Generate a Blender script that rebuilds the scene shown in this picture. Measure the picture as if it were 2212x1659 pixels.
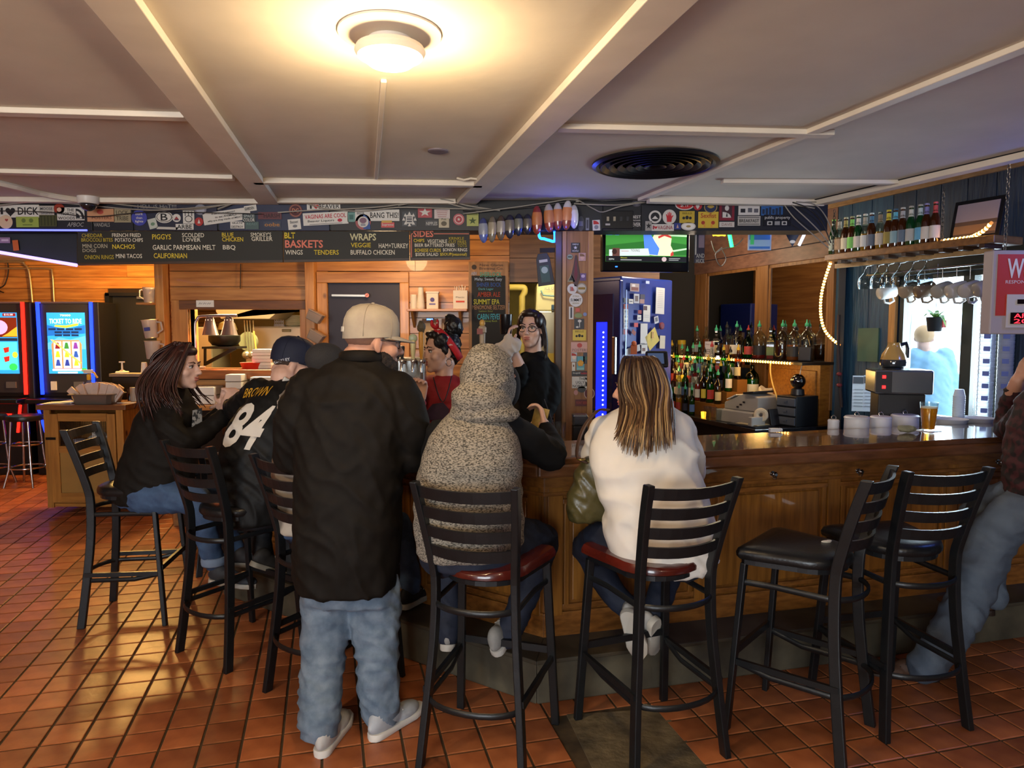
import bpy,bmesh,math,random
import numpy as np
from mathutils import Vector,Matrix,noise as mnoise
for _o in list(bpy.data.objects):bpy.data.objects.remove(_o)
random.seed(7);np.random.seed(7)
SC=bpy.context.scene
COL=SC.collection
R=math.radians
# ------------------------------------------------------------ camera
FPX=1530.0;CH=1.66;PITCH=math.atan(114.5/FPX)
cd=bpy.data.cameras.new('camera');cam=bpy.data.objects.new('camera',cd);COL.objects.link(cam)
cam.location=(0,0,CH);cam.rotation_euler=(math.pi/2-PITCH,0,0)
cd.sensor_width=36.0;cd.lens=36.0*FPX/2212.0;cd.clip_start=0.05;cd.clip_end=200
SC.camera=cam
# ------------------------------------------------------------ world, light, exposure
SC.view_settings.view_transform='Standard';SC.view_settings.look='None'
SC.view_settings.gamma=1.0;SC.view_settings.use_curve_mapping=False
SC.view_settings.exposure=0.13
wd=bpy.data.worlds.new('world');SC.world=wd;wd.use_nodes=True
wd.node_tree.nodes['Background'].inputs[0].default_value=(0.80,0.90,1.0,1)
wd.node_tree.nodes['Background'].inputs[1].default_value=4.5
def area(name,loc,rot,sx,sy,power,col,spread=180):
 l=bpy.data.lights.new(name,'AREA');l.shape='RECTANGLE';l.size=sx;l.size_y=sy
 l.energy=power;l.color=col;l.spread=R(spread)
 o=bpy.data.objects.new(name,l);COL.objects.link(o);o.location=loc;o.rotation_euler=rot
 return o
def point(name,loc,power,col,rad=0.05):
 l=bpy.data.lights.new(name,'POINT');l.energy=power;l.color=col;l.shadow_soft_size=rad
 o=bpy.data.objects.new(name,l);COL.objects.link(o);o.location=loc
 return o
# daylight of the street windows in the front wall (behind the camera)
area('front_window_daylight',(-1.7,-3.92,1.55),(R(90),0,0),3.4,1.5,190,(0.86,0.93,1.0))
# daylight of the window in the right wall
area('side_window_daylight',(3.42,4.95,1.55),(R(90),0,R(108)),1.2,0.9,110,(0.85,0.94,1.0))
# ceiling lamps of the room (fixtures are built further down, at these places)
point('ceiling_lamp_light',(-0.345,2.07,2.34),27,(1.0,0.72,0.40),0.07)
point('ceiling_lamp_light',(1.35,-0.6,2.34),24,(1.0,0.80,0.56),0.09)
point('ceiling_lamp_light',(-2.3,0.3,2.34),70,(1.0,0.78,0.52),0.09)
# warm lamp over the gaming corner, fluorescent tube in the kitchen and the back room
point('game_corner_light',(-3.95,7.3,2.30),150,(1.0,0.58,0.16),0.10)
area('kitchen_tube_light',(-2.2,6.5,2.42),(0,0,0),1.2,0.3,130,(1.0,0.88,0.52))
point('back_room_light',(0.30,6.1,2.35),20,(1.0,0.80,0.36),0.10)
# lamps behind the soffit over the bartenders' aisle, then an added mirror fill
point('aisle_light',(-0.9,5.05,2.32),26,(1.0,0.68,0.36),0.10)
point('aisle_light',(1.35,5.35,2.36),20,(1.0,0.80,0.62),0.10)
point('aisle_light',(1.75,6.7,2.42),16,(1.0,0.76,0.48),0.10)  # added fill to brighten what the mirrors reflect, no known lamp here
# blue neon signs: one under the soffit by the post, one on the right wall beside the viewer
point('blue_neon_light',(0.30,4.40,2.22),1.6,(0.05,0.10,1.0),0.04)
point('blue_neon_light',(3.05,3.2,2.18),16,(0.12,0.25,1.0),0.06)
# ------------------------------------------------------------ pixel helpers (photo frame 2212 x 1659)
_c,_s=math.cos(PITCH),math.sin(PITCH)
def ray(px,py):
 x=(px-1106.0)/FPX;y=(829.5-py)/FPX
 return Vector((x,_c+y*_s,-_s+y*_c))
CAMP=Vector((0,0,CH))
def G(px,py,z=0.0):
 r=ray(px,py);return CAMP+r*((z-CH)/r.z)
def D(px,py,Y):
 r=ray(px,py);return CAMP+r*(Y/r.y)
WN=Vector((0.951,0.309,0));WC=4.35
def Wp(px,py,c=WC):
 r=ray(px,py);return CAMP+r*(c/(r.x*WN.x+r.y*WN.y))
def mpp(Y):return Y/FPX*1.0
# ------------------------------------------------------------ colour / materials
def lin(h):
 if isinstance(h,str):
  h=h.lstrip('#');v=[int(h[i:i+2],16)/255 for i in(0,2,4)]
 else:v=list(h)
 return tuple((c/12.92 if c<=0.04045 else((c+0.055)/1.055)**2.4)for c in v)+(1.0,)
MATS={}
def M(name,col='#808080',rough=0.6,metal=0.0,emit=None,es=0.0,alpha=None,trans=0.0,ior=1.45,coat=0.0,
noise=0.0,nscale=8.0,stretch=(1,1,1),col2=None,bump=0.0,bscale=40.0,spec=0.5,sheen=0.0,detail=4,ramp=(0.35,0.65),bstretch=(1,1,1),rnd=0.0):
 if name in MATS:return MATS[name]
 m=bpy.data.materials.new(name);m.use_nodes=True;MATS[name]=m
 nt=m.node_tree;b=nt.nodes['Principled BSDF'];L=nt.links
 I=b.inputs
 I['Base Color'].default_value=lin(col);I['Roughness'].default_value=rough;I['Metallic'].default_value=metal
 I['IOR'].default_value=ior;I['Transmission Weight'].default_value=trans;I['Coat Weight'].default_value=coat
 I['Specular IOR Level'].default_value=spec
 I['Sheen Weight'].default_value=sheen
 m.diffuse_color=lin(col)
 if alpha is not None:I['Alpha'].default_value=alpha
 if emit:I['Emission Color'].default_value=lin(emit);I['Emission Strength'].default_value=es
 tc=None
 def coords(st):
  nonlocal tc
  if tc is None:tc=nt.nodes.new('ShaderNodeTexCoord')
  mp=nt.nodes.new('ShaderNodeMapping');mp.inputs['Scale'].default_value=st
  L.new(tc.outputs['Object'],mp.inputs['Vector']);return mp.outputs['Vector']
 if col2 or noise>0:
  n=nt.nodes.new('ShaderNodeTexNoise');n.inputs['Scale'].default_value=nscale;n.inputs['Detail'].default_value=detail
  L.new(coords(stretch),n.inputs['Vector'])
  cr=nt.nodes.new('ShaderNodeValToRGB');c1=lin(col)
  c2=lin(col2)if col2 else tuple(c*(1-noise)for c in c1[:3])+(1,)
  cr.color_ramp.elements[0].position=ramp[0];cr.color_ramp.elements[1].position=ramp[1]
  cr.color_ramp.elements[0].color=c2;cr.color_ramp.elements[1].color=c1
  L.new(n.outputs['Fac'],cr.inputs['Fac'])
  out=cr.outputs['Color']
  if rnd>0:
   oi=nt.nodes.new('ShaderNodeObjectInfo');mr=nt.nodes.new('ShaderNodeMapRange')
   mr.inputs['To Min'].default_value=1-rnd;mr.inputs['To Max'].default_value=1+rnd
   L.new(oi.outputs['Random'],mr.inputs['Value'])
   hs=nt.nodes.new('ShaderNodeHueSaturation');L.new(out,hs.inputs['Color']);L.new(mr.outputs['Result'],hs.inputs['Value'])
   out=hs.outputs['Color']
  L.new(out,I['Base Color'])
 if bump>0:
  n2=nt.nodes.new('ShaderNodeTexNoise');n2.inputs['Scale'].default_value=bscale;n2.inputs['Detail'].default_value=3
  L.new(coords(bstretch),n2.inputs['Vector'])
  bp=nt.nodes.new('ShaderNodeBump');bp.inputs['Strength'].default_value=bump;bp.inputs['Distance'].default_value=0.01
  L.new(n2.outputs['Fac'],bp.inputs['Height']);L.new(bp.outputs['Normal'],I['Normal'])
 return m
def wood(name,c1='#808080',c2='#606060',axis=0,rough=0.45,scale=6.0,coat=0.0,rnd=0.12,knots=False):
 if name in MATS:return MATS[name]
 st=[9.0,9.0,9.0];st[axis]=0.7
 m=M(name,c1,rough,col2=c2,nscale=scale,stretch=tuple(st),detail=6,ramp=(0.3,0.7),coat=coat,rnd=rnd)
 if knots:
  nt=m.node_tree;b=nt.nodes['Principled BSDF'];L=nt.links
  tc=nt.nodes.new('ShaderNodeTexCoord');mp=nt.nodes.new('ShaderNodeMapping')
  sk=[3.2,3.2,3.2];sk[axis]=2.2;mp.inputs['Scale'].default_value=sk
  L.new(tc.outputs['Object'],mp.inputs['Vector'])
  vo=nt.nodes.new('ShaderNodeTexVoronoi');vo.inputs['Scale'].default_value=1.5;L.new(mp.outputs['Vector'],vo.inputs['Vector'])
  cr=nt.nodes.new('ShaderNodeValToRGB');cr.color_ramp.elements[0].position=0.05;cr.color_ramp.elements[1].position=0.12
  cr.color_ramp.elements[0].color=(1,1,1,1);cr.color_ramp.elements[1].color=(0,0,0,1)
  L.new(vo.outputs['Distance'],cr.inputs['Fac'])
  mx=nt.nodes.new('ShaderNodeMix');mx.data_type='RGBA'
  src=b.inputs['Base Color'].links[0].from_socket
  L.new(cr.outputs['Color'],mx.inputs['Factor']);L.new(src,mx.inputs['A']);mx.inputs['B'].default_value=lin('#4a2810')
  L.new(mx.outputs['Result'],b.inputs['Base Color'])
 return m
def E_(name,col,s):return M(name,'#101010',0.5,emit=col,es=s)
def flat(col,rough=0.6):
 return M('print_'+col.lstrip('#'),col,rough)
def glow(col,s):
 return M('glow_%s_%s'%(col.lstrip('#'),str(s).replace('.','p')),col,0.5,emit=col,es=s)
# ------------------------------------------------------------ mesh builder
class MB:
 def __init__(s):s.v=[];s.f=[];s.mi=[];s.cur=0
 def add(s,vs,fs):
  o=len(s.v);s.v.extend([tuple(p)for p in vs])
  for f in fs:s.f.append(tuple(i+o for i in f));s.mi.append(s.cur)
  return s
 def slot(s,i):s.cur=i;return s
 def box(s,c,d,rot=None,taper=1.0):
  x,y,z=d[0]/2,d[1]/2,d[2]/2
  t=taper
  P=[(-x,-y,-z),(x,-y,-z),(x,y,-z),(-x,y,-z),(-x*t,-y*t,z),(x*t,-y*t,z),(x*t,y*t,z),(-x*t,y*t,z)]
  c=Vector(c)
  if rot is not None:P=[rot@Vector(p)+c for p in P]
  else:P=[Vector(p)+c for p in P]
  return s.add(P,[(0,3,2,1),(4,5,6,7),(0,1,5,4),(1,2,6,5),(2,3,7,6),(3,0,4,7)])
 def bar(s,a,b,w,d,up=(0,0,1),w2=None,d2=None):
  a=Vector(a);b=Vector(b);t=(b-a).normalized();u=Vector(up)
  sx=t.cross(u)
  if sx.length<1e-4:sx=t.cross(Vector((0,1,0)))
  sx.normalize();uy=sx.cross(t).normalized()
  w2=w2 or w;d2=d2 or d
  P=[]
  for p,ww,dd in((a,w,d),(b,w2,d2)):
   for i,j in((-1,-1),(1,-1),(1,1),(-1,1)):P.append(p+sx*(i*ww/2)+uy*(j*dd/2))
  return s.add(P,[(0,3,2,1),(4,5,6,7),(0,1,5,4),(1,2,6,5),(2,3,7,6),(3,0,4,7)])
 def tube(s,pts,rad,n=8,closed=False,caps=True,up=None,flatv=1.0):
  pts=[Vector(p)for p in pts];N=len(pts)
  if not hasattr(rad,'__len__'):rad=[rad]*N
  T=[]
  for i in range(N):
   if closed:t=pts[(i+1)%N]-pts[i-1]
   else:t=pts[min(i+1,N-1)]-pts[max(i-1,0)]
   T.append(t.normalized()if t.length>1e-9 else Vector((0,0,1)))
  u=Vector(up)if up else(Vector((0,0,1))if abs(T[0].z)<0.9 else Vector((1,0,0)))
  u=(u-T[0]*u.dot(T[0])).normalized();vs=[];fs=[]
  for i in range(N):
   u=(u-T[i]*u.dot(T[i]))
   u=u.normalized()if u.length>1e-6 else T[i].orthogonal().normalized()
   w=T[i].cross(u);r=rad[i]
   ra,rb=(r if hasattr(r,'__len__')else(r,r*flatv))
   for k in range(n):
    a=2*math.pi*k/n;vs.append(pts[i]+w*(math.cos(a)*ra)+u*(math.sin(a)*rb))
  m=N if closed else N-1
  for i in range(m):
   j=(i+1)%N
   for k in range(n):
    k2=(k+1)%n;fs.append((i*n+k,i*n+k2,j*n+k2,j*n+k))
  if caps and not closed:
   fs.append(tuple(range(n-1,-1,-1)));fs.append(tuple((N-1)*n+k for k in range(n)))
  return s.add(vs,fs)
 def lathe(s,prof,n=16,o=(0,0,0),mat=None,a0=0,sx=1,sy=1):
  o=Vector(o);vs=[];fs=[];K=len(prof)
  for(r,z)in prof:
   for k in range(n):
    a=a0+2*math.pi*k/n;p=Vector((r*math.cos(a)*sx,r*math.sin(a)*sy,z))
    if mat is not None:p=mat@p
    vs.append(p+o)
  for i in range(K-1):
   for k in range(n):
    k2=(k+1)%n;fs.append((i*n+k,i*n+k2,(i+1)*n+k2,(i+1)*n+k))
  fs.append(tuple(range(n-1,-1,-1)));fs.append(tuple((K-1)*n+k for k in range(n)))
  return s.add(vs,fs)
 def prism(s,poly,z0,z1,fr=None):
  n=len(poly);P=[Vector((p[0],p[1],z0))for p in poly]+[Vector((p[0],p[1],z1))for p in poly]
  if fr is not None:P=[fr@p for p in P]
  fs=[tuple(range(n-1,-1,-1)),tuple(range(n,2*n))]+[(i,(i+1)%n,n+(i+1)%n,n+i)for i in range(n)]
  return s.add(P,fs)
 def ell(s,c,r,rot=None,n=12,m=8):
  c=Vector(c);vs=[];fs=[]
  if not hasattr(r,'__len__'):r=(r,r,r)
  for i in range(1,m):
   th=math.pi*i/m
   for k in range(n):
    a=2*math.pi*k/n
    p=Vector((r[0]*math.sin(th)*math.cos(a),r[1]*math.sin(th)*math.sin(a),r[2]*math.cos(th)))
    vs.append((rot@p if rot is not None else p)+c)
  t=Vector((0,0,r[2]));b=Vector((0,0,-r[2]))
  vs.append((rot@t if rot is not None else t)+c);vs.append((rot@b if rot is not None else b)+c)
  for i in range(m-2):
   for k in range(n):
    k2=(k+1)%n;fs.append((i*n+k,(i+1)*n+k,(i+1)*n+k2,i*n+k2))
  T=len(vs)-2;B=len(vs)-1
  for k in range(n):
   k2=(k+1)%n;fs.append((T,k,k2));fs.append((B,(m-2)*n+k2,(m-2)*n+k))
  return s.add(vs,fs)
 def quad(s,a,b,c,d):return s.add([a,b,c,d],[(0,1,2,3)])
 def mesh(s,name,mats,smooth=False):
  me=bpy.data.meshes.new(name);me.from_pydata([tuple(p)for p in s.v],[],s.f)
  if not isinstance(mats,(list,tuple)):mats=[mats]
  for m in mats:me.materials.append(m)
  if len(mats)>1:me.polygons.foreach_set('material_index',s.mi)
  if smooth:
   me.polygons.foreach_set('use_smooth',[True]*len(me.polygons))
   if smooth is not True:
    me.set_sharp_from_angle(angle=R(smooth))
  me.update();return me
 def build(s,name,mats,parent=None,smooth=False,bevel=0,loc=None,label=None,cat=None,group=None,kind=None,sub=0,rot=None):
  o=bpy.data.objects.new(name,s.mesh(name,mats,smooth));COL.objects.link(o)
  if parent is not None:o.parent=parent
  if loc is not None:o.location=loc
  if rot is not None:o.rotation_euler=rot
  if bevel:
   bm_=o.modifiers.new('bevel','BEVEL');bm_.width=bevel;bm_.segments=2;bm_.limit_method='ANGLE';bm_.angle_limit=R(40)
  if sub:
   sm=o.modifiers.new('sub','SUBSURF');sm.levels=sub;sm.render_levels=sub
  tag(o,label,cat,group,kind);return o
def tag(o,label=None,cat=None,group=None,kind=None):
 if label:o['label']=label
 if cat:o['category']=cat
 if group:o['group']=group
 if kind:o['kind']=kind
 return o
def root(name,label,cat,loc=(0,0,0),rz=0.0,group=None,kind=None):
 o=bpy.data.objects.new(name,None);COL.objects.link(o);o.empty_display_size=0.05
 o.location=loc;o.rotation_euler=(0,0,rz);return tag(o,label,cat,group,kind)
def clone(o,parent=None,loc=None,rz=None,label=None,group=None):
 c=o.copy();COL.objects.link(c);c.parent=parent
 if loc is not None:c.location=loc
 if rz is not None:c.rotation_euler=(0,0,rz)
 if label:c['label']=label
 if group:c['group']=group
 for ch in o.children:clone(ch,c)
 return c
def Bx(name,c,d,mat,parent=None,rot=None,bevel=0,**k):
 return MB().box(c,d,rot).build(name,mat,parent,bevel=bevel,**k)
def arc(c,r,a0,a1,n,z=0):return[Vector((c[0]+r*math.cos(a0+(a1-a0)*i/n),c[1]+r*math.sin(a0+(a1-a0)*i/n),z))for i in range(n+1)]
def smoothpath(pts,k=6):
 pts=[Vector(p)for p in pts];out=[]
 P=[pts[0]]+pts+[pts[-1]]
 for i in range(1,len(P)-2):
  for j in range(k):
   t=j/k;a,b,c,d=P[i-1],P[i],P[i+1],P[i+2]
   out.append(0.5*((2*b)+(c-a)*t+(2*a-5*b+4*c-d)*t*t+(3*b-a-3*c+d)*t*t*t))
 out.append(pts[-1]);return out
ORD=('first','second','third','fourth','fifth','sixth','seventh','eighth','ninth','tenth','eleventh','twelfth','thirteenth','fourteenth','fifteenth','sixteenth','seventeenth','eighteenth','nineteenth','twentieth','twenty-first','last')
# ------------------------------------------------------------ lettering (turned to meshes at the end)
TEXTS=[]
def text(sv,c,w,h,mat,parent=None,X=(1,0,0),Z=(0,0,1),name='lettering',thick=0.0,shear=0.0,bold=0.0,keep=False):
 """text sv fitted to a w x h box centred on c (parent space); X text direction, Z up"""
 TEXTS.append((sv,Vector(c),w,h,mat,parent,Vector(X).normalized(),Vector(Z).normalized(),name,shear,bold,keep))
def flush_texts():
 tmp=[]
 for t in TEXTS:
  cu=bpy.data.curves.new('txt','FONT');cu.body=t[0];cu.resolution_u=2;cu.shear=t[9];cu.offset=t[10]
  cu.align_x='CENTER';cu.space_line=0.95
  o=bpy.data.objects.new('txt',cu);COL.objects.link(o);tmp.append(o)
 bpy.context.view_layer.update();dg=bpy.context.evaluated_depsgraph_get()
 for t,o in zip(TEXTS,tmp):
  me=bpy.data.meshes.new_from_object(o.evaluated_get(dg))
  sv,c,w,h,mat,parent,X,Z,name,shear,bold,keep=t
  n=len(me.vertices)
  if n==0:continue
  a=np.zeros(n*3);me.vertices.foreach_get('co',a);a=a.reshape(-1,3)
  lo=a.min(0);hi=a.max(0);sx=w/max(hi[0]-lo[0],1e-6);sz=h/max(hi[1]-lo[1],1e-6)
  if keep:sx=sz=min(sx,sz)
  mid=(lo+hi)/2;u=(a[:,0]-mid[0])*sx;v=(a[:,1]-mid[1])*sz
  P=np.array(c)[None]+u[:,None]*np.array(X)[None]+v[:,None]*np.array(Z)[None]
  me.vertices.foreach_set('co',P.ravel());me.materials.clear();me.materials.append(mat);me.update();me.name=name
  ob=bpy.data.objects.new(name,me);COL.objects.link(ob);ob.parent=parent
 for o in tmp:
  cu=o.data;bpy.data.objects.remove(o);bpy.data.curves.remove(cu)
# ============================================================ STRUCTURE
ZC=2.50;YS=4.63;YB=5.90;YL=8.60
def struct(o):o['kind']='structure';return o
pine=wood('pine_boards','#c98a44','#9c5f28',0,0.42,4.0,coat=0.15,rnd=0.16,knots=True)
pine_v=wood('pine_upright','#cd8d46','#a4662b',2,0.42,4.0,coat=0.15,rnd=0.10,knots=True)
oak=wood('oak_panel','#9a6426','#6d4214',2,0.38,5.0,coat=0.25,rnd=0.06)
oak_h=wood('oak_rail','#96602a','#683d16',0,0.38,5.0,coat=0.25,rnd=0.06)
cedar=wood('cedar_boards','#7d5a3c','#5c3f29',0,0.5,4.0,rnd=0.08)
cedar_v=wood('cedar_upright','#8a6138','#6a4524',2,0.5,4.0,rnd=0.08)
white_ceil=M('ceiling_paint','#cfc6b6',0.75,noise=0.10,nscale=3,bump=0.12,bscale=14)
white_trim=M('ceiling_trim_paint','#d6ccbc',0.55,noise=0.08,nscale=6)
blackp=M('black_painted_board','#131317',0.55,noise=0.3,nscale=6)
# ---- floor: grout slab, quarry tiles, a bare concrete patch
TY=0.2559;TS=0.15715;TO=Vector((-1.938,2.876,0))
ta=Vector((math.cos(TY),math.sin(TY),0));tb=Vector((-math.sin(TY),math.cos(TY),0))
slab=MB().prism([(-6.6,-4),(6.0,-4),(4.4,0),(2.0,9.6),(-6.6,9.6)],-0.10,-0.005)
floor=struct(slab.build('floor',M('grout','#4a3b26',0.85,noise=0.35,nscale=25)))
patch=[G(1224,1543),G(1430,1530),G(1529,1659),G(1625,1790),G(1345,1790),G(1280,1659)]
pm=MB().prism([(p.x,p.y)for p in patch],-0.005,-0.0005)
pm.build('concrete_patch',M('concrete_patch','#6d5f46',0.8,col2='#4c4230',nscale=9,bump=0.5,bscale=30),floor)
def inpoly(x,y,P):
 r=False;n=len(P)
 for i in range(n):
  a,b=P[i],P[i-1]
  if(a.y>y)!=(b.y>y)and x<(b.x-a.x)*(y-a.y)/(b.y-a.y)+a.x:r=not r
 return r
BARIN=[Vector(p)for p in((0.28,3.20,0),(3.1,3.95,0),(2.3,6.2,0),(-3.0,6.2,0),(-1.62,4.42,0))]
def tilemat(name,node):
 m=M(name,'#a9653c',0.36,col2='#8a4c2b',nscale=7,detail=5,bump=0.12,bscale=22)
 nt=m.node_tree;b=nt.nodes['Principled BSDF'];src=b.inputs['Base Color'].links[0].from_socket
 if node=='obj':n=nt.nodes.new('ShaderNodeObjectInfo');o=n.outputs['Random']
 else:n=nt.nodes.new('ShaderNodeNewGeometry');o=n.outputs['Random Per Island']
 mr=nt.nodes.new('ShaderNodeMapRange');mr.inputs['To Min'].default_value=0.66;mr.inputs['To Max'].default_value=1.22
 hs=nt.nodes.new('ShaderNodeHueSaturation');nt.links.new(o,mr.inputs['Value']);nt.links.new(mr.outputs['Result'],hs.inputs['Value'])
 nt.links.new(src,hs.inputs['Color']);nt.links.new(hs.outputs['Color'],b.inputs['Base Color']);return m
tile_o=tilemat('quarry_tile','obj');tile_i=tilemat('quarry_tile_far','isl')
hs_=(TS-0.0105)/2
def tileverts(c,tilt=(0,0)):
 P=[]
 for k,z in((hs_,-0.006),(hs_,-0.0015),(hs_-0.003,0.0)):
  for i,j in((-1,-1),(1,-1),(1,1),(-1,1)):
   P.append(c+ta*(i*k)+tb*(j*k)+Vector((0,0,z+(tilt[0]*i+tilt[1]*j if z==0 else 0))))
 return P
TF=[(8,9,10,11)]+[(r*4+i,r*4+(i+1)%4,r*4+4+(i+1)%4,r*4+4+i)for r in(0,1)for i in range(4)]
tme=MB().add(tileverts(Vector((0,0,0))),TF).mesh('floor_tile',tile_o)
cells=[]
for i in range(-46,46):
 for j in range(-34,46):
  c=TO+ta*((i+0.5)*TS)+tb*((j+0.5)*TS)
  if c.x<-6.5 or c.y>9.2 or c.y<-3.9 or c.x>4.4-(c.y)*0.25:continue
  if inpoly(c.x,c.y,patch)or inpoly(c.x,c.y,BARIN):continue
  vis=False
  if c.y>1.9:
   px=1106+FPX*c.x/(c.y*_c+0.12);py=715+CH*FPX/c.y
   vis=-60<px<2270 and py<1720
  cells.append((0 if vis else 1,c.y,c))
cells.sort(key=lambda t:(t[0],t[1]))
far=MB()
for n,(v,_,c)in enumerate(cells):
 if n<300:
  o=bpy.data.objects.new('floor_tile',tme);COL.objects.link(o);o.parent=floor;o.location=c
 else:far.add(tileverts(c,(random.uniform(-1,1)*0.0004,random.uniform(-1,1)*0.0004)),TF)
far.build('floor_tiles_beyond',tile_i,floor,kind='stuff')
# ---- ceiling with battens, dropped edge at the right, higher strip beyond
CE0=G(1769,429,ZC);CE1=G(2212,325,ZC);ced=(CE1-CE0).normalized()
ca=CE0-ced*5.2;cb=CE0+ced*9.5
ceil=MB().prism([(-6.6,-4),(cb.x,cb.y),(CE0.x,CE0.y),(ca.x,9.6),(-6.6,9.6)],ZC,ZC+0.05)
ceiling=struct(ceil.build('ceiling',white_ceil))
up=MB().prism([(cb.x,cb.y),(6.2,-4),(6.2,-3),(1.2,9.6),(ca.x,9.6),(CE0.x,CE0.y)],2.80,2.86)
up.build('raised_ceiling_strip',M('dark_ceiling','#26262a',0.8),ceiling)
fa=MB().bar(CE0-ced*4.9+Vector((0,0,0.155)),cb+Vector((0,0,0.155)),0.02,0.32);fa.build('ceiling_fascia',M('fascia_dark','#17171b',0.8),ceiling)
TRN=[0]
def trim(mb,mat=None,bevel=0.003,name=None):
 TRN[0]+=1
 return struct(mb.build(name or 'trim_%d'%TRN[0],mat or white_trim,bevel=bevel))
def batten(p1,p2,w,t=0.022,z=ZC,mat=None):
 a=G(*p1,z);b=G(*p2,z);a.z-=t/2;b.z-=t/2
 return trim(MB().bar(a,b,w,t),mat)
batten((1769+4,431),(2320,303),0.07,0.035)
batten((150,-140),(582,434),0.125,0.03)
batten((1555,-130),(1003,436),0.125,0.03)
batten((2330,47),(1385,428),0.05,0.02)
batten((-120,231),(402,246),0.055);batten((-60,365),(505,380),0.06)
batten((548,385),(1042,392),0.055,0.03);batten((829,170),(812,383),0.02,0.012)
batten((1205,270),(1796,284),0.06);batten((1560,388),(1937,390),0.05)
batten((-200,425),(560,431),0.06,0.03);batten((600,429),(985,431),0.06,0.03);batten((1400,424),(1775,433),0.07,0.04)
bc=[G(-40,382,ZC),G(30,398,ZC),G(100,416,ZC),G(190,430,ZC)]
trim(MB().tube([p-Vector((0,0,.012))for p in smoothpath(bc,4)],0.02,6),white_trim,0)
# ---- pine back wall behind the bar: planks with openings
def wall_planks(name,Y,x0,x1,z0,z1,holes,ph,mat,thick=0.022,seed=1,base_mat=None,lens=(0.7,1.6),zb=0):
 rnd=random.Random(seed)
 w=MB()
 xs=sorted(set([x0,x1]+[h[0]for h in holes]+[h[1]for h in holes]));zs=sorted(set([zb,z1]+[h[2]for h in holes]+[h[3]for h in holes]))
 for a,b in zip(xs,xs[1:]):
  for c,d in zip(zs,zs[1:]):
   if any(h[0]<=a and b<=h[1]and h[2]<=c and d<=h[3]for h in holes):continue
   w.box(((a+b)/2,Y+0.06,(c+d)/2),(b-a,0.08,d-c))
 wall=struct(w.build(name,base_mat or M('wall_back_dark','#2a180a',0.9)))
 z=z0
 while z<z1-0.02:
  zt=min(z+ph,z1)
  segs=[(x0,x1)]
  for h in holes:
   if h[2]<zt-0.004 and h[3]>z+0.004:
    ns=[]
    for a,b in segs:
     if h[0]>a:ns.append((a,min(b,h[0])))
     if h[1]<b:ns.append((max(a,h[1]),b))
    segs=[q for q in ns if q[1]-q[0]>0.01]
  for a,b in segs:
   x=a
   while x<b-0.01:
    e=min(b,x+rnd.uniform(*lens)*2)
    if b-e<0.25:e=b
    o=MB().box((0,0,0),(e-x-0.003,thick,zt-z-0.005)).build('plank',mat,wall,loc=((x+e)/2,Y+0.011+rnd.uniform(-.0015,.0015),(z+zt)/2))
    x=e
  z=zt
 return wall
PX0,PX1,PZ0,PZ1=-2.675,-1.735,1.345,1.842
DX0,DX1,DZ=-1.523,-0.925,2.055
wall_back=wall_planks('wall_back',YB,-2.83,-0.02,1.00,2.46,[(PX0,PX1,PZ0,PZ1),(DX0,DX1,0,DZ)],0.128,pine,seed=3)
wall_planks('wall_back_header',YB,-0.02,1.22,2.06,2.46,[],0.2,cedar,seed=9,zb=2.06)
def up_post(px0,px1,py0,py1,Y,d,mat,name='trim'):
 a=D(px0,py0,Y);b=D(px1,py1,Y)
 return trim(MB().box(((a.x+b.x)/2,Y-d/2,(a.z+b.z)/2),(abs(b.x-a.x),d,abs(a.z-b.z))),mat)
up_post(664,691,555,930,YB,0.09,pine_v)
up_post(345,377,560,960,YB-0.02,0.10,pine_v)
# pass-through casing: sill, jambs, header boards
def wallbox(x0,x1,z0,z1,Y0,Y1,mat,bevel=0.004):
 return trim(MB().box(((x0+x1)/2,(Y0+Y1)/2,(z0+z1)/2),(x1-x0,Y1-Y0,z1-z0)),mat,bevel)
wallbox(PX0-0.13,PX0,PZ0-0.1,PZ1+0.16,YB-0.035,YB,pine_v)
wallbox(PX0-0.02,PX0,PZ0,PZ1,YB-0.02,YB+0.16,pine_v)
wallbox(PX1-0.02,PX1+0.03,PZ0,PZ1,YB-0.02,YB+0.16,pine_v)
wallbox(PX0-0.13,PX1+0.05,PZ1+0.07,PZ1+0.165,YB-0.04,YB,pine)
wallbox(PX0-0.06,PX1+0.04,PZ1-0.005,PZ1+0.07,YB-0.055,YB+0.02,wood('old_shutter','#7b4a20','#5a3212',0,0.5,5))
wallbox(PX0-0.1,PX1+0.06,PZ0-0.075,PZ0,YB-0.16,YB+0.22,wood('pass_sill','#a8622c','#7c4318',0,0.3,5,coat=0.3))
for(x0,x1,z0,z1)in((DX0-0.085,DX0,0.9,DZ),(DX1,DX1+0.075,0.9,DZ),(DX0-0.085,DX1+0.075,DZ,DZ+0.09)):
 wallbox(x0,x1,z0,z1,YB-0.03,YB,pine if x1-x0>.3 else pine_v)
door1=struct(Bx('door_1',((DX0+DX1)/2,YB+0.03,DZ/2),(DX1-DX0,0.04,DZ),M('dark_door','#2b2330',0.55,noise=0.2,nscale=4)))
a,b=D(717,638,YB-.02),D(795,639,YB-.02)
MB().bar(a,b,0.02,0.016).build('door_closer_arm',M('steel','#9a948c',0.35,0.9),door1)
pk=D(793,638,YB-.035);MB().lathe([(0.017,0),(0.017,0.008)],16,pk,Matrix.Rotation(R(90),3,'X')).build('round_pink_sticker',flat('#e08a80'),door1)
MB().bar(pk+Vector((-.01,-.012,-.008)),pk+Vector((.01,-.012,.008)),0.004,0.002).build('slash_mark',flat('#5a2020'),door1)
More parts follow.
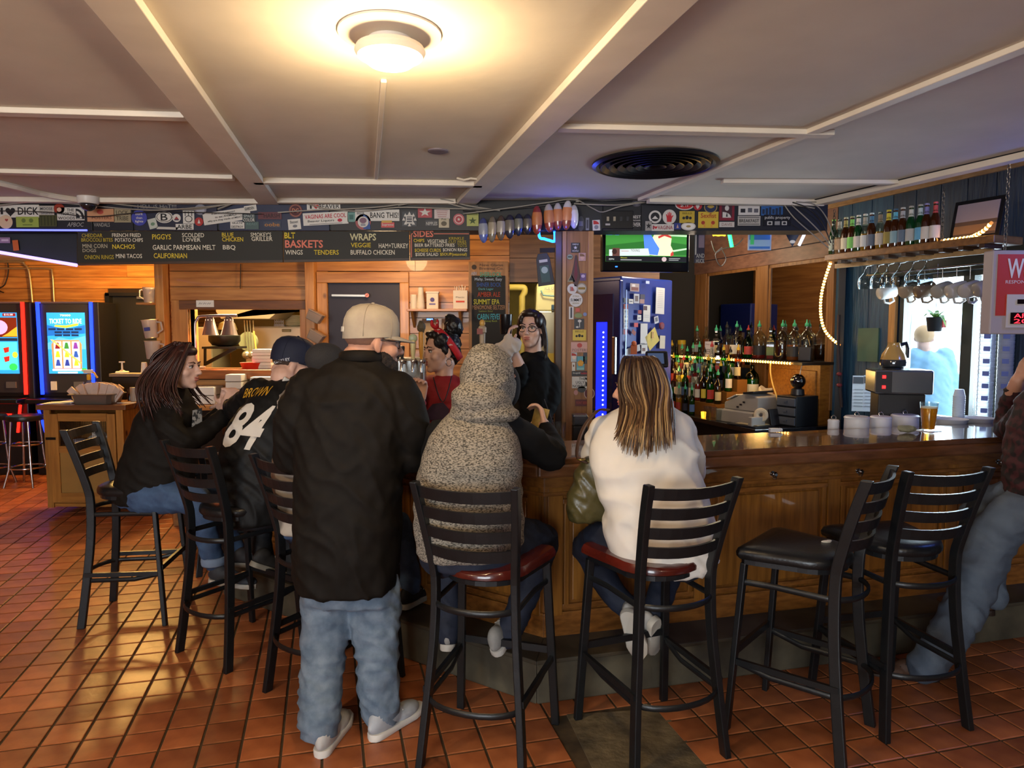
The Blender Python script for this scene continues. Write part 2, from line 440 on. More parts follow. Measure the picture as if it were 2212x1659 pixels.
# ---- far left wall of the gaming corner with a black door
wall_planks('wall_left_back',YL,-6.6,-3.0,0.1,2.5,[(-4.88,-3.95,0,2.11)],0.138,pine,seed=5,lens=(0.8,1.3))
door2=struct(Bx('door_2',(-4.41,YL+0.05,1.05),(0.94,0.04,2.10),M('black_door','#161412',0.5)))
Bx('door_frame',(-4.86,YL-0.01,1.05),(0.05,0.08,2.12),M('black_trim','#0c0b0a',0.5),door2)
Bx('door_frame',(-4.41,YL-0.01,2.10),(0.94,0.08,0.04),M('black_trim'),door2)
a=D(296,643,YL-.02);b=D(345,645,YL-.02);MB().bar(a,b,.02,.03).build('door_closer',M('steel'),door2)
wallbox(-4.99,-4.885,0.0,1.86,YL-0.035,YL,wood('door_casing_dark','#5c3a18','#3f260d',2,.5,5))
for nm,w_ in(('wall_left',MB().box((-6.65,2.8,1.25),(0.1,13.6,2.5))),('wall_partition',MB().bar((-2.86,5.95,1.25),(-4.30,8.65,1.25),0.06,2.5))):
 struct(w_.build(nm,wood('left_wall_boards','#a06a34','#7a4a20',1,.5,4)))
# front wall behind the camera, with the street windows
fw=MB()
for x0,x1,z0,z1 in((-6.7,-3.5,0,2.5),(0.1,6.1,0,2.86),(-3.5,0.1,0,0.75),(-3.5,0.1,2.35,2.5)):
 fw.box(((x0+x1)/2,-4.0,(z0+z1)/2),(x1-x0,0.12,z1-z0))
struct(fw.build('wall_front',wood('left_wall_boards','#a06a34','#7a4a20')))
# ---- kitchen room behind the pass-through and back room at the right of it
cream=M('kitchen_wall','#b3a566',0.6,noise=0.15,nscale=5)
struct(MB().box((-1.5,8.35,1.25),(3.6,0.06,2.5)).build('wall_kitchen_back',cream))
struct(MB().box((-0.16,7.17,1.25),(0.06,2.26,2.5)).build('wall_kitchen_right',cream))
struct(MB().box((1.6,7.85,1.4),(1.3,0.06,2.9)).build('wall_back_room_dark',M('back_wall_shade','#1c1712',.8)))  # right end of the back wall, shade put into its dark colour
M('back_wall_shade','#1c1712',.8)
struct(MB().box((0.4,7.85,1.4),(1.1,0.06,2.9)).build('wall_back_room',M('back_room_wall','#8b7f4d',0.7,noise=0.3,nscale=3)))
struct(MB().box((0.95,7.0,1.25),(0.06,1.64,2.5)).build('wall_back_room_blocker',wood('left_wall_boards','#a06a34','#7a4a20',1,.5,4)))  # added unseen wall: blocks back-room light, gives the mirror wood to reflect
# ---- right wall: boards in the wall's own frame (u along the wall, z up, t off the wall into the room)
WE=Vector((-0.309,0.951,0));WO=WN*WC
WM=Matrix(((WE.x,-WN.x,0,WO.x),(WE.y,-WN.y,0,WO.y),(0,0,1,0),(0,0,0,1)))
def WU(px,py=650):return Wp(px,py).dot(WE)
def WZ(px,py):return Wp(px,py).z
def wb(u0,u1,z0,z1,t0,t1):
 mb=MB();mb.box(((u0+u1)/2,(t0+t1)/2,(z0+z1)/2),(abs(u1-u0),t1-t0,z1-z0));return mb
def wbuild(mb,name,mat,parent=None,**k):
 mb.v=[tuple(WM@Vector(p))for p in mb.v]
 mb.f=[tuple(reversed(f))for f in mb.f]
 return mb.build(name,mat,parent,**k)
WW0,WW1=3.33,4.105
wz0,wz1=1.02,2.055
navy=M('navy_wall_board','#20344a',0.5,col2='#16263a',nscale=5,stretch=(8,8,.8),bump=0.6,bscale=7,bstretch=(9,9,.9))
mb=MB()
for(u0,u1,z0,z1)in((-5.4,WW0,0,2.85),(WW1,8.0,0,2.85),(WW0,WW1,0,wz0),(WW0,WW1,wz1,2.85)):
 mb.box(((u0+u1)/2,-0.06,(z0+z1)/2),(u1-u0,0.10,z1-z0))
wall_right=struct(wbuild(mb,'wall_right',navy))
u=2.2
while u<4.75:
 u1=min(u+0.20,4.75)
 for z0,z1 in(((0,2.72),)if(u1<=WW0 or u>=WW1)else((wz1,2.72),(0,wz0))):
  wbuild(wb(u+0.003,u1-0.003,z0,z1,0,0.012),'plank',navy if u<4.1 or z0>2 else M('navy_board_daylit','#31526a',0.4,col2='#24405a',nscale=5,stretch=(8,8,.8),bump=0.6,bscale=7,bstretch=(9,9,.9)),wall_right)  # planks by the window: navy boards with daylight put into the colour
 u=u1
TRN[0]+=1;struct(wbuild(wb(-1,4.9,2.665,2.725,0,0.035),'trim_%d'%TRN[0],wood('tan_trim','#b08a5c','#8d6a42',1,.5,5),bevel=.004))
TRN[0]+=1;struct(wbuild(wb(4.13,4.19,0.9,2.06,0,0.03),'trim_%d'%TRN[0],wood('window_casing','#b98b52','#95683a',2,.5,5),bevel=.004))
TRN[0]+=1;struct(wbuild(wb(3.1,4.3,2.06,2.20,0,0.05),'trim_%d'%TRN[0],M('dark_green_trim','#20231f',0.5),bevel=.004))
win=struct(root('window_1',None,None,WM@Vector((WW0,0,wz0))));win.rotation_euler=(0,0,0);win['kind']='structure'
win.location=(0,0,0)
dk=M('window_frame_dark','#2a302c',0.45)
for(u0,u1,z0,z1)in((WW0,WW1,wz0,wz0+.05),(WW0,WW1,wz1-.03,wz1),(WW1-.035,WW1,wz0,wz1),(WW0,WW0+.03,wz0,wz1),(3.52,3.60,wz0,wz1)):
 wbuild(wb(u0,u1,z0,z1,-0.05,0.012),'window_frame',dk,win)
def archglass(name,tint,refl=0.12):
 if name in MATS:return MATS[name]
 m=bpy.data.materials.new(name);m.use_nodes=True;MATS[name]=m;nt=m.node_tree;nt.nodes.clear()
 o=nt.nodes.new('ShaderNodeOutputMaterial');t=nt.nodes.new('ShaderNodeBsdfTransparent');g=nt.nodes.new('ShaderNodeBsdfGlossy');mx=nt.nodes.new('ShaderNodeMixShader');f=nt.nodes.new('ShaderNodeLayerWeight');ml=nt.nodes.new('ShaderNodeMath');ml.operation='POWER';ml.inputs[1].default_value=2.5;m2=nt.nodes.new('ShaderNodeMath');m2.operation='MULTIPLY_ADD';m2.inputs[1].default_value=0.45;m2.inputs[2].default_value=0.05
 t.inputs[0].default_value=lin(tint);g.inputs['Roughness'].default_value=0.03;f.inputs[0].default_value=0.5
 nt.links.new(f.outputs['Facing'],ml.inputs[0]);nt.links.new(ml.outputs[0],m2.inputs[0]);nt.links.new(m2.outputs[0],mx.inputs[0]);nt.links.new(t.outputs[0],mx.inputs[1]);nt.links.new(g.outputs[0],mx.inputs[2]);nt.links.new(mx.outputs[0],o.inputs[0])
 return m
pane_m=archglass('window_glass','#f4fbff')
wbuild(wb(WW0+.03,3.52,wz0+.05,wz1-.03,-0.03,-0.026),'pane',pane_m,win)
wbuild(wb(3.60,WW1-.035,wz0+.05,wz1-.03,-0.03,-0.026),'pane',pane_m,win)
# back-bar part of the right wall: cedar header and uprights with three mirrors between them
um=[WU(p)for p in(1815,1660,1644,1528,1512,1462)]
mir=M('mirror_glass','#b9bcc0',0.02,1.0)
hz=2.27
TRN[0]+=1;struct(wbuild(wb(4.75,7.9,hz,hz+0.13,0,0.035),'trim_%d'%TRN[0],wood('cedar_wallrail','#7d5a4a','#5f4238',1,.5,4),bevel=.004))
TRN[0]+=1;struct(wbuild(wb(4.75,7.9,hz+0.14,2.70,0,0.015),'trim_%d'%TRN[0],wood('cedar_wallrail')))
for q0,q1 in((4.75,4.80),(WU(1664),WU(1640)),(WU(1530),WU(1508)),(7.2,7.3)):
 TRN[0]+=1;struct(wbuild(wb(q0,q1,1.0,hz,0,0.035),'trim_%d'%TRN[0],cedar_v,bevel=.004))
def mirror(u0,u1,lab):
 r_=root('wall_mirror',lab,'mirror',(0,0,0))
 wbuild(wb(u0+.02,u1-.02,1.32,hz-.02,0.012,0.018),'mirror_pane',mir,r_)
 for a_,b_,c_,d_ in((u0,u1,hz-.03,hz),(u0,u1,1.30,1.33),(u0,u0+.025,1.30,hz),(u1-.025,u1,1.30,hz)):
  wbuild(wb(a_,b_,c_,d_,0.0,0.026),'mirror_frame',cedar_v,r_)
mirror(4.81,WU(1664)-.005,'wide mirror behind the rope light, right of the back bar')
mirror(WU(1640)+.005,WU(1530)-.005,'mirror between two wooden uprights reflecting the blue refrigerator')
mirror(WU(1508)+.005,7.19,'narrow mirror strip just right of the blue refrigerator')
TRN[0]+=1;struct(MB().bar(Wp(1821,560,4.33).xy.to_3d()+Vector((0,0,1.2)),Wp(1821,560,4.25).xy.to_3d()+Vector((0,0,1.2)),0.05,2.4).build('trim_%d'%TRN[0],M('dark_post','#15161c',.6)))
# ============================================================ BAR
RD=Vector((0.968,0.252,0)).normalized();RNn=Vector((-RD.y,RD.x,0))
LD=Vector((-0.825,0.565,0)).normalized();LNn=Vector((-LD.y,LD.x,0))*-1
if LNn.y<0:LNn=-LNn
def xline(p,d,q,e):
 den=d.x*e.y-d.y*e.x;t=((q.x-p.x)*e.y-(q.y-p.y)*e.x)/den;return p+d*t
PR=Vector((0.890,3.272,0));PL=Vector((0.222,2.997,0))
def corner(off):return xline(PR+RNn*off,RD,PL+LNn*off,LD)
C0=corner(0)
ZT=1.10
def rightp(off,s):return corner(off)+RD*s
def rend(off):
 p=PR+RNn*off;k=(WC-0.015-(p.x*WN.x+p.y*WN.y))/(RD.x*WN.x+RD.y*WN.y);return p+RD*k
LL=2.33
def lend(off):return C0+LD*LL+LNn*off
bar=root('bar','long angled wooden bar counter with panelled oak front and raised foot step','bar',(C0.x,C0.y,0))
BO=Vector((C0.x,C0.y,0))
def loc(mb,o=BO):mb.v=[tuple(Vector(p)-o)for p in mb.v];return mb
bartop_m=wood('bar_top_varnish','#6b4226','#4c2c17',0,0.14,3.0,coat=0.8,rnd=0)
edge_m=wood('bar_edge_rail','#74492a','#553219',0,0.3,4.0,coat=0.4,rnd=0)
w=0.47
top=[lend(0),C0,rend(0),rend(w),corner(w),lend(w)]
loc(MB().prism([(p.x,p.y)for p in top],ZT-0.03,ZT)).build('countertop',bartop_m,bar,bevel=0.006)
def strip(off0,off1,z0,z1,name,mat,par=bar,bevel=0.004):
 for q in((corner(off0),rend(off0),rend(off1),corner(off1)),(lend(off0),corner(off0),corner(off1),lend(off1))):
  loc(MB().prism([(p.x,p.y)for p in q],z0,z1)).build(name,mat,par,bevel=bevel)
strip(-0.006,0.06,ZT-0.088,ZT-0.028,'edge_rail',edge_m,bevel=0.012)
strip(w-0.05,w,ZT-0.075,ZT-0.03,'inner_edge_rail',edge_m)
strip(0.20,0.26,0.19,ZT-0.03,'front_backing',wood('oak_backing','#8a5722','#623a12',2,.4,5,rnd=0))
strip(0.185,0.20,0.20,0.32,'base_rail',oak_h);strip(0.185,0.20,ZT-0.20,ZT-0.035,'frieze_rail',oak_h)
strip(0.178,0.20,ZT-0.215,ZT-0.195,'frieze_moulding',oak_h)
concr=M('step_concrete','#57503f',0.7,col2='#3a3429',nscale=5,bump=0.3,bscale=12)
strip(-0.03,0.26,0.0,0.19,'foot_step',concr,bevel=0.008)
strip(-0.04,0.20,0.185,0.205,'step_cap',M('step_cap_dark','#4b4335',0.6,noise=0.4,nscale=6),bevel=0.005)
def panels(base,d,nrm,s0,s1,npan,name='panel'):
 stw=0.075;Lp=(s1-s0)/npan
 rot=Matrix.Rotation(math.atan2(d.y,d.x),3,'Z')
 for i in range(npan+1):
  c=base+d*(s0+Lp*i);c.z=0.615;c=c-nrm*0.008
  loc(MB().box(c,(stw,0.018,0.62),rot)).build('stile',oak,bar,bevel=0.003)
 for i in range(npan):
  sm=s0+Lp*(i+.5);c=base+d*sm;c.z=0.60
  pw=Lp-stw
  pn=loc(MB().box(c-nrm*0.004,(pw-0.10,0.012,0.46),rot)).build(name,oak,bar,bevel=0.006)
  for dx,dz,sx,sz in((0,.255,pw,.025),(0,-.255,pw,.025),(-(pw/2-.02),0,.025,.50),(pw/2-.02,0,.025,.50)):
   loc(MB().box(c+d*dx+Vector((0,0,dz))-nrm*0.007,(sx,0.016,sz),rot)).build('panel_moulding',oak_h if sx>sz else oak,pn,bevel=0.004)
cr20=corner(0.20);Lr=(rend(0.20)-cr20).length;Ll=(lend(0.20)-cr20).length
panels(cr20,RD,RNn,0.05,Lr-0.05,4);panels(cr20,LD,LNn,0.05,Ll-0.05,3)
# coat hooks under the counter edge
chrome=M('chrome','#b9b9bb',0.16,1.0);steel=M('steel','#9a948c',0.35,0.9)
for(px,py)in((1668,1023),(1853,1017),(2155,997)):
 p=xline(Vector((0,0,0)),ray(px,py).xy.to_3d(),corner(0.185),RD);p.z=D(px,py,p.y).z
 mb=MB();rt=Matrix.Rotation(math.atan2(RD.y,RD.x),3,'Z')@Matrix.Rotation(R(90),3,'X')
 mb.lathe([(0.014,0),(0.014,.004),(0.006,.006),(0.005,.022),(0.011,.024),(0.013,.03),(.008,.036)],10,p,rt)
 f=-RNn
 mb.tube([p+f*.004-Vector((0,0,.006)),p+f*.012-Vector((0,0,.022)),p+f*.03-Vector((0,0,.022)),p+f*.036-Vector((0,0,.006))],.0035,6)
 loc(mb).build('coat_hook',chrome,bar,smooth=40)
# ============================================================ BAR STOOLS (sitter faces local +Y)
blackm=M('black_metal','#16181a',0.38,0.0,noise=0.25,nscale=20,bump=0.06,bscale=120)
vinyl=M('black_vinyl','#151516',0.33,bump=0.1,bscale=90)
redwood=M('red_lacquer_seat','#5a1c12',0.25,col2='#3a0f0a',nscale=4,coat=0.5)
def seatpoly(grow=0.0):
 P=[]
 for i in range(13):
  a=math.pi+math.pi*i/12;P.append(((0.172+grow)*math.cos(a),-0.035+(0.155+grow)*math.sin(a)))
 P+=[((0.205+grow),0.12),(0.212+grow,0.175+grow),(0.19+grow,0.195+grow),(-(0.19+grow),0.195+grow),(-(0.212+grow),0.175+grow),(-(0.205+grow),0.12)]
 return P
def mk_seat(kind):
 mb=MB();base=0.735
 L=((0,0.0),(0.004,0.006),(0.006,0.022),(0.0,0.038),(-0.02,0.048),(-0.06,0.052))if kind=='vinyl' else((0,0),(0.008,0.006),(0.008,0.022),(0.0,0.030),(-0.03,0.031))
 n=len(seatpoly());vs=[]
 for g,z in L:vs+=[(x,y,base+z+(0.012*abs(x/0.2)if kind!='vinyl' and z>.025 else 0))for x,y in seatpoly(g)]
 fs=[tuple(range(n-1,-1,-1)),tuple((len(L)-1)*n+k for k in range(n))]
 for i in range(len(L)-1):fs+=[(i*n+k,i*n+(k+1)%n,(i+1)*n+(k+1)%n,(i+1)*n+k)for k in range(n)]
 return mb.add(vs,fs)
STOOL={}
def mk_stool(kind):
 r=root('bar_stool','x','bar stool',group='ladder back bar stools')
 mk_seat(kind).build('seat',vinyl if kind=='vinyl' else redwood,r,smooth=50)
 n=len(seatpoly())
 MB().prism(seatpoly(-0.012),0.712,0.736).build('seat_frame',blackm,r)
 for sgn in(-1,1):
  pts=[(sgn*.205,-.235,0),(sgn*.185,-.205,.25),(sgn*.165,-.182,.5),(sgn*.158,-.178,.70),(sgn*.163,-.192,.80),(sgn*.180,-.240,.98),(sgn*.192,-.285,1.118)]
  q=smoothpath(pts,3);mb=MB()
  mb.tube(q,[(0.021,0.0145)]*len(q),4,up=(1,1,0))if False else None
  sq=MB();vs=[];m_=len(q)
  for i,p in enumerate(q):
   hw=0.0135;hd=0.021
   for a_,b_ in((-hw,-hd),(hw,-hd),(hw,hd),(-hw,hd)):vs.append((p.x+a_,p.y+b_,p.z))
  fs=[(3,2,1,0),tuple((m_-1)*4+k for k in range(4))]+[(i*4+k,i*4+(k+1)%4,i*4+4+(k+1)%4,i*4+4+k)for i in range(m_-1)for k in range(4)]
  sq.add(vs,fs).build('back_post',blackm,r,bevel=0.004)
  MB().bar((sgn*.215,.215,0),(sgn*.185,.168,.715),.034,.024,up=(0,1,0)).build('front_leg',blackm,r,bevel=0.004)
  MB().bar((sgn*.205,.200,.30),(sgn*.192,-.212,.30),.016,.024).build('side_stretcher',blackm,r)
 MB().bar((-.205,.201,.33),(.205,.201,.33),.016,.03).build('front_stretcher',blackm,r)
 for z,rr,y0 in((.635,.165,-.165),(.265,.185,-.19)):
  P=[Vector((-rr*1.02,.05,z))]+[Vector((rr*math.cos(a),y0+.02+.105*math.sin(a),z))for a in[math.pi+math.pi*i/12 for i in range(13)]]+[Vector((rr*1.02,.05,z))]
  if z>.5:P=[Vector((-.188,.165,z))]+P+[Vector((.188,.165,z))]
  else:P=[Vector((-.2,.19,z+.03))]+P+[Vector((.2,.19,z+.03))]
  MB().tube(P,[(0.007,0.013)]*len(P),8,up=(0,0,1)).build('foot_ring' if z<.5 else 'seat_support_ring',blackm,r,smooth=60)
 for k in range(4):
  z=.846+.077*k;y=-.20-(z-.80)*.268;hw=.158+(z-.75)*.088
  mb=MB();vs=[];N=8
  for i in range(N+1):
   t=-1+2*i/N;yy=y-.042*(1-t*t)
   for dy,dz in((-.006,-.022),(.006,-.022),(.006,.022),(-.006,.022)):vs.append((t*hw,yy+dy-dz*.25,z+dz+.006*t*t))
  fs=[(3,2,1,0),tuple(N*4+k2 for k2 in range(4))]+[(i*4+k2,i*4+(k2+1)%4,i*4+4+(k2+1)%4,i*4+4+k2)for i in range(N)for k2 in range(4)]
  mb.add(vs,fs).build('back_slat',blackm,r)
 return r
def place_stool(kind,x,y,fx,fy,label):
 rz=math.atan2(fy,fx)-math.pi/2
 if kind not in STOOL:
  o=mk_stool(kind);STOOL[kind]=o;o.location=(x,y,0);o.rotation_euler=(0,0,rz);o['label']=label;return o
 return clone(STOOL[kind],None,(x,y,0),rz,label)
place_stool('vinyl',-2.20,4.08,0.99,0.12,'black metal bar stool under the brown-haired woman, farthest left')
place_stool('vinyl',-2.02,4.98,0.85,0.5,'black bar stool half hidden behind the brown-haired woman’s legs')
place_stool('vinyl',-1.425,3.645,0.55,0.835,'black bar stool under the man in the number 84 jersey')
place_stool('vinyl',-0.83,3.24,0.55,0.835,'black bar stool mostly hidden behind the standing man')
place_stool('red',-0.085,2.745,0.30,0.954,'black bar stool with worn red wooden seat under the hooded man')
place_stool('red',0.56,2.80,-0.36,0.93,'black bar stool with red wooden seat under the woman in white')
place_stool('vinyl',1.20,2.87,-0.76,0.65,'empty black bar stool turned sideways, torn vinyl seat edge')
place_stool('vinyl',1.655,3.03,-0.23,0.97,'empty black bar stool beside the man in the dark red shirt')
# torn foam on the turned stool's seat
tp=G(1785,1170,.79)
MB().ell(tp,(.022,.010,.006),n=8,m=5).ell(tp+Vector((.012,.004,.002)),(.014,.006,.005),n=8,m=5).build('torn_seat_foam',M('seat_foam','#c9c2b2',.9),[o for o in bpy.data.objects if o.get('label','').startswith('empty black bar stool turned')][0],loc=None)
_t=bpy.data.objects['torn_seat_foam'];_p=_t.parent;_t.matrix_parent_inverse=(Matrix.Translation(_p.location)@Matrix.Rotation(_p.rotation_euler.z,4,'Z')).inverted()
# chrome stools by the gaming machines
def chrome_stool(x,y,label):
 r=root('round_stool',label,'stool',(x,y,0),group='chrome stools at the gaming machines')
 MB().lathe([(.10,.70),(.17,.705),(.18,.73),(.17,.76),(.10,.77)],20).build('seat',vinyl,r,smooth=40)
 for a in(45,135,225,315):
  c,s=math.cos(R(a)),math.sin(R(a))
  MB().tube([(.13*c,.13*s,.70),(.15*c,.15*s,.40),(.17*c,.17*s,.18),(.22*c,.22*s,0)],.012,8).build('leg',chrome,r,smooth=60)
 for z,q in((.45,.145),(.20,.165)):
  MB().tube(arc((0,0),q,0,2*math.pi*23/24,23,z),.009,6,closed=True).build('ring',chrome,r,smooth=60)
p=G(90,1040);chrome_stool(p.x-.02,7.55,'chrome legged round stool beside the wooden cabinet')
p=G(-10,1040);chrome_stool(-5.62,7.55,'chrome legged round stool at the left photo edge')
# a varnished wooden chair whose back corner shows at the lower left photo edge
r=root('wooden_chair','amber varnished wooden chair with black cap, lower left corner','chair',(-1.42,1.42,0))
wt=wood('amber_wood','#8a5a1e','#5e370e',2,.18,4,coat=.7)
for sx in(-1,1):
 MB().tube(smoothpath([(sx*.20,-.2,0),(sx*.20,-.2,.42),(sx*.22,-.2,.62),(sx*.255,-.2,.74),(sx*.262,-.2,.80),(sx*.24,-.2,.845)],4),.03,12).build('back_post',wt,r,smooth=True)
 MB().lathe([(.028,.83),(.03,.84),(.028,.875),(.015,.885)],14,(sx*.238,-.2,0)).build('post_cap',M('chair_cap_black','#101010',.2),r,smooth=40)
 MB().tube([(sx*.19,.2,0),(sx*.19,.2,.43)],.022,10).build('front_leg',wt,r,smooth=60)
for z in(.55,.66,.78):MB().bar((-.22,-.2,z),(.22,-.2,z),.03,.06).build('back_slat',wt,r,bevel=.008)
Bx('seat',(0,0,.445),(.44,.44,.04),wt,r,bevel=.015)
# ============================================================ CEILING FIXTURES
def lamp(x,y,lab,on=True):
 r=root('ceiling_lamp',lab,'ceiling lamp',(x,y,ZC),group='round ceiling lamps')
 wht=M('lamp_white','#d9cfc0',.5)
 MB().lathe([(.145,0),(.145,-.006),(.12,-.014),(.085,-.018)],36).build('medallion',wht,r,smooth=40)
 MB().lathe([(.062,-.016),(.06,-.03),(.095,-.04),(.1,-.052),(.092,-.066),(.08,-.068)],32).build('lamp_body',wht,r,smooth=40)
 MB().lathe([(.082,-.064),(.08,-.072),(.06,-.088),(.03,-.097),(.004,-.099)],28).build('diffuser',M('lamp_glow','#fff0d0',.5,emit='#ffd9a0',es=7.0),r,smooth=True)
lamp(-0.345,2.07,'lit round ceiling lamp with white medallion above the middle of the room')
lamp(1.35,-0.6,'round ceiling lamp behind the viewer at the right');lamp(-2.3,0.3,'round ceiling lamp behind the viewer at the left')
vc=G(1415,352,ZC)
r=root('ceiling_vent','large round black louvred air vent in the ceiling','air vent',(vc.x,vc.y,ZC))
vb=M('vent_black','#16161d',.28,.2)
MB().lathe([(.30,0),(.315,-.004),(.315,-.012),(.295,-.02),(.28,-.012),(.278,-.002)],48).build('rim',vb,r,smooth=40)
for k in range(6):
 q=.255-.043*k
 MB().lathe([(q,-.002),(q+.018,-.022),(q+.012,-.024),(q-.008,-.006)],40).build('louvre_ring',vb,r,smooth=40)
MB().lathe([(.275,-.001),(.01,-.0015)],40).build('duct_opening',M('vent_dark','#050507',.9),r)
sp=G(946,325,ZC);MB().lathe([(.048,0),(.048,-.006),(.04,-.009),(.004,-.010)],28,(0,0,0)).build('ceiling_cover_plate',M('grey_plate','#6f6670',.5),loc=sp,label='small round grey cover plate on the ceiling',cat='cover plate')
hp=G(1010,383,ZC);MB().tube([(-.06,0,-.004),(-.02,.01,-.012),(.02,-.01,-.008),(.07,0,-.012)],.006,6).build('ceiling_hook',white_trim,loc=hp,label='white painted hook and wire stub on the ceiling batten',cat='hook')
cp=G(190,410,ZC)
r=root('dome_camera','white dome security camera on the ceiling above the stickers','camera',(cp.x,4.52,ZC));r.location=(D(190,420,4.52).x,4.52,ZC)
MB().lathe([(.062,0),(.062,-.035),(.055,-.045)],24).build('housing',M('cam_white','#c9c2ba',.4),r,smooth=40)
MB().lathe([(.05,-.044),(.048,-.06),(.035,-.078),(.015,-.088),(.002,-.09)],24).build('dome',M('cam_dome','#1b1a20',.06,coat=1),r,smooth=True)
# ============================================================ WOODEN CABINET AND WHAT STANDS ON IT
cabm=wood('cabinet_pine','#b07a35','#8a5a22',2,.45,4,knots=True);cabh=wood('cabinet_pine_h','#ad7733','#875720',0,.45,4,knots=True)
ctopm=wood('cabinet_top','#80502a','#5d3718',0,.35,4,coat=.3)
CF=G(104,1112);CX0=CF.x;CY=CF.y;CW=.72;CHh=1.0
cab=root('storage_cabinet','knotty pine storage cabinet with mesh door beside the gaming machines','cabinet',(CX0,CY,0))
CDp=.50
for bx in(((.025,CDp/2,.52),(.03,CDp,.90)),((CW-.015,CDp/2,.52),(.03,CDp,.90)),((CW/2,CDp-.01,.52),(CW,.02,.90)),((CW/2,CDp/2,.09),(CW,CDp,.03)),((CW/2,CDp/2,.62),(CW-.06,CDp-.03,.02))):
 Bx('side' if bx[1][0]<.1 else 'shelf',bx[0],bx[1],cabm if bx[1][0]<.1 else cabh,cab)
for k in range(4):Bx('top_board',(CW/2,-.03+(CDp+.08)*(k+.5)/4-.01,CHh-.02),(CW+.08,(CDp+.08)/4-.003,.045),ctopm,cab,bevel=.003)
Bx('face_stile',(.04,-.005,.52),(.055,.02,.90),cabm,cab);Bx('face_stile',(CW-.03,-.005,.52),(.06,.02,.90),cabm,cab)
dr=Bx('door',(CW/2,-.012,.16),(CW-.13,.02,.09),cabh,cab)
for b_ in(((.105,-.012,.52),(.075,.022,.80),cabm),((CW-.105,-.012,.52),(.075,.022,.80),cabm),((CW/2,-.012,.89),(CW-.28,.022,.07),cabh),((CW/2,-.012,.60),(CW-.28,.022,.06),cabh),((CW/2,-.006,.38),(CW-.28,.012,.38),M('plywood','#9c7436',.55,noise=.2,nscale=4))):
 Bx('door_rail',b_[0],b_[1],b_[2],dr,loc=None).location=(0,0,0)
wm=MB()
for k in range(28):wm.bar((.15+(CW-.30)*k/27,-.003,.63),(.15+(CW-.30)*k/27,-.003,.855),.0018,.0018,up=(0,1,0))
for k in range(15):wm.bar((.15,-.003,.63+.225*k/14),(CW-.15,-.003,.63+.225*k/14),.0018,.0018)
wm.build('wire_mesh',M('dark_wire','#2c2620',.5,.6),dr)
Bx('latch',(.075,-.028,.70),(.085,.012,.022),M('black_iron','#17120d',.5,.6),dr)
def crumple(name,c,r,mat,seed,label=None,cat=None,parent=None,n=14,m=9,amp=.35,group=None):
 rnd=random.Random(seed);mb=MB().ell((0,0,0),r,n=n,m=m)
 mb.v=[tuple(Vector(p)*(1+amp*mnoise.noise(Vector(p)*(2.2/max(r))+Vector((seed,0,0)))))for p in mb.v]
 lo=min(p[2]for p in mb.v);mb.v=[(p[0],p[1],p[2]-lo)for p in mb.v]
 return mb.build(name,mat,parent,loc=c,label=label,cat=cat,group=group)
paperw=M('white_paper','#d8d2c8',.7)
crumple('crumpled_napkin',(CX0+.40,CY+.14,.631),(.08,.07,.05),paperw,3,'crumpled white paper inside the mesh-door cabinet','paper',amp=.6)
crumple('folded_cloth',(CX0+.20,CY+.14,.631),(.08,.08,.02),M('cloth_lilac','#a9a3b0',.8),5,'folded grey cloth inside the mesh-door cabinet','cloth')
# metal tray of napkin-wrapped cutlery
TZ=CHh+.004;tr=root('steel_tray','shallow steel tray on the pine cabinet','tray',(CX0+.42,CY+.13,TZ))
mb=MB()
def ring(w_,d_,z,rr=.03):return[(x,y,z)for x,y in((-w_+rr,-d_),(w_-rr,-d_),(w_,-d_+rr),(w_,d_-rr),(w_-rr,d_),(-w_+rr,d_),(-w_,d_-rr),(-w_,-d_+rr))]
L_=[ring(.165,.11,0),ring(.185,.13,.085),ring(.20,.145,.088),ring(.20,.145,.084),ring(.175,.12,.08),ring(.158,.103,.006)]
vs=[p for q in L_ for p in q];fs=[tuple(range(7,-1,-1))]+[(i*8+k,i*8+(k+1)%8,i*8+8+(k+1)%8,i*8+8+k)for i in range(5)for k in range(8)]+[tuple(40+k for k in range(8))]
MB().add(vs,fs).build('tray_body',M('dull_steel','#8b857c',.4,.8),tr)
MB().tube([Vector(p)for p in ring(.2,.145,.086)],.005,6,closed=True).build('rolled_rim',M('dull_steel'),tr)
for k in range(22):
 a=(k-10.5)/10.5;x=a*.15
 mb=MB();tl=a*.75+random.uniform(-.1,.1);w2=.032
 mb.box((0,0,.07),(w2*2,.010,.14));mb.box((0.006,-.007,.075),(w2*1.6,.004,.13))
 o=mb.build('napkin_bundle',M('napkin_pink','#cdb6a8',.75,noise=.12,nscale=20),label='white napkin bundle in the steel tray, %s from the left'%ORD[k],cat='napkin',group='napkin bundles in the steel tray')
 o.location=(CX0+.42+x,CY+.13+random.uniform(-.05,.05),TZ+.05-.02*abs(a));o.rotation_euler=(random.uniform(-.15,.15),tl,random.uniform(-.3,.3))
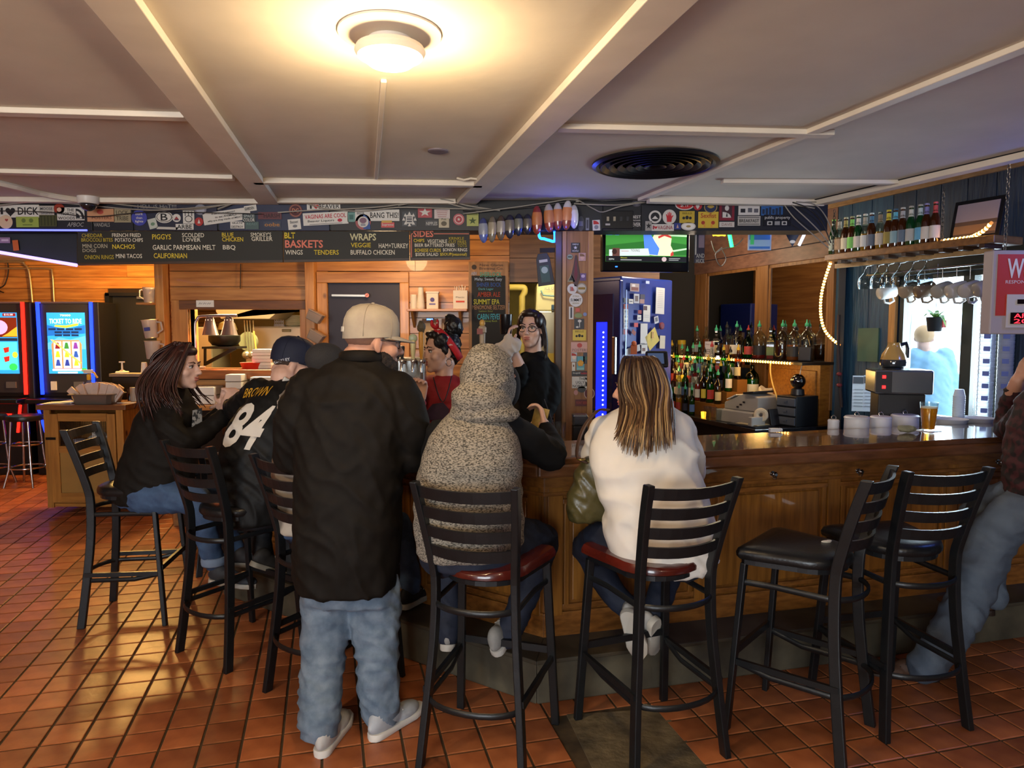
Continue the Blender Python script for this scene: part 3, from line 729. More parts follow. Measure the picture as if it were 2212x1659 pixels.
# spray bottle with yellow and white trigger
sb=root('spray_bottle','spray bottle with yellow and white trigger behind the napkin tray','bottle',(CX0+.21,CY+.36,TZ))
MB().lathe([(.035,0),(.04,.01),(.04,.12),(.03,.16),(.014,.185),(.014,.20)],16).build('bottle_body',M('bluish_plastic','#7f87a8',.25,trans=.5),sb,smooth=50)
MB().lathe([(.016,.195),(.019,.2),(.019,.245),(.012,.25)],12).build('collar',M('yellow_plastic','#d2a92b',.4),sb,smooth=50)
MB().box((-.005,0,.275),(.085,.022,.035)).box((-.055,0,.283),(.02,.014,.014)).build('spray_head',M('white_plastic','#d6d2c8',.4),sb,bevel=.004)
MB().tube([(.015,0,.27),(.05,0,.265),(.065,0,.235),(.08,0,.215)],[(.006,.01)]*4,6).build('trigger',M('yellow_plastic'),sb)
pp=MB()
for k in range(4):pp.box((CX0+.07+.02*k,CY+.06+.015*k,TZ+.004+.003*k),(.20,.13,.002),Matrix.Rotation(.2+.15*k,3,'Z'))
pp.build('paper_slips',paperw,label='stack of loose paper slips at the left of the napkin tray',cat='papers')
crumple('dark_rag',(CX0+.13,CY+.30,TZ),(.05,.05,.025),M('dark_rag','#3a3a42',.9),9,'small dark rag lying beside the steel tray','rag')
MB().box((0,0,0),(.16,.022,.004)).build('butter_knife',M('white_plastic'),loc=(CX0+.68,CY+.13,TZ+.003),rot=(0,0,.05),label='white plastic strip lying right of the steel tray',cat='plastic strip')
MB().lathe([(.03,0),(.035,.13),(.033,.131)],14).build('plastic_cup',M('clear_plastic','#cfc6b8',.2,trans=.6),loc=(CX0+.66,CY+.30,TZ),label='clear plastic cup standing behind the napkin tray',cat='cup',smooth=50)
# ---- side counter behind it with pump and cups
SCY=6.85;a=D(236,806,SCY);b=D(322,806,SCY);b.x-=.02
sc=root('side_counter','narrow steel-edged side counter in front of the black door','counter',(a.x,SCY,0))
Bx('top',((b.x-a.x)/2,.09,a.z-.02),(b.x-a.x,.2,.03),M('dull_steel'),sc,bevel=.003);Bx('body',((b.x-a.x)/2,.09,(a.z-.04)/2),(b.x-a.x-.04,.16,a.z-.04),M('black_trim'),sc)
pz=a.z-.005;px_=D(264,800,SCY+.12).x
pm_=root('pump_dispenser','white plastic pump dispenser on the side counter','dispenser',(px_,SCY+.12,pz))
MB().lathe([(.06,0),(.062,.008),(.055,.016),(.03,.018),(.012,.03)],20).build('lid',M('white_plastic'),pm_,smooth=40)
MB().lathe([(.009,.03),(.008,.10)],8).box((0,0,.107),(.05,.018,.014)).build('pump',M('white_plastic'),pm_)
cx_=D(312,800,SCY+.1).x;MB().lathe([(.035,0),(.03,.02),(.025,.10),(.024,.105)],16).build('white_cup',M('white_plastic'),loc=(cx_,SCY+.1,pz),label='upturned white cup stack on the side counter',cat='cup',smooth=40)
for k in range(3):
 q=D(266+12*k,830,CY+.36)
 MB().lathe([(.022,0),(.024,.06),(.018,.075),(.018,.10),(.014,.11)],12).build('sauce_bottle',M('dark_sauce','#1b1210',.2),loc=(q.x+.06,CY+.36,TZ),label='small dark sauce bottle at the back of the pine cabinet, %s of three'%('left','middle','right')[k],cat='bottle',group='sauce bottles on the cabinet',smooth=40)
# ============================================================ GAMING MACHINES
def slot_machine(x,neon,label,art):
 YF=8.05;r=root('gaming_machine',label,'gaming machine',(x,YF,0))
 W=.60;bk=M('slot_black','#0b0b0d',.35)
 Bx('lower_body',(0,.28,.42),(W+.10,.5,.84),bk,r,bevel=.01);Bx('screen_housing',(0,.27,1.44),(W+.04,.30,1.10),bk,r,bevel=.012)
 Bx('side_panel',(W/2+.055,.27,1.42),(.07,.36,1.14),M('slot_dark','#121216',.5),r,bevel=.01)
 Bx('button_deck',(0,.02,.87),(W+.10,.34,.05),bk,r,bevel=.012)
 Bx('bezel',(0,.115,1.46),(W-.02,.012,1.02),M('slot_bezel','#3a3b40',.3,.4),r)
 Bx('top_trim',(0,.11,1.985),(W,.03,.02),chrome,r)
 Bx('bill_slot',(-.17,.10,1.03),(.06,.02,.10),M('white_plastic'),r);Bx('card_slot',(.12,.10,1.04),(.11,.02,.07),M('slot_grey','#5a5a60',.4),r)
 for s in(-1,1):
  MB().bar((s*(W/2-.005),.085,.93),(s*(W/2+.005),.085,1.99),.026,.03,up=(0,1,0)).build('neon_edge',neon,r)
  MB().bar((s*(W/2-.005),-.02,.82),(s*(W/2-.07),.01,.50),.022,.02,up=(0,1,0)).build('neon_edge_lower',neon,r)
 Bx('belly_light',(.06,.015,.70),(.20,.02,.03),neon,r)
 sc_=Bx('screen',(0,.105,1.52),(.435,.008,.70),glow('#2a9be8',1.15),r)
 def pc(name,x0,z0,x1,z1,col,s=1.0,y=.0995,poly=None):
  mb=MB()
  if poly:mb.prism([(p[0]*.435,p[1]*.70)for p in poly],-.001,.001,Matrix.Translation((0,y,1.52))@Matrix.Rotation(R(90),4,'X'))
  else:mb.box((((x0+x1)/2)*.435,y,1.52+((z0+z1)/2)*.70),((x1-x0)*.435,.002,(z1-z0)*.70))
  mb.build(name,glow(col,s),sc_)
 art(pc,r,sc_);return r
def art_ticket(pc,r,sc_):
 pc('sky_band',0,0,0,0,'#1d6fd0',.8,poly=[(-.5,.12),(.5,.16),(.5,.30),(0,.22),(-.5,.30)])
 pc('hill',0,0,0,0,'#58b4f0',.9,poly=[(-.5,.0),(-.2,.10),(.1,.06),(.5,.12),(.5,-.1),(-.5,-.1)])
 pc('title_swoosh',0,0,0,0,'#e9c33a',1.2,.0985,poly=[(-.30,.27),(0,.25),(.32,.29),(.34,.33),(0,.29),(-.28,.30)])
 text('TICKET TO RIDE',(0,.096,1.52+.36*.70),.37,.055,glow('#e8f4ff',1.6),sc_,bold=.01)
 text('70000',(0,.096,1.52+.455*.70),.12,.022,glow('#ffe14a',1.4),sc_)
 for j,n in enumerate((4,3,3)):
  for i in range(n):pc('prize_pill',-.46+(.23*i if n==4 else.16+.22*i),.215-.05*j,-.27+(.23*i if n==4 else.16+.22*i),.245-.05*j,'#16305f',.5,.0975)
 pc('reel_arch',0,0,0,0,'#d98f56',.9,.0985,poly=[(-.38,-.42),(.38,-.42),(.40,-.02),(.33,.05),(-.33,.05),(-.40,-.02)])
 for i in range(3):
  x=-.24+.24*i;pc('reel',x-.10,-.41,x+.10,.03,'#bcd9ee',1.1,.0975)
  for j,c in enumerate((('#3148a8','#f0d22a','#7f1d22'),('#2d3f9e','#f0e23a','#3a8a3a'),('#e5d53a','#2b57b8','#7a3aa8'))[i]):
   pc('reel_symbol',0,0,0,0,c,.9,.096,poly=[(x-.065,-.37+.14*j),(x+.065,-.37+.14*j),(x+.03,-.27+.14*j),(x-.03,-.27+.14*j)])
 pc('payline',0,0,0,0,'#ffb060',1.3,.0955,poly=[(-.42,.06),(-.36,.06),(.38,-.32),(.34,-.34)])
 pc('credit_bar',-.40,-.455,.40,-.425,'#dfe8ff',.9,.097);pc('button_green',.38,-.47,.50,-.41,'#2fbf4a',1.0,.096);pc('footer',-.26,-.495,.26,-.47,'#e8f4ff',.9,.097)
def art_cherry(pc,r,sc_):
 pc('upper_art',-.5,.10,.5,.42,'#7a2a12',.6);pc('big_gem',0,0,0,0,'#e79ac8',1.5,.0985,poly=[(.02+.24*math.cos(a),.26+.12*math.sin(a))for a in[i*math.pi/8 for i in range(16)]])
 pc('gold_pile',0,0,0,0,'#e8a82a',1.1,.098,poly=[(.1,.11),(.5,.11),(.5,.27),(.38,.22),(.25,.16)])
 pc('meter',.14,.44,.48,.49,'#8a1f1f',.8);text('$15.58',(.13,.096,1.52+.465*.70),.10,.022,glow('#ffffff',1.4),sc_)
 pc('symbol_row',-.5,.035,.5,.085,'#20304e',.7);pc('play_field',-.48,-.44,.48,.02,'#4fd3d8',1.1,.0985)
 for j in range(2):pc('gem',0,0,0,0,'#c4281c',1.0,.097,poly=[(.12,-.08-.15*j),(.27,-.06-.15*j),(.26,-.14-.15*j),(.15,-.16-.15*j)])
 pc('coin',0,0,0,0,'#ecd23a',1.1,.097,poly=[(.42+.07*math.cos(a),-.19+.05*math.sin(a))for a in[i*math.pi/5 for i in range(10)]])
 pc('green_button',0,0,0,0,'#2fd05a',1.1,.097,poly=[(.36+.11*math.cos(a),-.39+.06*math.sin(a))for a in[i*math.pi/5 for i in range(10)]])
q=D(130,700,8.05);slot_machine(q.x,glow('#1430ff',4.0),'gaming machine with blue neon edges and a railway game on screen',art_ticket)
q2=D(-15,700,8.05);slot_machine(q2.x-.02,glow('#ff1a10',4.0),'gaming machine with red neon edges cut by the left photo edge',art_cherry)
# conduits on the wall above the machines
cm=M('conduit','#b8a27c',.35,.7)
def wl(px,py,off=.03):return D(px,py,YL-off)
MB().tube(smoothpath([wl(-60,566),wl(40,566),wl(52,570),wl(62,585),wl(67,620),wl(70,655)],4),.014,8).build('conduit_pipe',cm,smooth=60,label='bent steel conduit running down to the blue gaming machine',cat='pipe')
MB().tube([wl(-60,580),wl(100,580),wl(112,582),wl(114,600),wl(117,655)],.012,8).build('conduit_pipe',cm,smooth=60,label='straight steel conduit with an elbow right of the bent one',cat='pipe')
MB().tube(smoothpath([wl(14,555),wl(18,585),wl(10,615),wl(-5,625),wl(8,632)],4),.007,6).build('black_cable',M('cable_black','#151210',.6),label='short black cable dangling on the orange plank wall',cat='cable')
# ============================================================ KITCHEN SEEN THROUGH THE PASS
KZ=PZ0
pinkm=M('pinkish_steel','#b9a09a',.3,.85);ssteel=M('stainless','#b5a98a',.28,.9);pot=M('black_iron_pot','#1b1712',.45,.5)
# heat lamp stand with two cone shades
hl=root('heat_lamp_stand','steel stand with two cone heat lamps on the kitchen pass sill','heat lamp',(D(424,796,5.98).x,5.98,KZ))
o0=Vector(hl.location)
arm=[D(424,796,5.98),D(422,740,5.98),D(421,702,5.98),D(426,690,5.98),D(438,683,5.98),D(512,682,5.98)]
MB().tube([p-o0 for p in smoothpath(arm,4)],.012,10).build('arm',pinkm,hl,smooth=60)
MB().box((0,0,.008),(.10,.14,.016)).build('foot',pinkm,hl,bevel=.004)
for px in(453,494):
 c=D(px,683,5.98)-o0
 sh=MB().lathe([(.014,0),(.03,-.012),(.033,-.02),(.066,-.15),(.07,-.158),(.064,-.156),(.028,-.02)],24,c).build('lamp_shade',pinkm,hl,smooth=40)
 MB().lathe([(.012,-.05),(.03,-.10),(.034,-.125),(.02,-.142),(.002,-.146)],16,c).build('bulb',M('red_bulb','#ff3a14',.4,emit='#ff3a14',es=14.0),sh,smooth=True)
 for k in range(8):MB().ell(c+Vector((.036*math.cos(k*math.pi/4),.036*math.sin(k*math.pi/4),-.032)),.004,n=6,m=4).build('vent_hole',M('bulb_leak','#ffd9b0',.5,emit='#ffd9b0',es=1.5),sh)
 point('heat_lamp_glow',(c+o0)+Vector((0,0,-.165)),1.6,(1.0,.16,.04),.03)
# note taped on the header
nb=D(443,656,YB-.06);r=MB().box((0,0,0),(.145,.003,.055)).build('paper_note',paperw,loc=nb,label='small handwritten white paper note taped above the kitchen pass',cat='note')
for k in range(3):MB().tube([(-.05+.035*k,-.003,-.006),(-.04+.035*k,-.003,.008),(-.032+.035*k,-.003,-.004),(-.022+.035*k,-.003,.007)],.0015,4).build('scribble',flat('#5a5560'),r)
# hood
hd=root('exhaust_hood','long stainless exhaust hood over the kitchen line','hood',(-1.7,7.2,2.0))
a=D(488,664,7.2)-hd.location;b=D(664,664,7.2)-hd.location;c=D(600,690,7.2)-hd.location
MB().prism([(a.x,-.02),(b.x+.3,-.02),(b.x+.3,.10),(b.x-.05,.08),(c.x,c.z-a.z+.0),(a.x+.05,c.z-a.z),(a.x,-.05)],-.25,.25,Matrix.Translation((0,0,a.z))@Matrix.Rotation(R(90),4,'X')).build('hood_shell',ssteel,hd,bevel=.004)
MB().box(((a.x+b.x)/2,.0,a.z+.25),(abs(b.x-a.x)+.3,.5,.5)).build('hood_box',ssteel,hd)
# wall shelf bracket with dark pot
r=root('pot_shelf','black iron wall shelf with diagonal bracket in the kitchen','shelf',D(478,751,6.6));o0=Vector(r.location)
MB().box((0,.08,0),(.32,.26,.02)).build('shelf_board',pot,r);MB().bar(D(444,786,6.6)-o0,D(508,752,6.6)-o0,.03,.03).build('brace',pot,r);MB().bar(D(443,790,6.65)-o0,D(443,752,6.65)-o0,.02,.02).build('upright',pot,r)
MB().bar(D(443,800,6.65)-o0,D(443,900,6.65)-o0,.02,.02).build('upright',pot,r)
MB().lathe([(.05,0),(.10,.01),(.13,.05),(.13,.10),(.12,.105)],20,(0,0,0),sx=1.1).build('dark_pan',pot,loc=o0+Vector((-.0,.08,.011)),label='dark round pan on the black kitchen shelf',cat='pan',smooth=40)
MB().lathe([(.04,0),(.09,.05),(.07,.11),(.02,.135)],16).build('bronze_lid',M('bronze','#6a5226',.3,.7),loc=o0+Vector((.03,.08,.117)),label='domed bronze lid resting on the dark pan',cat='lid',smooth=40)
# back line: steel cabinet, white refrigerator with plates and basket on it
Bx('steel_cooler',(-3.08,7.15,.85),(.30,.45,1.7),ssteel,bevel=.01,label='tall curved stainless cooler at the left of the kitchen',cat='cooler')
fr=root('white_refrigerator','white kitchen refrigerator door seen through the pass','refrigerator',(D(610,800,7.5).x,7.7,0));fx=fr.location.x
zt_=D(610,705,7.4).z
Bx('body',(0,0,zt_/2),(.54,.6,zt_),M('white_enamel','#e4dcc0',.35),fr,bevel=.015);Bx('door',(0,-.31,zt_/2),(.53,.03,zt_-.02),M('white_enamel'),fr,bevel=.01)
hh=D(620,714,7.38)-Vector((fx,7.7,0));Bx('handle',(hh.x,-.34,hh.z),(.09,.03,.03),M('handle_grey','#8a835c',.4),fr,bevel=.006)
pc_=D(636,700,7.6)
plate=MB().lathe([(.05,0),(.06,.004),(.085,.01),(.095,.016),(.093,.018),(.06,.008)],24).mesh('plate',M('plate_cream','#e0d6ac',.3),True)
for k in range(9):
 o=bpy.data.objects.new('plate',plate);COL.objects.link(o);o.location=(pc_.x,7.6,zt_+.001+.0125*k);tag(o,'cream plate stacked on the white refrigerator, %s from the bottom'%ORD[k],'plate','plates stacked on the refrigerator')
q=D(606,700,7.6);r=root('white_basket','white perforated plastic basket beside the plate stack','basket',(q.x,7.6,zt_))
for k in range(5):Bx('basket_slat',(0,-.05,.02+.03*k),(.10,.006,.012),M('white_plastic'),r)
for k in range(5):Bx('basket_rib',(-.045+.0225*k,-.05,.08),(.008,.006,.15),M('white_plastic'),r)
Bx('basket_base',(0,0,.01),(.11,.1,.02),M('white_plastic'),r)
# hanging utensils
for k,(px,kind)in enumerate(((528,0),(534,1),(540,0),(547,1))):
 t=D(px,692,7.0);r=root('kitchen_ladle','steel %s hanging %s in the kitchen'%(('ladle','spatula')[kind],('leftmost','second from left','third from left','rightmost')[k]),'utensil',t,group='hanging kitchen utensils')
 MB().bar((0,0,0),(.01,0,-.30),.012,.006).build('handle',ssteel,r)
 if kind:Bx('blade',(.012,0,-.36),(.07,.006,.12),ssteel,r,bevel=.003)
 else:MB().ell((.01,0,-.34),(.045,.03,.04),n=12,m=8).build('bowl',ssteel,r,smooth=True)
a,b=D(548,715,6.9),D(567,757,6.7);b=Vector((a.x+.22,6.75,0));MB().tube([a,(a+b)/2,b],.009,8).build('wooden_stick',wood('stick_wood','#b98c3e','#8f6524',2,.5,5),label='wooden paddle handle leaning in the kitchen',cat='handle')
r=MB().lathe([(.09,0),(.1,.02),(.09,.04)],24,(0,0,0),Matrix.Rotation(R(90),3,'X')).build('wall_fan',M('fan_grey','#8a865f',.4,.5),loc=D(538,738,7.05),label='round grey fan behind the hanging utensils',cat='fan',smooth=40)
# foam boxes and red basket on the sill
foam=M('foam_white','#d8cfc4',.6)
fb=D(573,795,5.98)
for k in range(3):
 r=root('foam_box','white foam takeout box on the pass sill, %s of the stack'%('bottom','middle','top')[k],'box',(fb.x,5.97,KZ+.055*k),group='takeout boxes on the pass sill')
 MB().box((0,0,.013),(.155,.15,.026),taper=1.06).build('box_base',foam,r,bevel=.004);MB().box((0,0,.040),(.165,.16,.026),taper=.92).build('box_lid',foam,r,bevel=.004)
q=D(543,795,5.92);mb=MB()
L_=[(.06,0),(.075,.05),(.078,.052),(.07,.05),(.055,.004)];mb.lathe(L_,16,sx=1.2)
mb.build('red_basket',M('red_plastic','#c8301a',.4),loc=(q.x,5.92,KZ),label='red plastic food basket on the pass sill',cat='basket',smooth=40)
MB().box((0,0,.06),(.075,.075,.12)).box((0,0,.13),(.05,.05,.02)).build('napkin_box',M('pink_white','#d0b0a6',.6),loc=(D(413,760,5.85).x,5.83,KZ),label='narrow white dispenser at the left end of the pass sill',cat='dispenser',bevel=.004)
# shelf under the pass with stacked foam boxes
us=D(430,869,5.8);r=root('under_shelf','pine shelf below the kitchen pass','shelf',(-2.2,5.72,us.z))
Bx('shelf_board',(0,0,-.02),(1.15,.34,.04),pine,r,bevel=.004);Bx('support',(-.5,.1,-.48),(.06,.06,.88),pine_v,r);Bx('support',(.5,.1,-.48),(.06,.06,.88),pine_v,r)
for(x,w_,h_,n_,lab)in((-2.50,.26,.07,2,'wide foam tray left'),(-2.22,.13,.06,4,'foam cup tray middle'),(-1.98,.22,.055,4,'foam box right')):
 for k in range(n_):
  MB().box((0,0,h_/2),(w_,.2,h_-.004),taper=.96).build('foam_tray',foam,loc=(x,5.72,us.z+h_*k+.001),bevel=.006,label='white %s on the shelf below the pass, %s from the bottom'%(lab,('first','second','third','fourth')[k]),cat='tray',group='foam trays below the pass')
# clear plastic pitchers and tubs hung on the posts
clearp=M('frosted_plastic','#c8b4a4',.35,trans=.35,alpha=.85)
def pitcher(c,tilt,lab,s=1.0,mark=True,ty=0):
 r=root('plastic_pitcher',lab,'pitcher',c,group='plastic pitchers at the kitchen');r.rotation_euler=(ty,tilt,0);r.scale=(s,s,s)
 MB().lathe([(.045,0),(.05,.005),(.062,.15),(.068,.155),(.062,.152),(.05,.012)],20).build('pitcher_body',clearp,r,smooth=40)
 MB().tube([(.058,0,.13),(.095,0,.125),(.10,0,.06),(.055,0,.035)],(.009),8).build('pitcher_handle',clearp,r,smooth=60)
 if mark:MB().box((0,-.057,.075),(.05,.004,.03)).build('blue_mark',flat('#3a3a78'),r)
q=D(338,655,5.86);Bx('pitcher_shelf',(q.x-.03,5.79,q.z-.008),(.13,.14,.016),pine,label='tiny wooden shelf holding a plastic pitcher on the post',cat='shelf')
pitcher((q.x-.02,5.79,q.z+.001),0,'frosted plastic pitcher standing on the tiny post shelf',.8);bpy.data.objects['plastic_pitcher'].rotation_euler=(0,0,R(180))
q=D(333,730,5.78);pitcher((q.x,5.74,q.z),-.1,'frosted plastic pitcher hanging on the left post, upper one',.95,True)
q=D(336,775,5.78);pitcher((q.x,5.74,q.z),.0,'frosted plastic pitcher hanging on the left post, lower one',.95,False)
def tub(c,rot,lab):
 r=root('plastic_tub',lab,'container',c,group='clear tubs hung on the pine post');r.rotation_euler=rot
 MB().box((0,0,0),(.105,.09,.075),taper=1.15).build('tub_body',M('tub_plastic','#b9a596',.2,trans=.5,alpha=.9),r,bevel=.008)
 MB().box((0,0,-.02),(.09,.078,.03)).build('tub_content',M('tub_dark','#6b5648',.6),r);MB().box((0,0,.04),(.125,.108,.008)).build('tub_rim',M('tub_plastic'),r,bevel=.002)
tub(D(680,685,5.72),(0,.5,0),'tilted clear plastic tub on the pine post, upper one');tub(D(682,728,5.72),(0,.55,0),'tilted clear plastic tub on the pine post, lower one')
for py in(672,716):
 MB().tube([D(672,py,5.80),D(674,py+4,5.74)],.005,6).build('post_nail',M('black_iron','#17120d',.5,.6),label='black nail on the pine post above the %s tub'%('upper' if py<700 else 'lower'),cat='nail')
# chain hanging at the header
MB().tube([D(520,570,YB-.03),D(519,640,YB-.03)],.004,5).build('pull_chain',M('dark_wire'),label='thin chain hanging above the kitchen pass',cat='chain')
# ============================================================ WALL SHELF WITH CUPS, CLIPBOARDS, BEER BOARD
a=D(884,671,YB-.02);b=D(1011,671,YB-.02)
ws=root('wall_shelf','pine wall shelf with paper cups and boxes right of the dark door','shelf',((a.x+b.x)/2,YB-.085,a.z));sw=b.x-a.x
Bx('shelf_board',(0,0,0),(sw,.17,.018),pine,ws,bevel=.003)
for x in(-sw/2+.04,sw/2-.06):MB().prism([(-.08,-.01),(.085,-.01),(.085,-.14)],-.01,.01,Matrix.Translation((x,0,0))@Matrix(((0,0,1,0),(1,0,0,0),(0,1,0,0),(0,0,0,1)))).build('bracket',pine,ws)
sz_=a.z+.010;sy_=YB-.09;cupw=M('cup_white','#d2c2ac',.6)
MB().lathe([(.027,0),(.027,.115),(.024,.118)],18).build('cup_sleeve',cupw,loc=(D(894,660,sy_).x,sy_,sz_),smooth=40,label='short white roll on the wall shelf, leftmost',cat='roll')
pr_=[(.032,0)]
for k in range(9):pr_+=[(.036-.0012*k,.02+.012*k),(.034-.0012*k,.021+.012*k)]
pr_+=[(.022,.175),(.02,.176)]
MB().lathe(pr_,18).build('paper_cup_stack',cupw,loc=(D(909,660,sy_).x,sy_,sz_),smooth=50,label='tall stack of white paper cups on the wall shelf',cat='cups')
r=Bx('paper_box',(0,0,.065),(.095,.07,.13),cupw,loc=None,bevel=.003,label='white box with purple emblem on the wall shelf',cat='box');r.location=(D(935,660,sy_).x,sy_,sz_)
MB().box((0,0,.135),(.105,.08,.012)).build('box_lid',cupw,r);MB().lathe([(.018,0),(.018,.002)],12,(0,-.037,.075),Matrix.Rotation(R(90),3,'X')).build('emblem',flat('#4b3f78'),r);MB().box((0,-.036,.04),(.05,.002,.012)).build('emblem_text_bar',flat('#6a5f92'),r)
r=Bx('stir_stick_box',(0,0,.075),(.115,.08,.15),cupw,bevel=.003,label='white box of stir sticks with red stripe on the wall shelf',cat='box');r.location=(D(995,660,sy_).x,sy_,sz_)
MB().box((0,-.041,.06),(.07,.002,.014)).build('red_stripe',flat('#c0402a'),r)
text('Plastic',(0,-.0415,.095),.07,.012,flat('#5b5048'),r)
for k in range(9):MB().bar((-.04+.009*k,random.uniform(-.02,.02),.14),(-.045+.01*k+random.uniform(-.01,.01),0,.17+random.uniform(0,.03)),.006,.003).build('stir_stick',cupw,r)
cbm=M('hardboard','#7b4f2a',.6,noise=.2,nscale=8)
for k,(px,lab)in enumerate(((929,'left'),(971,'right'))):
 q=D(px,720,YB-.015);r=root('clipboard','brown clipboard hanging under the wall shelf, %s one'%lab,'clipboard',q,group='clipboards under the wall shelf')
 Bx('board',(0,0,0),(.13,.006,.24),cbm,r,bevel=.002);Bx('clip',(0,-.008,.115),(.06,.012,.022),M('blue_clip','#5577c8',.25,.6),r,bevel=.004)
 Bx('paper',(0,-.0045,-.01),(.115,.002,.19),M('kraft_paper','#a98b68',.7),r)
# chalk beer list
a=D(1012,565,YB-.05);b=D(1098,765,YB-.05);bw=b.x-a.x;bh=a.z-D(1055,800,YB-.05).z
bb=root('beer_board','tall wood-framed chalkboard with handwritten beer list behind the bartenders','chalkboard',((a.x+b.x)/2,YB-.05,a.z-bh/2))
fw_=wood('board_frame','#94693c','#74502a',2,.5,5);slate=M('chalkboard_black','#16171a',.75,noise=.3,nscale=4)
Bx('backing',(0,.01,0),(bw,.02,bh),fw_,bb,bevel=.003)
tp_=.085;Bx('slate',(0,-.004,-.02),(bw-.05,.008,bh-.19),slate,bb)
text('New Glarus\nBrewing Co.',(.025,-.003,bh/2-.045),bw*.60,.055,flat('#3a2413'),bb)
MB().lathe([(.02,0),(.02,.002)],16,(-bw*.36,-.001,bh/2-.045),Matrix.Rotation(R(90),3,'X')).build('brewery_emblem',flat('#2a1c12'),bb)
def yl(py):return D(1055,py,YB-.05).z-bb.location.z
for sv,px,py,wpx,hpx,col in(('SHERLOCK',1060,593,46,10,'#3d8a7a'),('Malty, Sweet, Easy',1055,604,58,8,'#8fa0b8'),('SHINER BOCK',1056,615,52,9,'#2c4a8a'),('Dark Lager',1050,625,32,6,'#4a8a96'),
('AMBER ALE',1056,636,48,10,'#8a3626'),('SUMMIT EPA',1051,652,55,11,'#a3a23a'),('MENOMONIE SELTZER',1056,664,70,9,'#8a6a50'),('Lemon Sour',1050,672,30,4,'#6a7a3a'),('CABIN FEVER',1057,684,51,12,'#3e93a6'),('Honey Bock',1060,694,28,5,'#7a8a3a')):
 text(sv,(D(px,py,YB-.06).x-bb.location.x,-.009,yl(py)),wpx*YB/FPX,hpx*YB/FPX,M('chalk_'+col[1:],col,.9),bb,bold=.006)
text('ABV',(D(1024,591,YB-.06).x-bb.location.x,-.009,yl(591)),12*YB/FPX,7*YB/FPX,M('chalk_8fa0b8'),bb)
text('Guid',(D(1034,733,YB-.06).x-bb.location.x,-.003,yl(740)),26*YB/FPX,9*YB/FPX,flat('#3a2413'),bb)
# ============================================================ BACK ROOM: PIPES, ICE BIN
pvc=M('pvc_pipe','#c2b16a',.4);copper=M('old_pipe','#9a7a32',.35,.6)
MB().tube(smoothpath([D(1100,621,6.7),D(1128,621,6.7),D(1133,624,6.7),D(1133,632,6.7)],3)+[D(1128,640,6.7),D(1127,760,6.7),Vector((D(1127,760,6.7).x,6.7,0))],.030,12).build('drain_pipe',pvc,smooth=60,label='cream plastic drain pipe with an elbow in the back room',cat='pipe')
for k,(y0,y1)in enumerate(((570,566),(578,571),(586,590),(594,580),(601,606))):
 MB().tube(smoothpath([D(1085,y0,7.0+.1*k),D(1130,y0+3,6.9+.1*k),D(1175,y1,6.8+.1*k),D(1290,y1-4,6.7+.1*k)],4),.016+.006*(k%2),8).build('ceiling_pipe',copper,smooth=60,label='%s of the yellowish pipes under the back room ceiling'%('topmost','second','third','fourth','lowest')[k],cat='pipe',group='back room ceiling pipes')
for k,(xa,xb)in enumerate(((1262,1305),(1270,1312))):MB().tube([D(xa,560,6.6),D(xb,600,6.4)],.012,8).build('ceiling_pipe',copper,label='slanting pipe right of the stickered post, %s one'%('upper','lower')[k],cat='pipe',group='back room ceiling pipes')
im=root('ice_machine','stainless ice bin with cream hood lettered ICE ONLY in the back room','ice machine',(D(1187,700,6.6).x+.02,6.9,0));ix=im.location.x
def iz(py):return D(1187,py,6.6).z
Bx('bin_body',(0,0,iz(672)/2),(.30,.6,iz(672)),ssteel,im,bevel=.01);Bx('bin_band',(0,-.31,iz(775)),(.30,.02,.10),M('cream_band','#b8a252',.5),im)
MB().box((0,-.05,(iz(672)+iz(612))/2),(.30,.5,iz(612)-iz(672)),taper=.92).build('hood',M('ice_hood','#c9c4a4',.35),im,bevel=.015)
Bx('blue_scoop',(.03,-.33,iz(664)),(.07,.03,.05),M('scoop_blue','#2c4a6e',.4),im,bevel=.006)
MB().tube([(-.10,-.32,iz(628)),(-.08,-.33,iz(638)),(.02,-.34,iz(640)),(.12,-.33,iz(638))],.008,8).build('blue_handle',M('handle_blue','#5d8aa6',.3),im,smooth=60)
text('ICE ONLY',(.01,-.318,iz(623)),.15,.028,flat('#7d8aa8'),im)
# dark cooler with vertical lettering behind the second bartender
dc=root('dark_cooler','low black cooler with vertical white lettering behind the second bartender','cooler',(D(1195,850,5.6).x+.03,5.8,0))
zt_=D(1195,795,5.6).z;Bx('cooler_body',(0,.1,zt_/2),(.42,.5,zt_),M('cooler_black','#0f0f14',.4),dc,bevel=.01)
text('ONLY IN WISCONSIN',(-.03,-.152,D(1188,855,5.65).z),.40,.05,flat('#8d8a96'),dc,X=(0,0,1),Z=(-1,0,0))
# hanging dark sign on a bracket of the post
q=D(1210,540,4.72);MB().bar(q,D(1166,541,4.72),.012,.03).build('sign_bracket',M('black_iron'),label='black iron bracket sticking out left of the stickered post',cat='bracket')
q=D(1176,582,4.70);r=root('hanging_sign','black paddle-shaped sign with green label hanging from the post bracket','sign',q);r.rotation_euler=(0,R(-8),0)
MB().prism([(-.055,-.105),(.055,-.105),(.045,.07),(.03,.105),(-.03,.105),(-.045,.07)],-.006,.006,Matrix.Rotation(R(90),4,'X')).build('sign_board',M('sign_black','#181a1c',.5),r,bevel=.002)
Bx('green_label',(0,-.008,-.03),(.06,.002,.11),flat('#39544a'),r);Bx('white_band',(0,-.008,.055),(.055,.002,.018),flat('#b9b9b0'),r)
MB().lathe([(.022,0),(.022,.002)],14,(0,-.0095,-.005),Matrix.Rotation(R(90),3,'X')).build('round_emblem',flat('#9db0a4'),r)
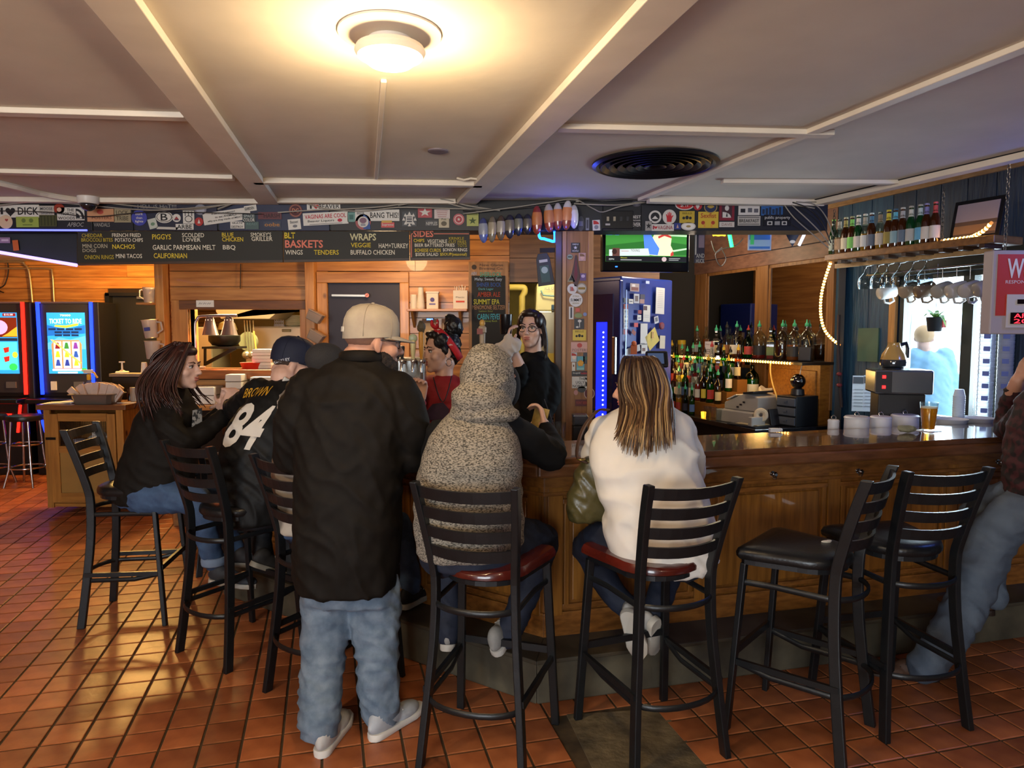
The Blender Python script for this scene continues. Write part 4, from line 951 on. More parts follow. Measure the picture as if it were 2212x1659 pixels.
# ============================================================ BEER TAPS ON THE BAR
tw=root('tap_tower','stainless beer tap tower with three taps on the bar','beer tap',(D(890,800,3.92).x,3.92,ZT));o0=Vector(tw.location)
hz_=D(890,772,3.92).z-ZT;twx0=D(853,800,3.92).x-o0.x;twx1=D(916,800,3.92).x-o0.x
Bx('tower_body',((twx0+twx1)/2,.06,hz_/2),(twx1-twx0,.12,hz_),M('stainless_cool','#a9a7a2',.25,.9),tw,bevel=.02)
Bx('drip_tray',((twx0+twx1)/2,-.05,.012),(twx1-twx0,.16,.02),M('stainless_cool'),tw,bevel=.004)
hc=(('cream_handle','#c6bf8e',893,728),('orange_handle','#b07a22',911,706),('black_handle','#26221c',869,742))
for k,(nm,col,px,py)in enumerate(hc):
 x=D(px,790,3.88).x-o0.x;zt2=D(px,py,3.88).z-ZT;z0=hz_-.02
 fa_=MB().lathe([(.018,0),(.018,.006),(.01,.012),(.01,.04),(.014,.045),(.013,.06),(.004,.065)],12,(x,0,z0),Matrix.Rotation(R(90),3,'X'));fa_.tube([(x,-.05,z0),(x,-.07,z0-.03),(x,-.075,z0-.06)],[.01,.009,.007],8)
 f_=fa_.build('faucet',chrome,tw,smooth=50);f_['label']='chrome faucet'
 hd_=zt2-z0
 h_=MB();h_.lathe([(.008,.01),(.010,.03),(.013,.05),(.016,hd_*.75),(.014,hd_*.85),(.006,hd_*.88)],10,(x,-.045,z0)).build(nm,M('tap_'+nm,col,.4),tw,smooth=40)
 if k==0:MB().ell((x,-.045,z0+hd_*.95),(.024,.008,.024),n=14,m=8).build('round_knob',M('knob_green','#9aa58a',.3),tw,smooth=True)
 if k==1:crumple('carved_knob',(x,-.045,z0+hd_*.82),(.022,.02,.035),M('carved_brown','#4a4030',.6),4,parent=tw)
t2=root('figure_tap','beer tap handle topped by a carved figure beyond the grey hood','beer tap',(D(1042,745,3.70).x,3.70,ZT));zb_=0;zt2=D(1042,695,3.70).z-ZT
MB().lathe([(.03,0),(.032,.01),(.022,.03),(.022,zt2-.24),(.03,zt2-.22),(.03,zt2-.17),(.01,zt2-.16)],14).build('tap_column',chrome,t2,smooth=40)
MB().lathe([(.008,zt2-.17),(.014,zt2-.14),(.016,zt2-.06),(.022,zt2-.055),(.022,zt2-.03),(.012,zt2-.02)],12).build('handle',M('handle_bone','#8a7a66',.5),t2,smooth=40)
MB().ell((0,0,zt2-.008),(.016,.016,.02),n=10,m=8).build('figure_head',M('figure_gold','#a07c3c',.4),t2,smooth=True);Bx('badge',(-.012,-.02,zt2-.05),(.03,.008,.03),flat('#6a2f2a'),t2)
# white bucket behind the standing man's cap brim
wbk=root('white_bucket','white plastic bucket with black and yellow label behind the tap tower','bucket',(D(868,770,4.55).x,4.6,1.22))
MB().lathe([(.085,0),(.09,.01),(.10,.17),(.104,.172),(.104,.185),(.09,.19)],24).build('bucket_body',M('bucket_white','#c3bfae',.5),wbk,smooth=40)
MB().box((.05,-.092,.07),(.085,.006,.06)).build('label_plate',flat('#1a1a14'),wbk);text('HIGH\nRISK',(.05,-.0965,.07),.06,.04,flat('#c9b22a'),wbk)
Bx('bucket_stand',(D(868,770,4.55).x,4.62,.61),(.30,.30,1.22),M('cooler_black'),label='black cabinet carrying the white bucket behind the taps',cat='cabinet')
# ============================================================ SOFFIT OVER THE BAR
sof=struct(MB().box(((2.03-4.4)/2,YS+.12,(2.309+ZC)/2),(6.43,.22,ZC-2.309)).build('trim_soffit',blackp,bevel=.004))
for(p0,p1,col)in((-160,200,'#15151c'),(201,288,'#141320'),(289,470,'#191a33'),(471,712,'#1a2140'),(713,1035,'#1b1616'),(1240,1302,'#14141c'),(1303,1385,'#101016'),(1386,1788,'#14161f')):
 a=D(p0,445,YS);b=D(p1,494,YS)
 Bx('soffit_board',((a.x+b.x)/2,YS+.006,(a.z+b.z)/2-.002),(b.x-a.x-.004,.012,.165),M('soffit_'+col[1:],col,.5,noise=.25,nscale=5),sof,bevel=.002)
KS=YS/FPX
STK=[0]
def heart(s):return[(s*.5*16*math.sin(t)**3/16,s*.5*(13*math.cos(t)-5*math.cos(2*t)-2*math.cos(3*t)-math.cos(4*t))/16)for t in[2*math.pi*i/20 for i in range(20)]]
FR0=Matrix.Rotation(R(90),4,'X')
def stk(px,py,w,h,col,label,txt=(),shape='rect',rot=0,Y=None,deco=(),cat='sticker',group='stickers on the soffit',rough=.35):
 """thin sticker centred on a pixel; txt: (string, dx, dy, w, h, colour) in pixels; deco: (shape, dx, dy, w, h, colour)"""
 Y=Y or YS;k=Y/FPX;c=D(px,py,Y-.004);STK[0]+=1
 lay=[0]
 def poly(shape,w,h):
  if shape=='round':return[(w/2*math.cos(2*math.pi*i/24),h/2*math.sin(2*math.pi*i/24))for i in range(24)]
  if shape=='tri':return[(-w/2,-h/2),(w/2,-h/2),(0,h/2)]
  if shape=='heart':return heart(w)
  if shape=='hand':
   return[(-.3*w,-.5*h),(.25*w,-.5*h),(.32*w,-.1*h),(.5*w,.12*h),(.42*w,.18*h),(.25*w,.05*h),(.22*w,.42*h),(.13*w,.42*h),(.10*w,.1*h),(.05*w,.5*h),(-.05*w,.5*h),(-.07*w,.1*h),(-.15*w,.45*h),(-.24*w,.42*h),(-.22*w,.08*h),(-.36*w,.3*h),(-.45*w,.25*h),(-.34*w,-.1*h)]
  if shape=='star':return[((w/2 if i%2==0 else w/5)*math.sin(i*math.pi/5),(h/2 if i%2==0 else h/5)*math.cos(i*math.pi/5))for i in range(10)]
  if shape=='arch':
   return[(-w/2,-h/2),(w/2,-h/2)]+[(w/2-w*(1-math.cos(a)),-h/2+h*math.sin(a))for a in[math.pi/2*i/8 for i in range(1,9)]]
  if shape=='spindle':return[(-.1*w,.5*h),(.1*w,.5*h),(.25*w,.2*h),(.5*w,-.2*h),(.3*w,-.35*h),(.12*w,-.5*h),(-.12*w,-.5*h),(-.35*w,-.3*h),(-.5*w,-.15*h),(-.25*w,.2*h)]
  return[(-w/2,-h/2),(w/2,-h/2),(w/2,h/2),(-w/2,h/2)]
 RR=Matrix.Rotation(-R(rot),4,'Y')
 o=MB().prism([(x*k,z*k)for x,z in poly(shape,w,h)],-.001,.0015,RR@FR0).build('sticker',M('stk_'+col[1:],col,rough),loc=c,label=label,cat=cat,group=group)
 for i,dd in enumerate(deco):
  sh,dx,dy,ww,hh,cc=dd[:6]
  MB().prism([(x*k+dx*k,z*k-dy*k)for x,z in poly(sh,ww,hh)],.0015,.0019+.0003*i,RR@FR0).build('print',flat(cc),o)
 X=RR.to_3x3()@Vector((1,0,0));Z=RR.to_3x3()@Vector((0,0,1))
 for(sv,dx,dy,ww,hh,cc)in txt:
  p=X*(dx*k)-Z*(dy*k)+Vector((0,-.0032,0));text(sv,p,ww*k,hh*k,flat(cc),o,X=X,Z=Z,bold=.012)
 return o
Wt='#c4c0b8';Bk='#17161a'
stk(42,456,84,27,Wt,'long white bumper sticker with a black heart at the far left',(('I',-37,0,5,14,Bk),('DICK',19,0,44,16,Bk)),deco=(('heart',-19,1,21,18,Bk),))
stk(101,456,32,22,'#a9a59c','white sticker covered with grey scribble beside the black heart one',(('MOOSE',0,-5,26,6,'#4a4a4e'),('SIGNS',0,4,24,6,'#6a6a6e')))
stk(12.7,479.5,29,29,'#c2a990','round cream sticker with small heart at the left edge',shape='round',deco=(('heart',2,-4,7,6,'#8a3030'),))
stk(59.5,479.5,48,22,'#8b9a48','yellow-green rectangular sticker with two faces',deco=(('round',-8,-3,9,9,'#5a6a2c'),('round',8,-3,9,9,'#5a6a2c'),('rect',0,6,20,2,'#5a6a2c')))
stk(104,477,37,24,'#43462a','dark olive sticker with tree trunks print',deco=tuple(('rect',-14+7*i,0,2,20,'#2a2c18')for i in range(5)))
stk(128,451,23,22,'#8a3324','round red sticker with bull head print, left part of soffit',shape='round',deco=(('round',0,2,10,9,'#c9a08a'),))
stk(153,462,58,27,Wt,'white sticker reading THE NORTH WOODS with arches',(('THE',0,-8,15,6,Bk),('NORTH',-6,0,27,6,Bk),('WOODS',-9,9,36,6,Bk)),deco=(('arch',20,0,18,22,Bk),('arch',18,2,11,16,Wt),('arch',16,4,7,10,Bk)))
stk(218,465,58,27,'#b58562','tan sticker with red sun and poster lettering',(('POSTERS',2,5,42,7,'#7a4a3a'),),deco=(('round',-1,-7,14,10,'#a84438'),))
stk(264.5,465.6,36,29,'#90856a','beige sticker with brown block lettering, right of the red sun one',(('LOCK',0,-6,26,9,'#4a4232'),('TRIBE',0,6,26,9,'#4a4232')))
stk(301,470.6,33,33,'#3d4296','round blue sticker reading more than lights',(('more',0,-8,15,5,Wt),('than',0,0,13,5,Wt),('lights',0,8,17,6,Wt)),'round')
stk(330,483,18,21,'#aeb2a8','small tilted white sticker with green smudge',rot=14,deco=(('round',0,1,9,7,'#5f7d64'),))
stk(355,469,37,25,Wt,'white oval sticker with a big black B',(('B',0,0,15,15,Bk),),'round',deco=(('round',0,0,33,21,Bk),('round',0,0,30,19,Wt)))
stk(381.5,471,18,17,Wt,'small white round sticker with red and blue cap',shape='round',deco=(('tri',0,0,11,7,'#8a2f34'),('rect',0,4,9,2,'#2d3050')))
stk(407.6,469,24,27,Wt,'white crest sticker with number 3',(('3',0,4,9,10,Bk),),deco=(('rect',0,-9,22,1.2,Bk),('rect',-7,-7,1.5,10,Bk),('rect',0,-7,1.5,10,Bk),('rect',7,-7,1.5,10,Bk),('round',0,4,16,14,Bk),('round',0,4,13,11,Wt)))
stk(399,490,38,12,Wt,'white rectangular sticker with graffiti scrawl low on soffit',(('ARBE',0,0,32,9,Bk),))
stk(361,493,44,5,'#b7b3aa','thin white strip sticker at the soffit edge',rot=-2)
stk(430,479,18,18,'#9c2a28','small round red sticker with white flame',shape='round',deco=(('tri',0,-1,6,9,Wt),))
stk(433,453,26,22,'#777884','grey round sticker near the cables, left of the slanted slogan',shape='round',deco=(('round',0,1,18,14,'#9a9aa4'),))
stk(490,467,101,25,Wt,'slanted long white bumper sticker asking about animals and meat',(("If we're not supposed",-6,-8,50,4.5,Bk),('to eat ANIMALS',-2,-1,46,4.5,Bk),('why are they made of MEAT?',-4,6,76,5,Bk)),rot=8)
stk(541,450,26,12,Wt,'white sticker corner above the slanted slogan',(('GARDEN',-2,0,20,6,Bk),),rot=8)
stk(538,471,28,18,'#2d3c40','dark teal sticker reading SPACE COLOR',(('SPACE',0,-4,22,6,'#a8b0ac'),('COLOR',0,4,24,7,Wt)))
stk(513,486,30,15,Wt,'small white sticker reading SKATE AND DESTROY',(('SKATE',0,-4,22,4,Bk),('DESTROY',0,4,25,5,Bk)))
stk(544.5,487,29,16,'#3c5352','muted teal sticker with faded letters',(('READ',0,-3,22,5,'#5c7674'),))
stk(583,466,50,15,'#541a26','dark red torn sticker with dark letters',(('HARSH',4,0,34,9,'#2a0e18'),))
stk(588,485,37,12,'#222a44','navy sticker with orange squiggle',(('oobe',0,0,32,8,'#a8702a'),))
stk(638.5,455,29,29,'#5a2a28','dark red ring sticker with two letters',(('DC',0,0,14,9,'#c07a5c'),),'round',deco=(('round',0,0,25,25,'#9a5a48'),('round',0,0,22,22,'#4a2024')))
stk(636,484.5,27,22,Wt,'white square sticker with script logo left of the red slogan',(('Basset',0,-5,17,6,'#4a4a50'),),rot=5,deco=(('round',1,4,10,6,'#6a6a70'),))
stk(699,445,71,16,Wt,'white sticker with black letters and red heart, partly behind cables',(('I',-27,1,4,9,Bk),('BEAVER',12,1,44,9,Bk)),deco=(('heart',-16,1,11,10,'#b8252a'),),rot=1)
stk(703.5,472,96,26,Wt,'white bumper sticker with red slogan above black script and lips',(('VAGINAS ARE COOL',0,-5,88,9,'#b02038'),('Beaver Liquors',-10,5,56,6,Bk)),rot=3,deco=(('round',30,5,10,7,'#b02038'),('rect',0,11,70,1,'#55555a')))
stk(759,469,16,20,'#4f8078','small teal sticker beside the red slogan',deco=(('rect',0,0,9,10,'#3a625c'),))
stk(784.5,479.5,33,33,'#8a2a2c','round sticker with red and blue ring and pale centre',shape='round',deco=(('arch',8,0,15,30,'#2f4f8c'),('round',0,0,23,23,Wt),('round',0,-3,15,12,'#7a5a6a'),('rect',0,6,10,5,'#8a8a90')))
stk(815,465,94,24,Wt,'white bumper sticker reading BANG THIS!',(('BANG THIS!',15,0,60,12,Bk),('BEER',-35,-4,16,5,'#555558')))
stk(837.7,486,28,11,'#b8302a','small red box-logo sticker below the bang this one',(('Supreme',0,0,25,6,Wt),),deco=(('rect',-2,-7,22,5,'#c09a4c'),))
stk(884.5,473,31,31,'#1a181a','black sticker with white sunburst and tower',deco=tuple(('tri',12*math.sin(i*math.pi/4),-12*math.cos(i*math.pi/4),7,7,Wt)for i in range(8))+(('rect',0,1,15,18,Wt),('rect',0,1,11,12,'#55555a'),('rect',0,-2,11,1.5,Wt),('rect',0,3,11,1.5,Wt)))
stk(918,459,30,22,'#9c1f28','red sticker with white splash',deco=(('star',0,0,26,18,Wt),))
stk(955,462,33,20,'#b8a9a4','pale sticker with faint red script lines',deco=tuple(('rect',0,-6+4*i,24-2*i,1,'#8a4a4a')for i in range(4)))
stk(932.6,482,26,12,'#1c1618','black sticker with white word nipples',(('NIPPLES',0,1,24,7,'#b0aca4'),))
stk(959,481,22,21,'#a79a7e','beige square sticker with round dark print',(('Pub',0,-7,10,4,'#4a4436'),),deco=(('round',0,2,12,10,'#5a5242'),))
stk(991,474,24,24,'#a03a44','round red sticker with white ring right of the beige square',shape='round',deco=(('round',0,0,18,18,'#c9a8a4'),('round',0,0,14,14,'#a03a44'),('star',0,0,8,8,Wt)))
stk(1021,475,25,26,'#8f9434','yellow-green sticker with dark leaf',deco=(('rect',0,-11,23,2,'#5a5e20'),('star',0,2,18,16,'#3c4c1c')))
stk(1255,483,14,32,'#3d3c42','dark grey oval sticker left of the switch panel',shape='round',deco=(('rect',0,0,8,10,'#77767c'),))
stk(1269,484,7,26,'#77787e','thin grey label beside the dark oval sticker',deco=(('rect',0,0,4,18,'#3d3c42'),))
stk(1288,486.6,16,22,Wt,'small white sticker of a bearded face with red cap',deco=(('arch',0,-6,12,8,'#b02a28'),('round',0,4,9,9,'#7a7a80')),rot=3)
stk(1374.7,477,20,28,'#1d1d22','black sticker with white words best ever',(('BEST',0,-8,18,6,Wt),('the brunch',0,-1,16,3,Wt),('EVER',0,8,18,8,Wt)))
stk(1375,439,19,15,'#4a474f','small round grey sticker above the best ever one',shape='round',deco=(('round',0,0,11,9,'#77747c'),))
stk(1415,468.6,27,27,Wt,'white round sticker with black bird',shape='round',deco=(('round',0,0,19,19,Bk),('tri',0,1,14,7,Wt)))
stk(1446,468.6,29,31,Wt,'white round sticker with red hand',shape='round',deco=(('hand',0,0,17,21,'#b8222a'),))
stk(1431.7,491.5,47,14,Wt,'white sticker with red slogan and heart below the red hand',(('I',-20,0,3,8,'#8a2438'),('VAGINA',5,0,32,8,'#8a2438')),deco=(('heart',-15,0,7,6,'#b8222a'),))
stk(1401,488,14,20,'#8f8c88','small torn black and white sticker left of the red slogan',deco=(('star',0,0,12,14,Bk),))
stk(1463.5,488.6,14,13,'#2e3a7c','tiny blue sticker with white figure',deco=(('tri',0,0,5,8,'#b89a8a'),))
stk(1479,442,41,23,Wt,'red and white oval sticker with three white letters',(('SMV',0,0,18,10,Wt),),'round',deco=(('round',0,0,36,19,'#b52a2a'),))
stk(1507,442,20,24,'#a83038','red sticker with white guitar shape',shape='round',deco=(('spindle',0,0,8,18,Wt),))
stk(1484,469,32,25,'#b59c34','yellow sticker with three small bells on the soffit',(('BELLS',0,-8,20,4,'#6a5a14'),),deco=(('round',-7,2,6,6,Bk),('round',0,1,7,8,Bk),('round',7,2,6,6,Bk)))
stk(1487,489,31,17,Wt,'white oval sticker with small beige animal',shape='round',deco=(('round',0,0,26,13,'#d8d4cc'),('round',0,0,10,5,'#9a8452')))
stk(1535,447,30,28,'#1d2a4c','navy round sticker with yellow ring and tractor',shape='round',deco=(('round',0,0,28,26,'#a88c3c'),('round',0,0,25,23,'#1d2a4c'),('spindle',0,-2,16,10,'#a88c3c')))
stk(1530,475,43,34,'#c4a637','square yellow sticker with red word and two red hands',(('Sexfist',0,-9,33,10,'#9c3320'),),deco=(('round',-11,6,8,8,'#9c3320'),('round',10,6,8,8,'#9c3320'),('rect',-8,12,3,7,'#c98a3a'),('rect',7,12,3,7,'#c98a3a')))
stk(1570,458,32,36,'#75202f','maroon sticker with a man’s portrait in white',deco=(('rect',0,-2,22,26,'#3a1a22'),('round',0,-8,9,11,Wt),('arch',0,6,18,12,Wt),('tri',0,5,4,10,Bk)))
stk(1570,485,32,11,'#bdb6ae','white strip sticker under the maroon portrait',(('DAVIS',0,0,22,6,'#8a6a66'),))
stk(1618,452,45,25,Wt,'white sticker with three small black icons',(('public property',0,-9,30,4,Bk),),deco=(('rect',-13,3,10,8,Bk),('rect',2,2,9,9,'#55555a'),('rect',15,3,9,8,'#55555a')))
stk(1618,477,48,20,'#a8a39a','ornate pale sticker reading BREAKFAST',(('BREAKFAST',0,0,42,7,Bk),),deco=(('rect',0,-7,44,1.2,Bk),('rect',0,7,44,1.2,Bk)))
stk(1667.5,453,46,24,'#2d5a94','blue sticker with dark skyline',deco=tuple(('rect',-18+7*i,4,5,10+4*(i%3),'#16243c')for i in range(6)))
stk(1679,476,58,24,'#12131a','black sticker with white words public property and icons',(('public property',0,-5,54,8,'#b4b2ac'),),deco=(('rect',-16,6,11,8,'#b4b2ac'),('rect',0,6,11,8,'#8a8a88'),('rect',15,6,11,8,'#b4b2ac'),('round',-16,6,7,5,Bk),('round',15,6,7,5,Bk)))
text("HELL iS HoT!!!",D(339,446,YS-.003)-sof.location,82*KS,8*KS,flat('#8f8c88'),sof)
text('APBOC',D(163,485,YS-.003),36*KS,9*KS,flat('#9a9892'),sof,shear=.3);text('VANDALS',D(220,485.5,YS-.003),34*KS,8*KS,flat('#9a9892'),sof)
# switch panel on the soffit
q=D(1334,475,YS-.006);r=root('switch_panel','black wall switch panel with four switches on the soffit','switch panel',q)
Bx('plate',(0,0,0),(66*KS,.012,38*KS),M('panel_black','#0e0e12',.3),r,bevel=.003)
for k in range(4):Bx('switch',((-21+14*k)*KS,-.009,.005),(5*KS,.010,9*KS),M('switch_ivory','#9a8f72',.4)if k<2 else M('switch_dark','#26262a',.4),r)
Bx('tag',(-21*KS,-.0075,-.03),(10*KS,.002,4*KS),flat('#a8a49a'),r)
# ============================================================ FOOD CHALKBOARDS UNDER THE SOFFIT
YCB=YS+.03
def cboard(p0,p1,yb0,yb1,label):
 a=D(p0,497,YCB);b=D(p1,497,YCB);c=D(p0,yb0,YCB);d=D(p1,yb1,YCB)
 r=root('menu_chalkboard',label,'chalkboard',((a.x+b.x)/2,YCB,(a.z+c.z)/2),group='food menu chalkboards');o=Vector(r.location)
 MB().prism([(c.x-o.x,c.z-o.z),(d.x-o.x,d.z-o.z),(b.x-o.x-.002,2.306-o.z),(a.x-o.x,2.306-o.z)],0,.018,Matrix.Translation((0,.018,0))@FR0).build('slate',M('menu_slate','#231f15',.6,noise=.2,nscale=3),r)
 MB().bar(c-o+Vector((0,.009,-.006)),d-o+Vector((0,.009,-.006)),.024,.014).build('bottom_rail',wood('rail_dark','#4a2f18','#33200f',0,.5,5),r)
 return r
b1=cboard(168,611,568,562,'wide food menu chalkboard with yellow and white handwriting, left board')
b2=cboard(613,884,562,558,'food menu chalkboard listing baskets and wraps, middle board')
b3=cboard(886,1015,558,556,'small food menu chalkboard headed sides with pink border, right board')
KY=YCB/FPX
CY_='#d6bb3a';CW_='#d9d0bb';CP_='#d87c68';CD_='#ada389';CG_='#ab972c'
for brd,lst in((b1,(('CHEDDAR',199,508.6,44,8,CG_),('BROCCOLI BITES',209.6,518.2,67,7.6,CG_),('MINI CORN',205,531.4,53,8.6,CD_),('DOGS',193,541,29,7,CD_),('ONION RINGS',214,555.4,63,9,CG_),('FRENCH FRIED',273,508,61,8,CW_),('POTATO CHIPS',278.5,518.5,59.5,8,CW_),('NACHOS',267,532.7,48,9.6,CY_),('MINI TACOS',278.5,553,56,9,CW_),('PIGGYS',349,511.6,40,11,CY_),('SCOLDED',417,508,47,9,CW_),('LOVER',414,518,38,8,CW_),('BLUE',492,507,25,8.5,CY_),('CHICKEN',502.5,517,45,9,CY_),('GARLIC PARMESAN MELT',397.5,534.4,134,10.6,CW_),('BBQ',495,535,27,11,CW_),('CALIFORNIAN',368,552.4,71,10.6,CY_),("SMOKEY'S",563.5,506.6,44,8.5,CW_),('GRILLER',566,515.9,45,9,CW_))),
(b2,(('BLT',626,508.6,23,12.6,CY_),('BASKETS',656.7,527,81,16.5,CP_),('WINGS',635,545,37.5,10,CW_),('TENDERS',705,545,53,10,CY_),('WRAPS',784,512,56,15,'#c6bf96'),('VEGGIE',779.5,529.4,42.5,9.6,CY_),('HAM+TURKEY',850,531,63,10,CW_),('BUFFALO CHICKEN',805,545,94,10,CW_))),
(b3,(('SIDES',914.4,505,43,14,CP_),('CHIPS',905,519.5,23,7,CY_),('VEGETABLE',944.5,521,42,7.5,CW_),('KRINKLE',986,515,32,6,CG_),('CUT FRIES',988,522.5,38,6,CG_),('BEER BATTERED FRIES',939,529.6,85,7,CW_),('TOTS',998,530,20,7,CG_),('$CHEESE CURDS',924,541,56,8,CY_),('$ONION RINGS',983,540,52,8,CW_),('$SIDE SALAD',922,550,49,8,CW_),('$SOUP(seasonal)',979.5,550,57,8,CY_)))):
 o=Vector(brd.location)
 for sv,px,py,w_,h_,col in lst:text(sv,D(px,py,YCB-.002)-o,w_*KY,h_*KY,M('chalk_'+col[1:],col,.9),brd,bold=.022 if h_>12 else.008)
o=Vector(b3.location)
for p,q in(((889,505),(892,505)),((889,505),(889,556)),((937,505),(1013,505))):
 MB().bar(D(*p,YCB-.002)-o,D(*q,YCB-.002)-o,.003,.005).build('chalk_line',M('chalk_'+CP_[1:]),b3)
# left return panel of the sign box with neon tubes under it
pl=[D(-80,497,4.80),D(166,497,4.80),D(166,571,4.80),D(-80,528,4.80)]
MB().prism([(p.x,p.z)for p in pl],-4.82,-4.80,FR0).build('trim_return_panel',M('return_panel','#25282c',.6,noise=.3,nscale=3),kind='structure')
MB().tube([D(-60,535,4.72),D(166,573,4.72)],.011,8).build('neon_tube',M('neon_white_violet','#c9c0ff',.4,emit='#9c8cff',es=2.2),label='white-violet light tube along the slanted panel edge at far left',cat='light tube')
MB().tube([D(-60,496.5,YS-.01),D(188,497.5,YS-.01)],.006,8).build('neon_tube',M('neon_blue_thin','#8c96ff',.4,emit='#5a64ff',es=2.0),label='thin blue light tube under the soffit at far left',cat='light tube')
MB().tube([D(68,498,4.75),D(84,498,4.75)],.012,8).build('red_light',glow('#ff4a18',5.0),label='small red glowing light under the soffit at far left',cat='light')
stk(11,519,22,12,'#8a6f86','lilac sticker on the dark slanted panel',Y=4.79,group=None,deco=(('rect',0,0,15,4,'#c0a8b4'),));stk(34,530,12,22,'#b55a2a','orange tag on the dark slanted panel',Y=4.79,group=None,rot=4)
# ============================================================ STICKERED POST
pa=D(1206,700,4.66);pb=D(1277,700,4.66)
TRN[0]+=1;post=struct(Bx('trim_%d'%TRN[0],((pa.x+pb.x)/2,4.74,1.155),(pb.x-pa.x,.16,2.308),wood('post_oak','#9c6b3c','#7c5029',2,.45,5,rnd=0),bevel=.003))
for(x0,x1,y,m_)in((1199,1213,4.645,wood('post_dark_edge','#4e3320','#38230f',2,.4,5)),(1214,1223,4.645,wood('post_light_edge','#b28352','#966838',2,.4,5)),(1269,1281,4.645,wood('post_light_edge'))):
 a=D(x0,700,y);b=D(x1,700,y);TRN[0]+=1;struct(Bx('trim_%d'%TRN[0],((a.x+b.x)/2,y+.06,1.155),(b.x-a.x-.001,.13,2.30),m_,bevel=.003))
text('A LITTLE BIT OF THIS AND THAT',D(1214,700,4.635),0,0,flat('#a09080'),None)if False else None
PG='stickers on the wooden post'
def ps(px,py,w,h,col,lab,txt=(),shape='rect',rot=0,deco=()):return stk(px,py,w,h,col,lab,txt,shape,rot,4.655,deco,group=PG)
ps(1243,535,19,21,'#18161a','black square sticker with white star at the post top',(('SIMPLE',0,-7,13,3,Wt),('PEOPLE',0,7,13,3,Wt)),deco=(('star',0,0,9,9,Wt),))
ps(1257.7,555,15,17,'#b08a80','small portrait photo sticker on the post',deco=(('round',0,1,8,10,'#c9a088'),('arch',0,-4,11,6,'#7a5a38')))
ps(1231,555,12,11,'#7d8a6c','tiny green oval sticker on the post',shape='round',deco=(('rect',0,0,8,3,'#3f4c36'),))
ps(1244,585,20,66,'#3f1a20','dark red spindle-shaped cutout hanging on the post',shape='spindle',deco=(('spindle',0,0,8,44,'#6a2a30'),))
ps(1234,600,17,17,'#8f8a66','triangular olive sticker on the post',shape='tri',deco=(('tri',0,1,11,10,'#2d2c22'),))
ps(1259.5,598.5,13,16,'#5c3f70','small purple sticker on the post',deco=(('round',0,-2,8,7,'#b9a8bc'),))
ps(1236,624,21,22,Wt,'white round coaster sticker with red mark, upper left of the pair',shape='round',deco=(('arch',0,0,10,10,'#9a7a72'),('rect',0,0,3,8,'#b04a40')))
ps(1256.5,623,21,23,'#8a8578','grey and gold round coaster sticker, upper right of the pair',shape='round',deco=(('round',0,0,17,18,'#b9b2a0'),('rect',0,0,15,5,'#8a7030')))
ps(1244,648,29,29,Wt,'large white round brewery sticker with black capitals on the post',(('SUMMIT',0,0,23,6,Bk),('BREWING',0,7,14,3,'#8a7a4a'),('ST PAUL',0,-8,14,3,'#8a7a4a')),'round')
ps(1234,676,10,27,Wt,'slim white statue-shaped sticker on the post',deco=(('rect',0,1,4,19,'#4a4a4e'),('round',0,-10,4,4,'#4a4a4e')))
ps(1248,669.6,9,8,'#b8463a','tiny red sticker right of the statue');ps(1249.5,681.5,17,10,'#73814c','small green oval sticker below the tiny red one',shape='round')
ps(1263.6,679,8,8,'#6a7aa8','tiny blue round sticker on the post',shape='round')
ps(1251,699.5,21,22,'#1a1a24','black square sticker with white flower',deco=(('round',1,-6,8,6,Wt),('rect',1,2,1.5,12,Wt),('round',-4,7,6,4,Wt)))
ps(1251.6,724,29,23,'#c4a830','yellow sticker with three bells on the post',(('BELLS',0,-8,18,4,'#6a5a14'),),deco=(('round',-6,2,5,5,Bk),('round',0,1,6,7,Bk),('round',6,2,5,5,Bk)))
ps(1253,750,39,22,'#bd8f84','pink sticker with red sun on the post',(('POSTERS',0,6,34,6,'#8a6a64'),),deco=(('round',-1,-4,11,10,'#b04a44'),))
ps(1240,771.6,13,20,'#a8b0b4','small sticker of a red-haired face',deco=(('round',0,0,8,10,'#d8c0b0'),('arch',0,-6,11,6,'#a83a30')))
ps(1239,793,7,20,Wt,'thin white squiggle sticker below the red-haired face',deco=(('round',0,-3,3,5,'#6a4a44'),))
ps(1254,784.6,17,30,'#4f93a0','blue sticker with orange sun',deco=(('round',0,0,13,13,'#c98a2a'),('star',0,0,17,17,'#d29a38'),('rect',0,12,15,5,'#86b4b0')))
ps(1266.8,773.7,14,24,'#2a2c38','dark sticker with round green emblem',deco=(('round',0,0,8,8,'#3f5c4c'),))
ps(1254,807,38,11,'#1a1618','black strip sticker with white and red words',(('Stupid',-9,-1,16,5,Wt),('hobbies',9,-1,16,5,'#b8303a')))
ps(1256,826,41,25,Wt,'white sticker reading THE UGLY NORTH with arches',(('THE',1,-8,13,5.5,Bk),('UGLY',-3,0,19,6,Bk),('NORTH',-6,8,26,6,Bk)),deco=(('arch',14,-1,13,20,Bk),('arch',12,1,8,15,Wt),('arch',11,3,5,10,Bk)))
ps(1256.5,841,18,14,'#33302e','dark cap-shaped sticker under the white arches one',shape='round');ps(1244,848,9,11,'#b88078','small pink sticker low on the post',shape='round')
ps(1273,850,23,25,'#b9a49c','round dark red sticker with white ring low on the post',shape='round',deco=(('round',0,0,20,22,'#5a2430'),('spindle',0,0,12,9,Wt)))
ps(1256.4,870,28,14,'#5a1c1c','dark red rectangular sticker lowest on the post',(('POINT BEER',0,0,23,6,'#a04038'),))
for i in range(16):
 ps(1213.5,600+19*i,4.5,8,('#8a8078','#6a2f24','#9a8a5a','#4a4440','#a09a90')[i%5],'small label on the dark left edge of the post, number %d from the top'%(i+1))if False else None
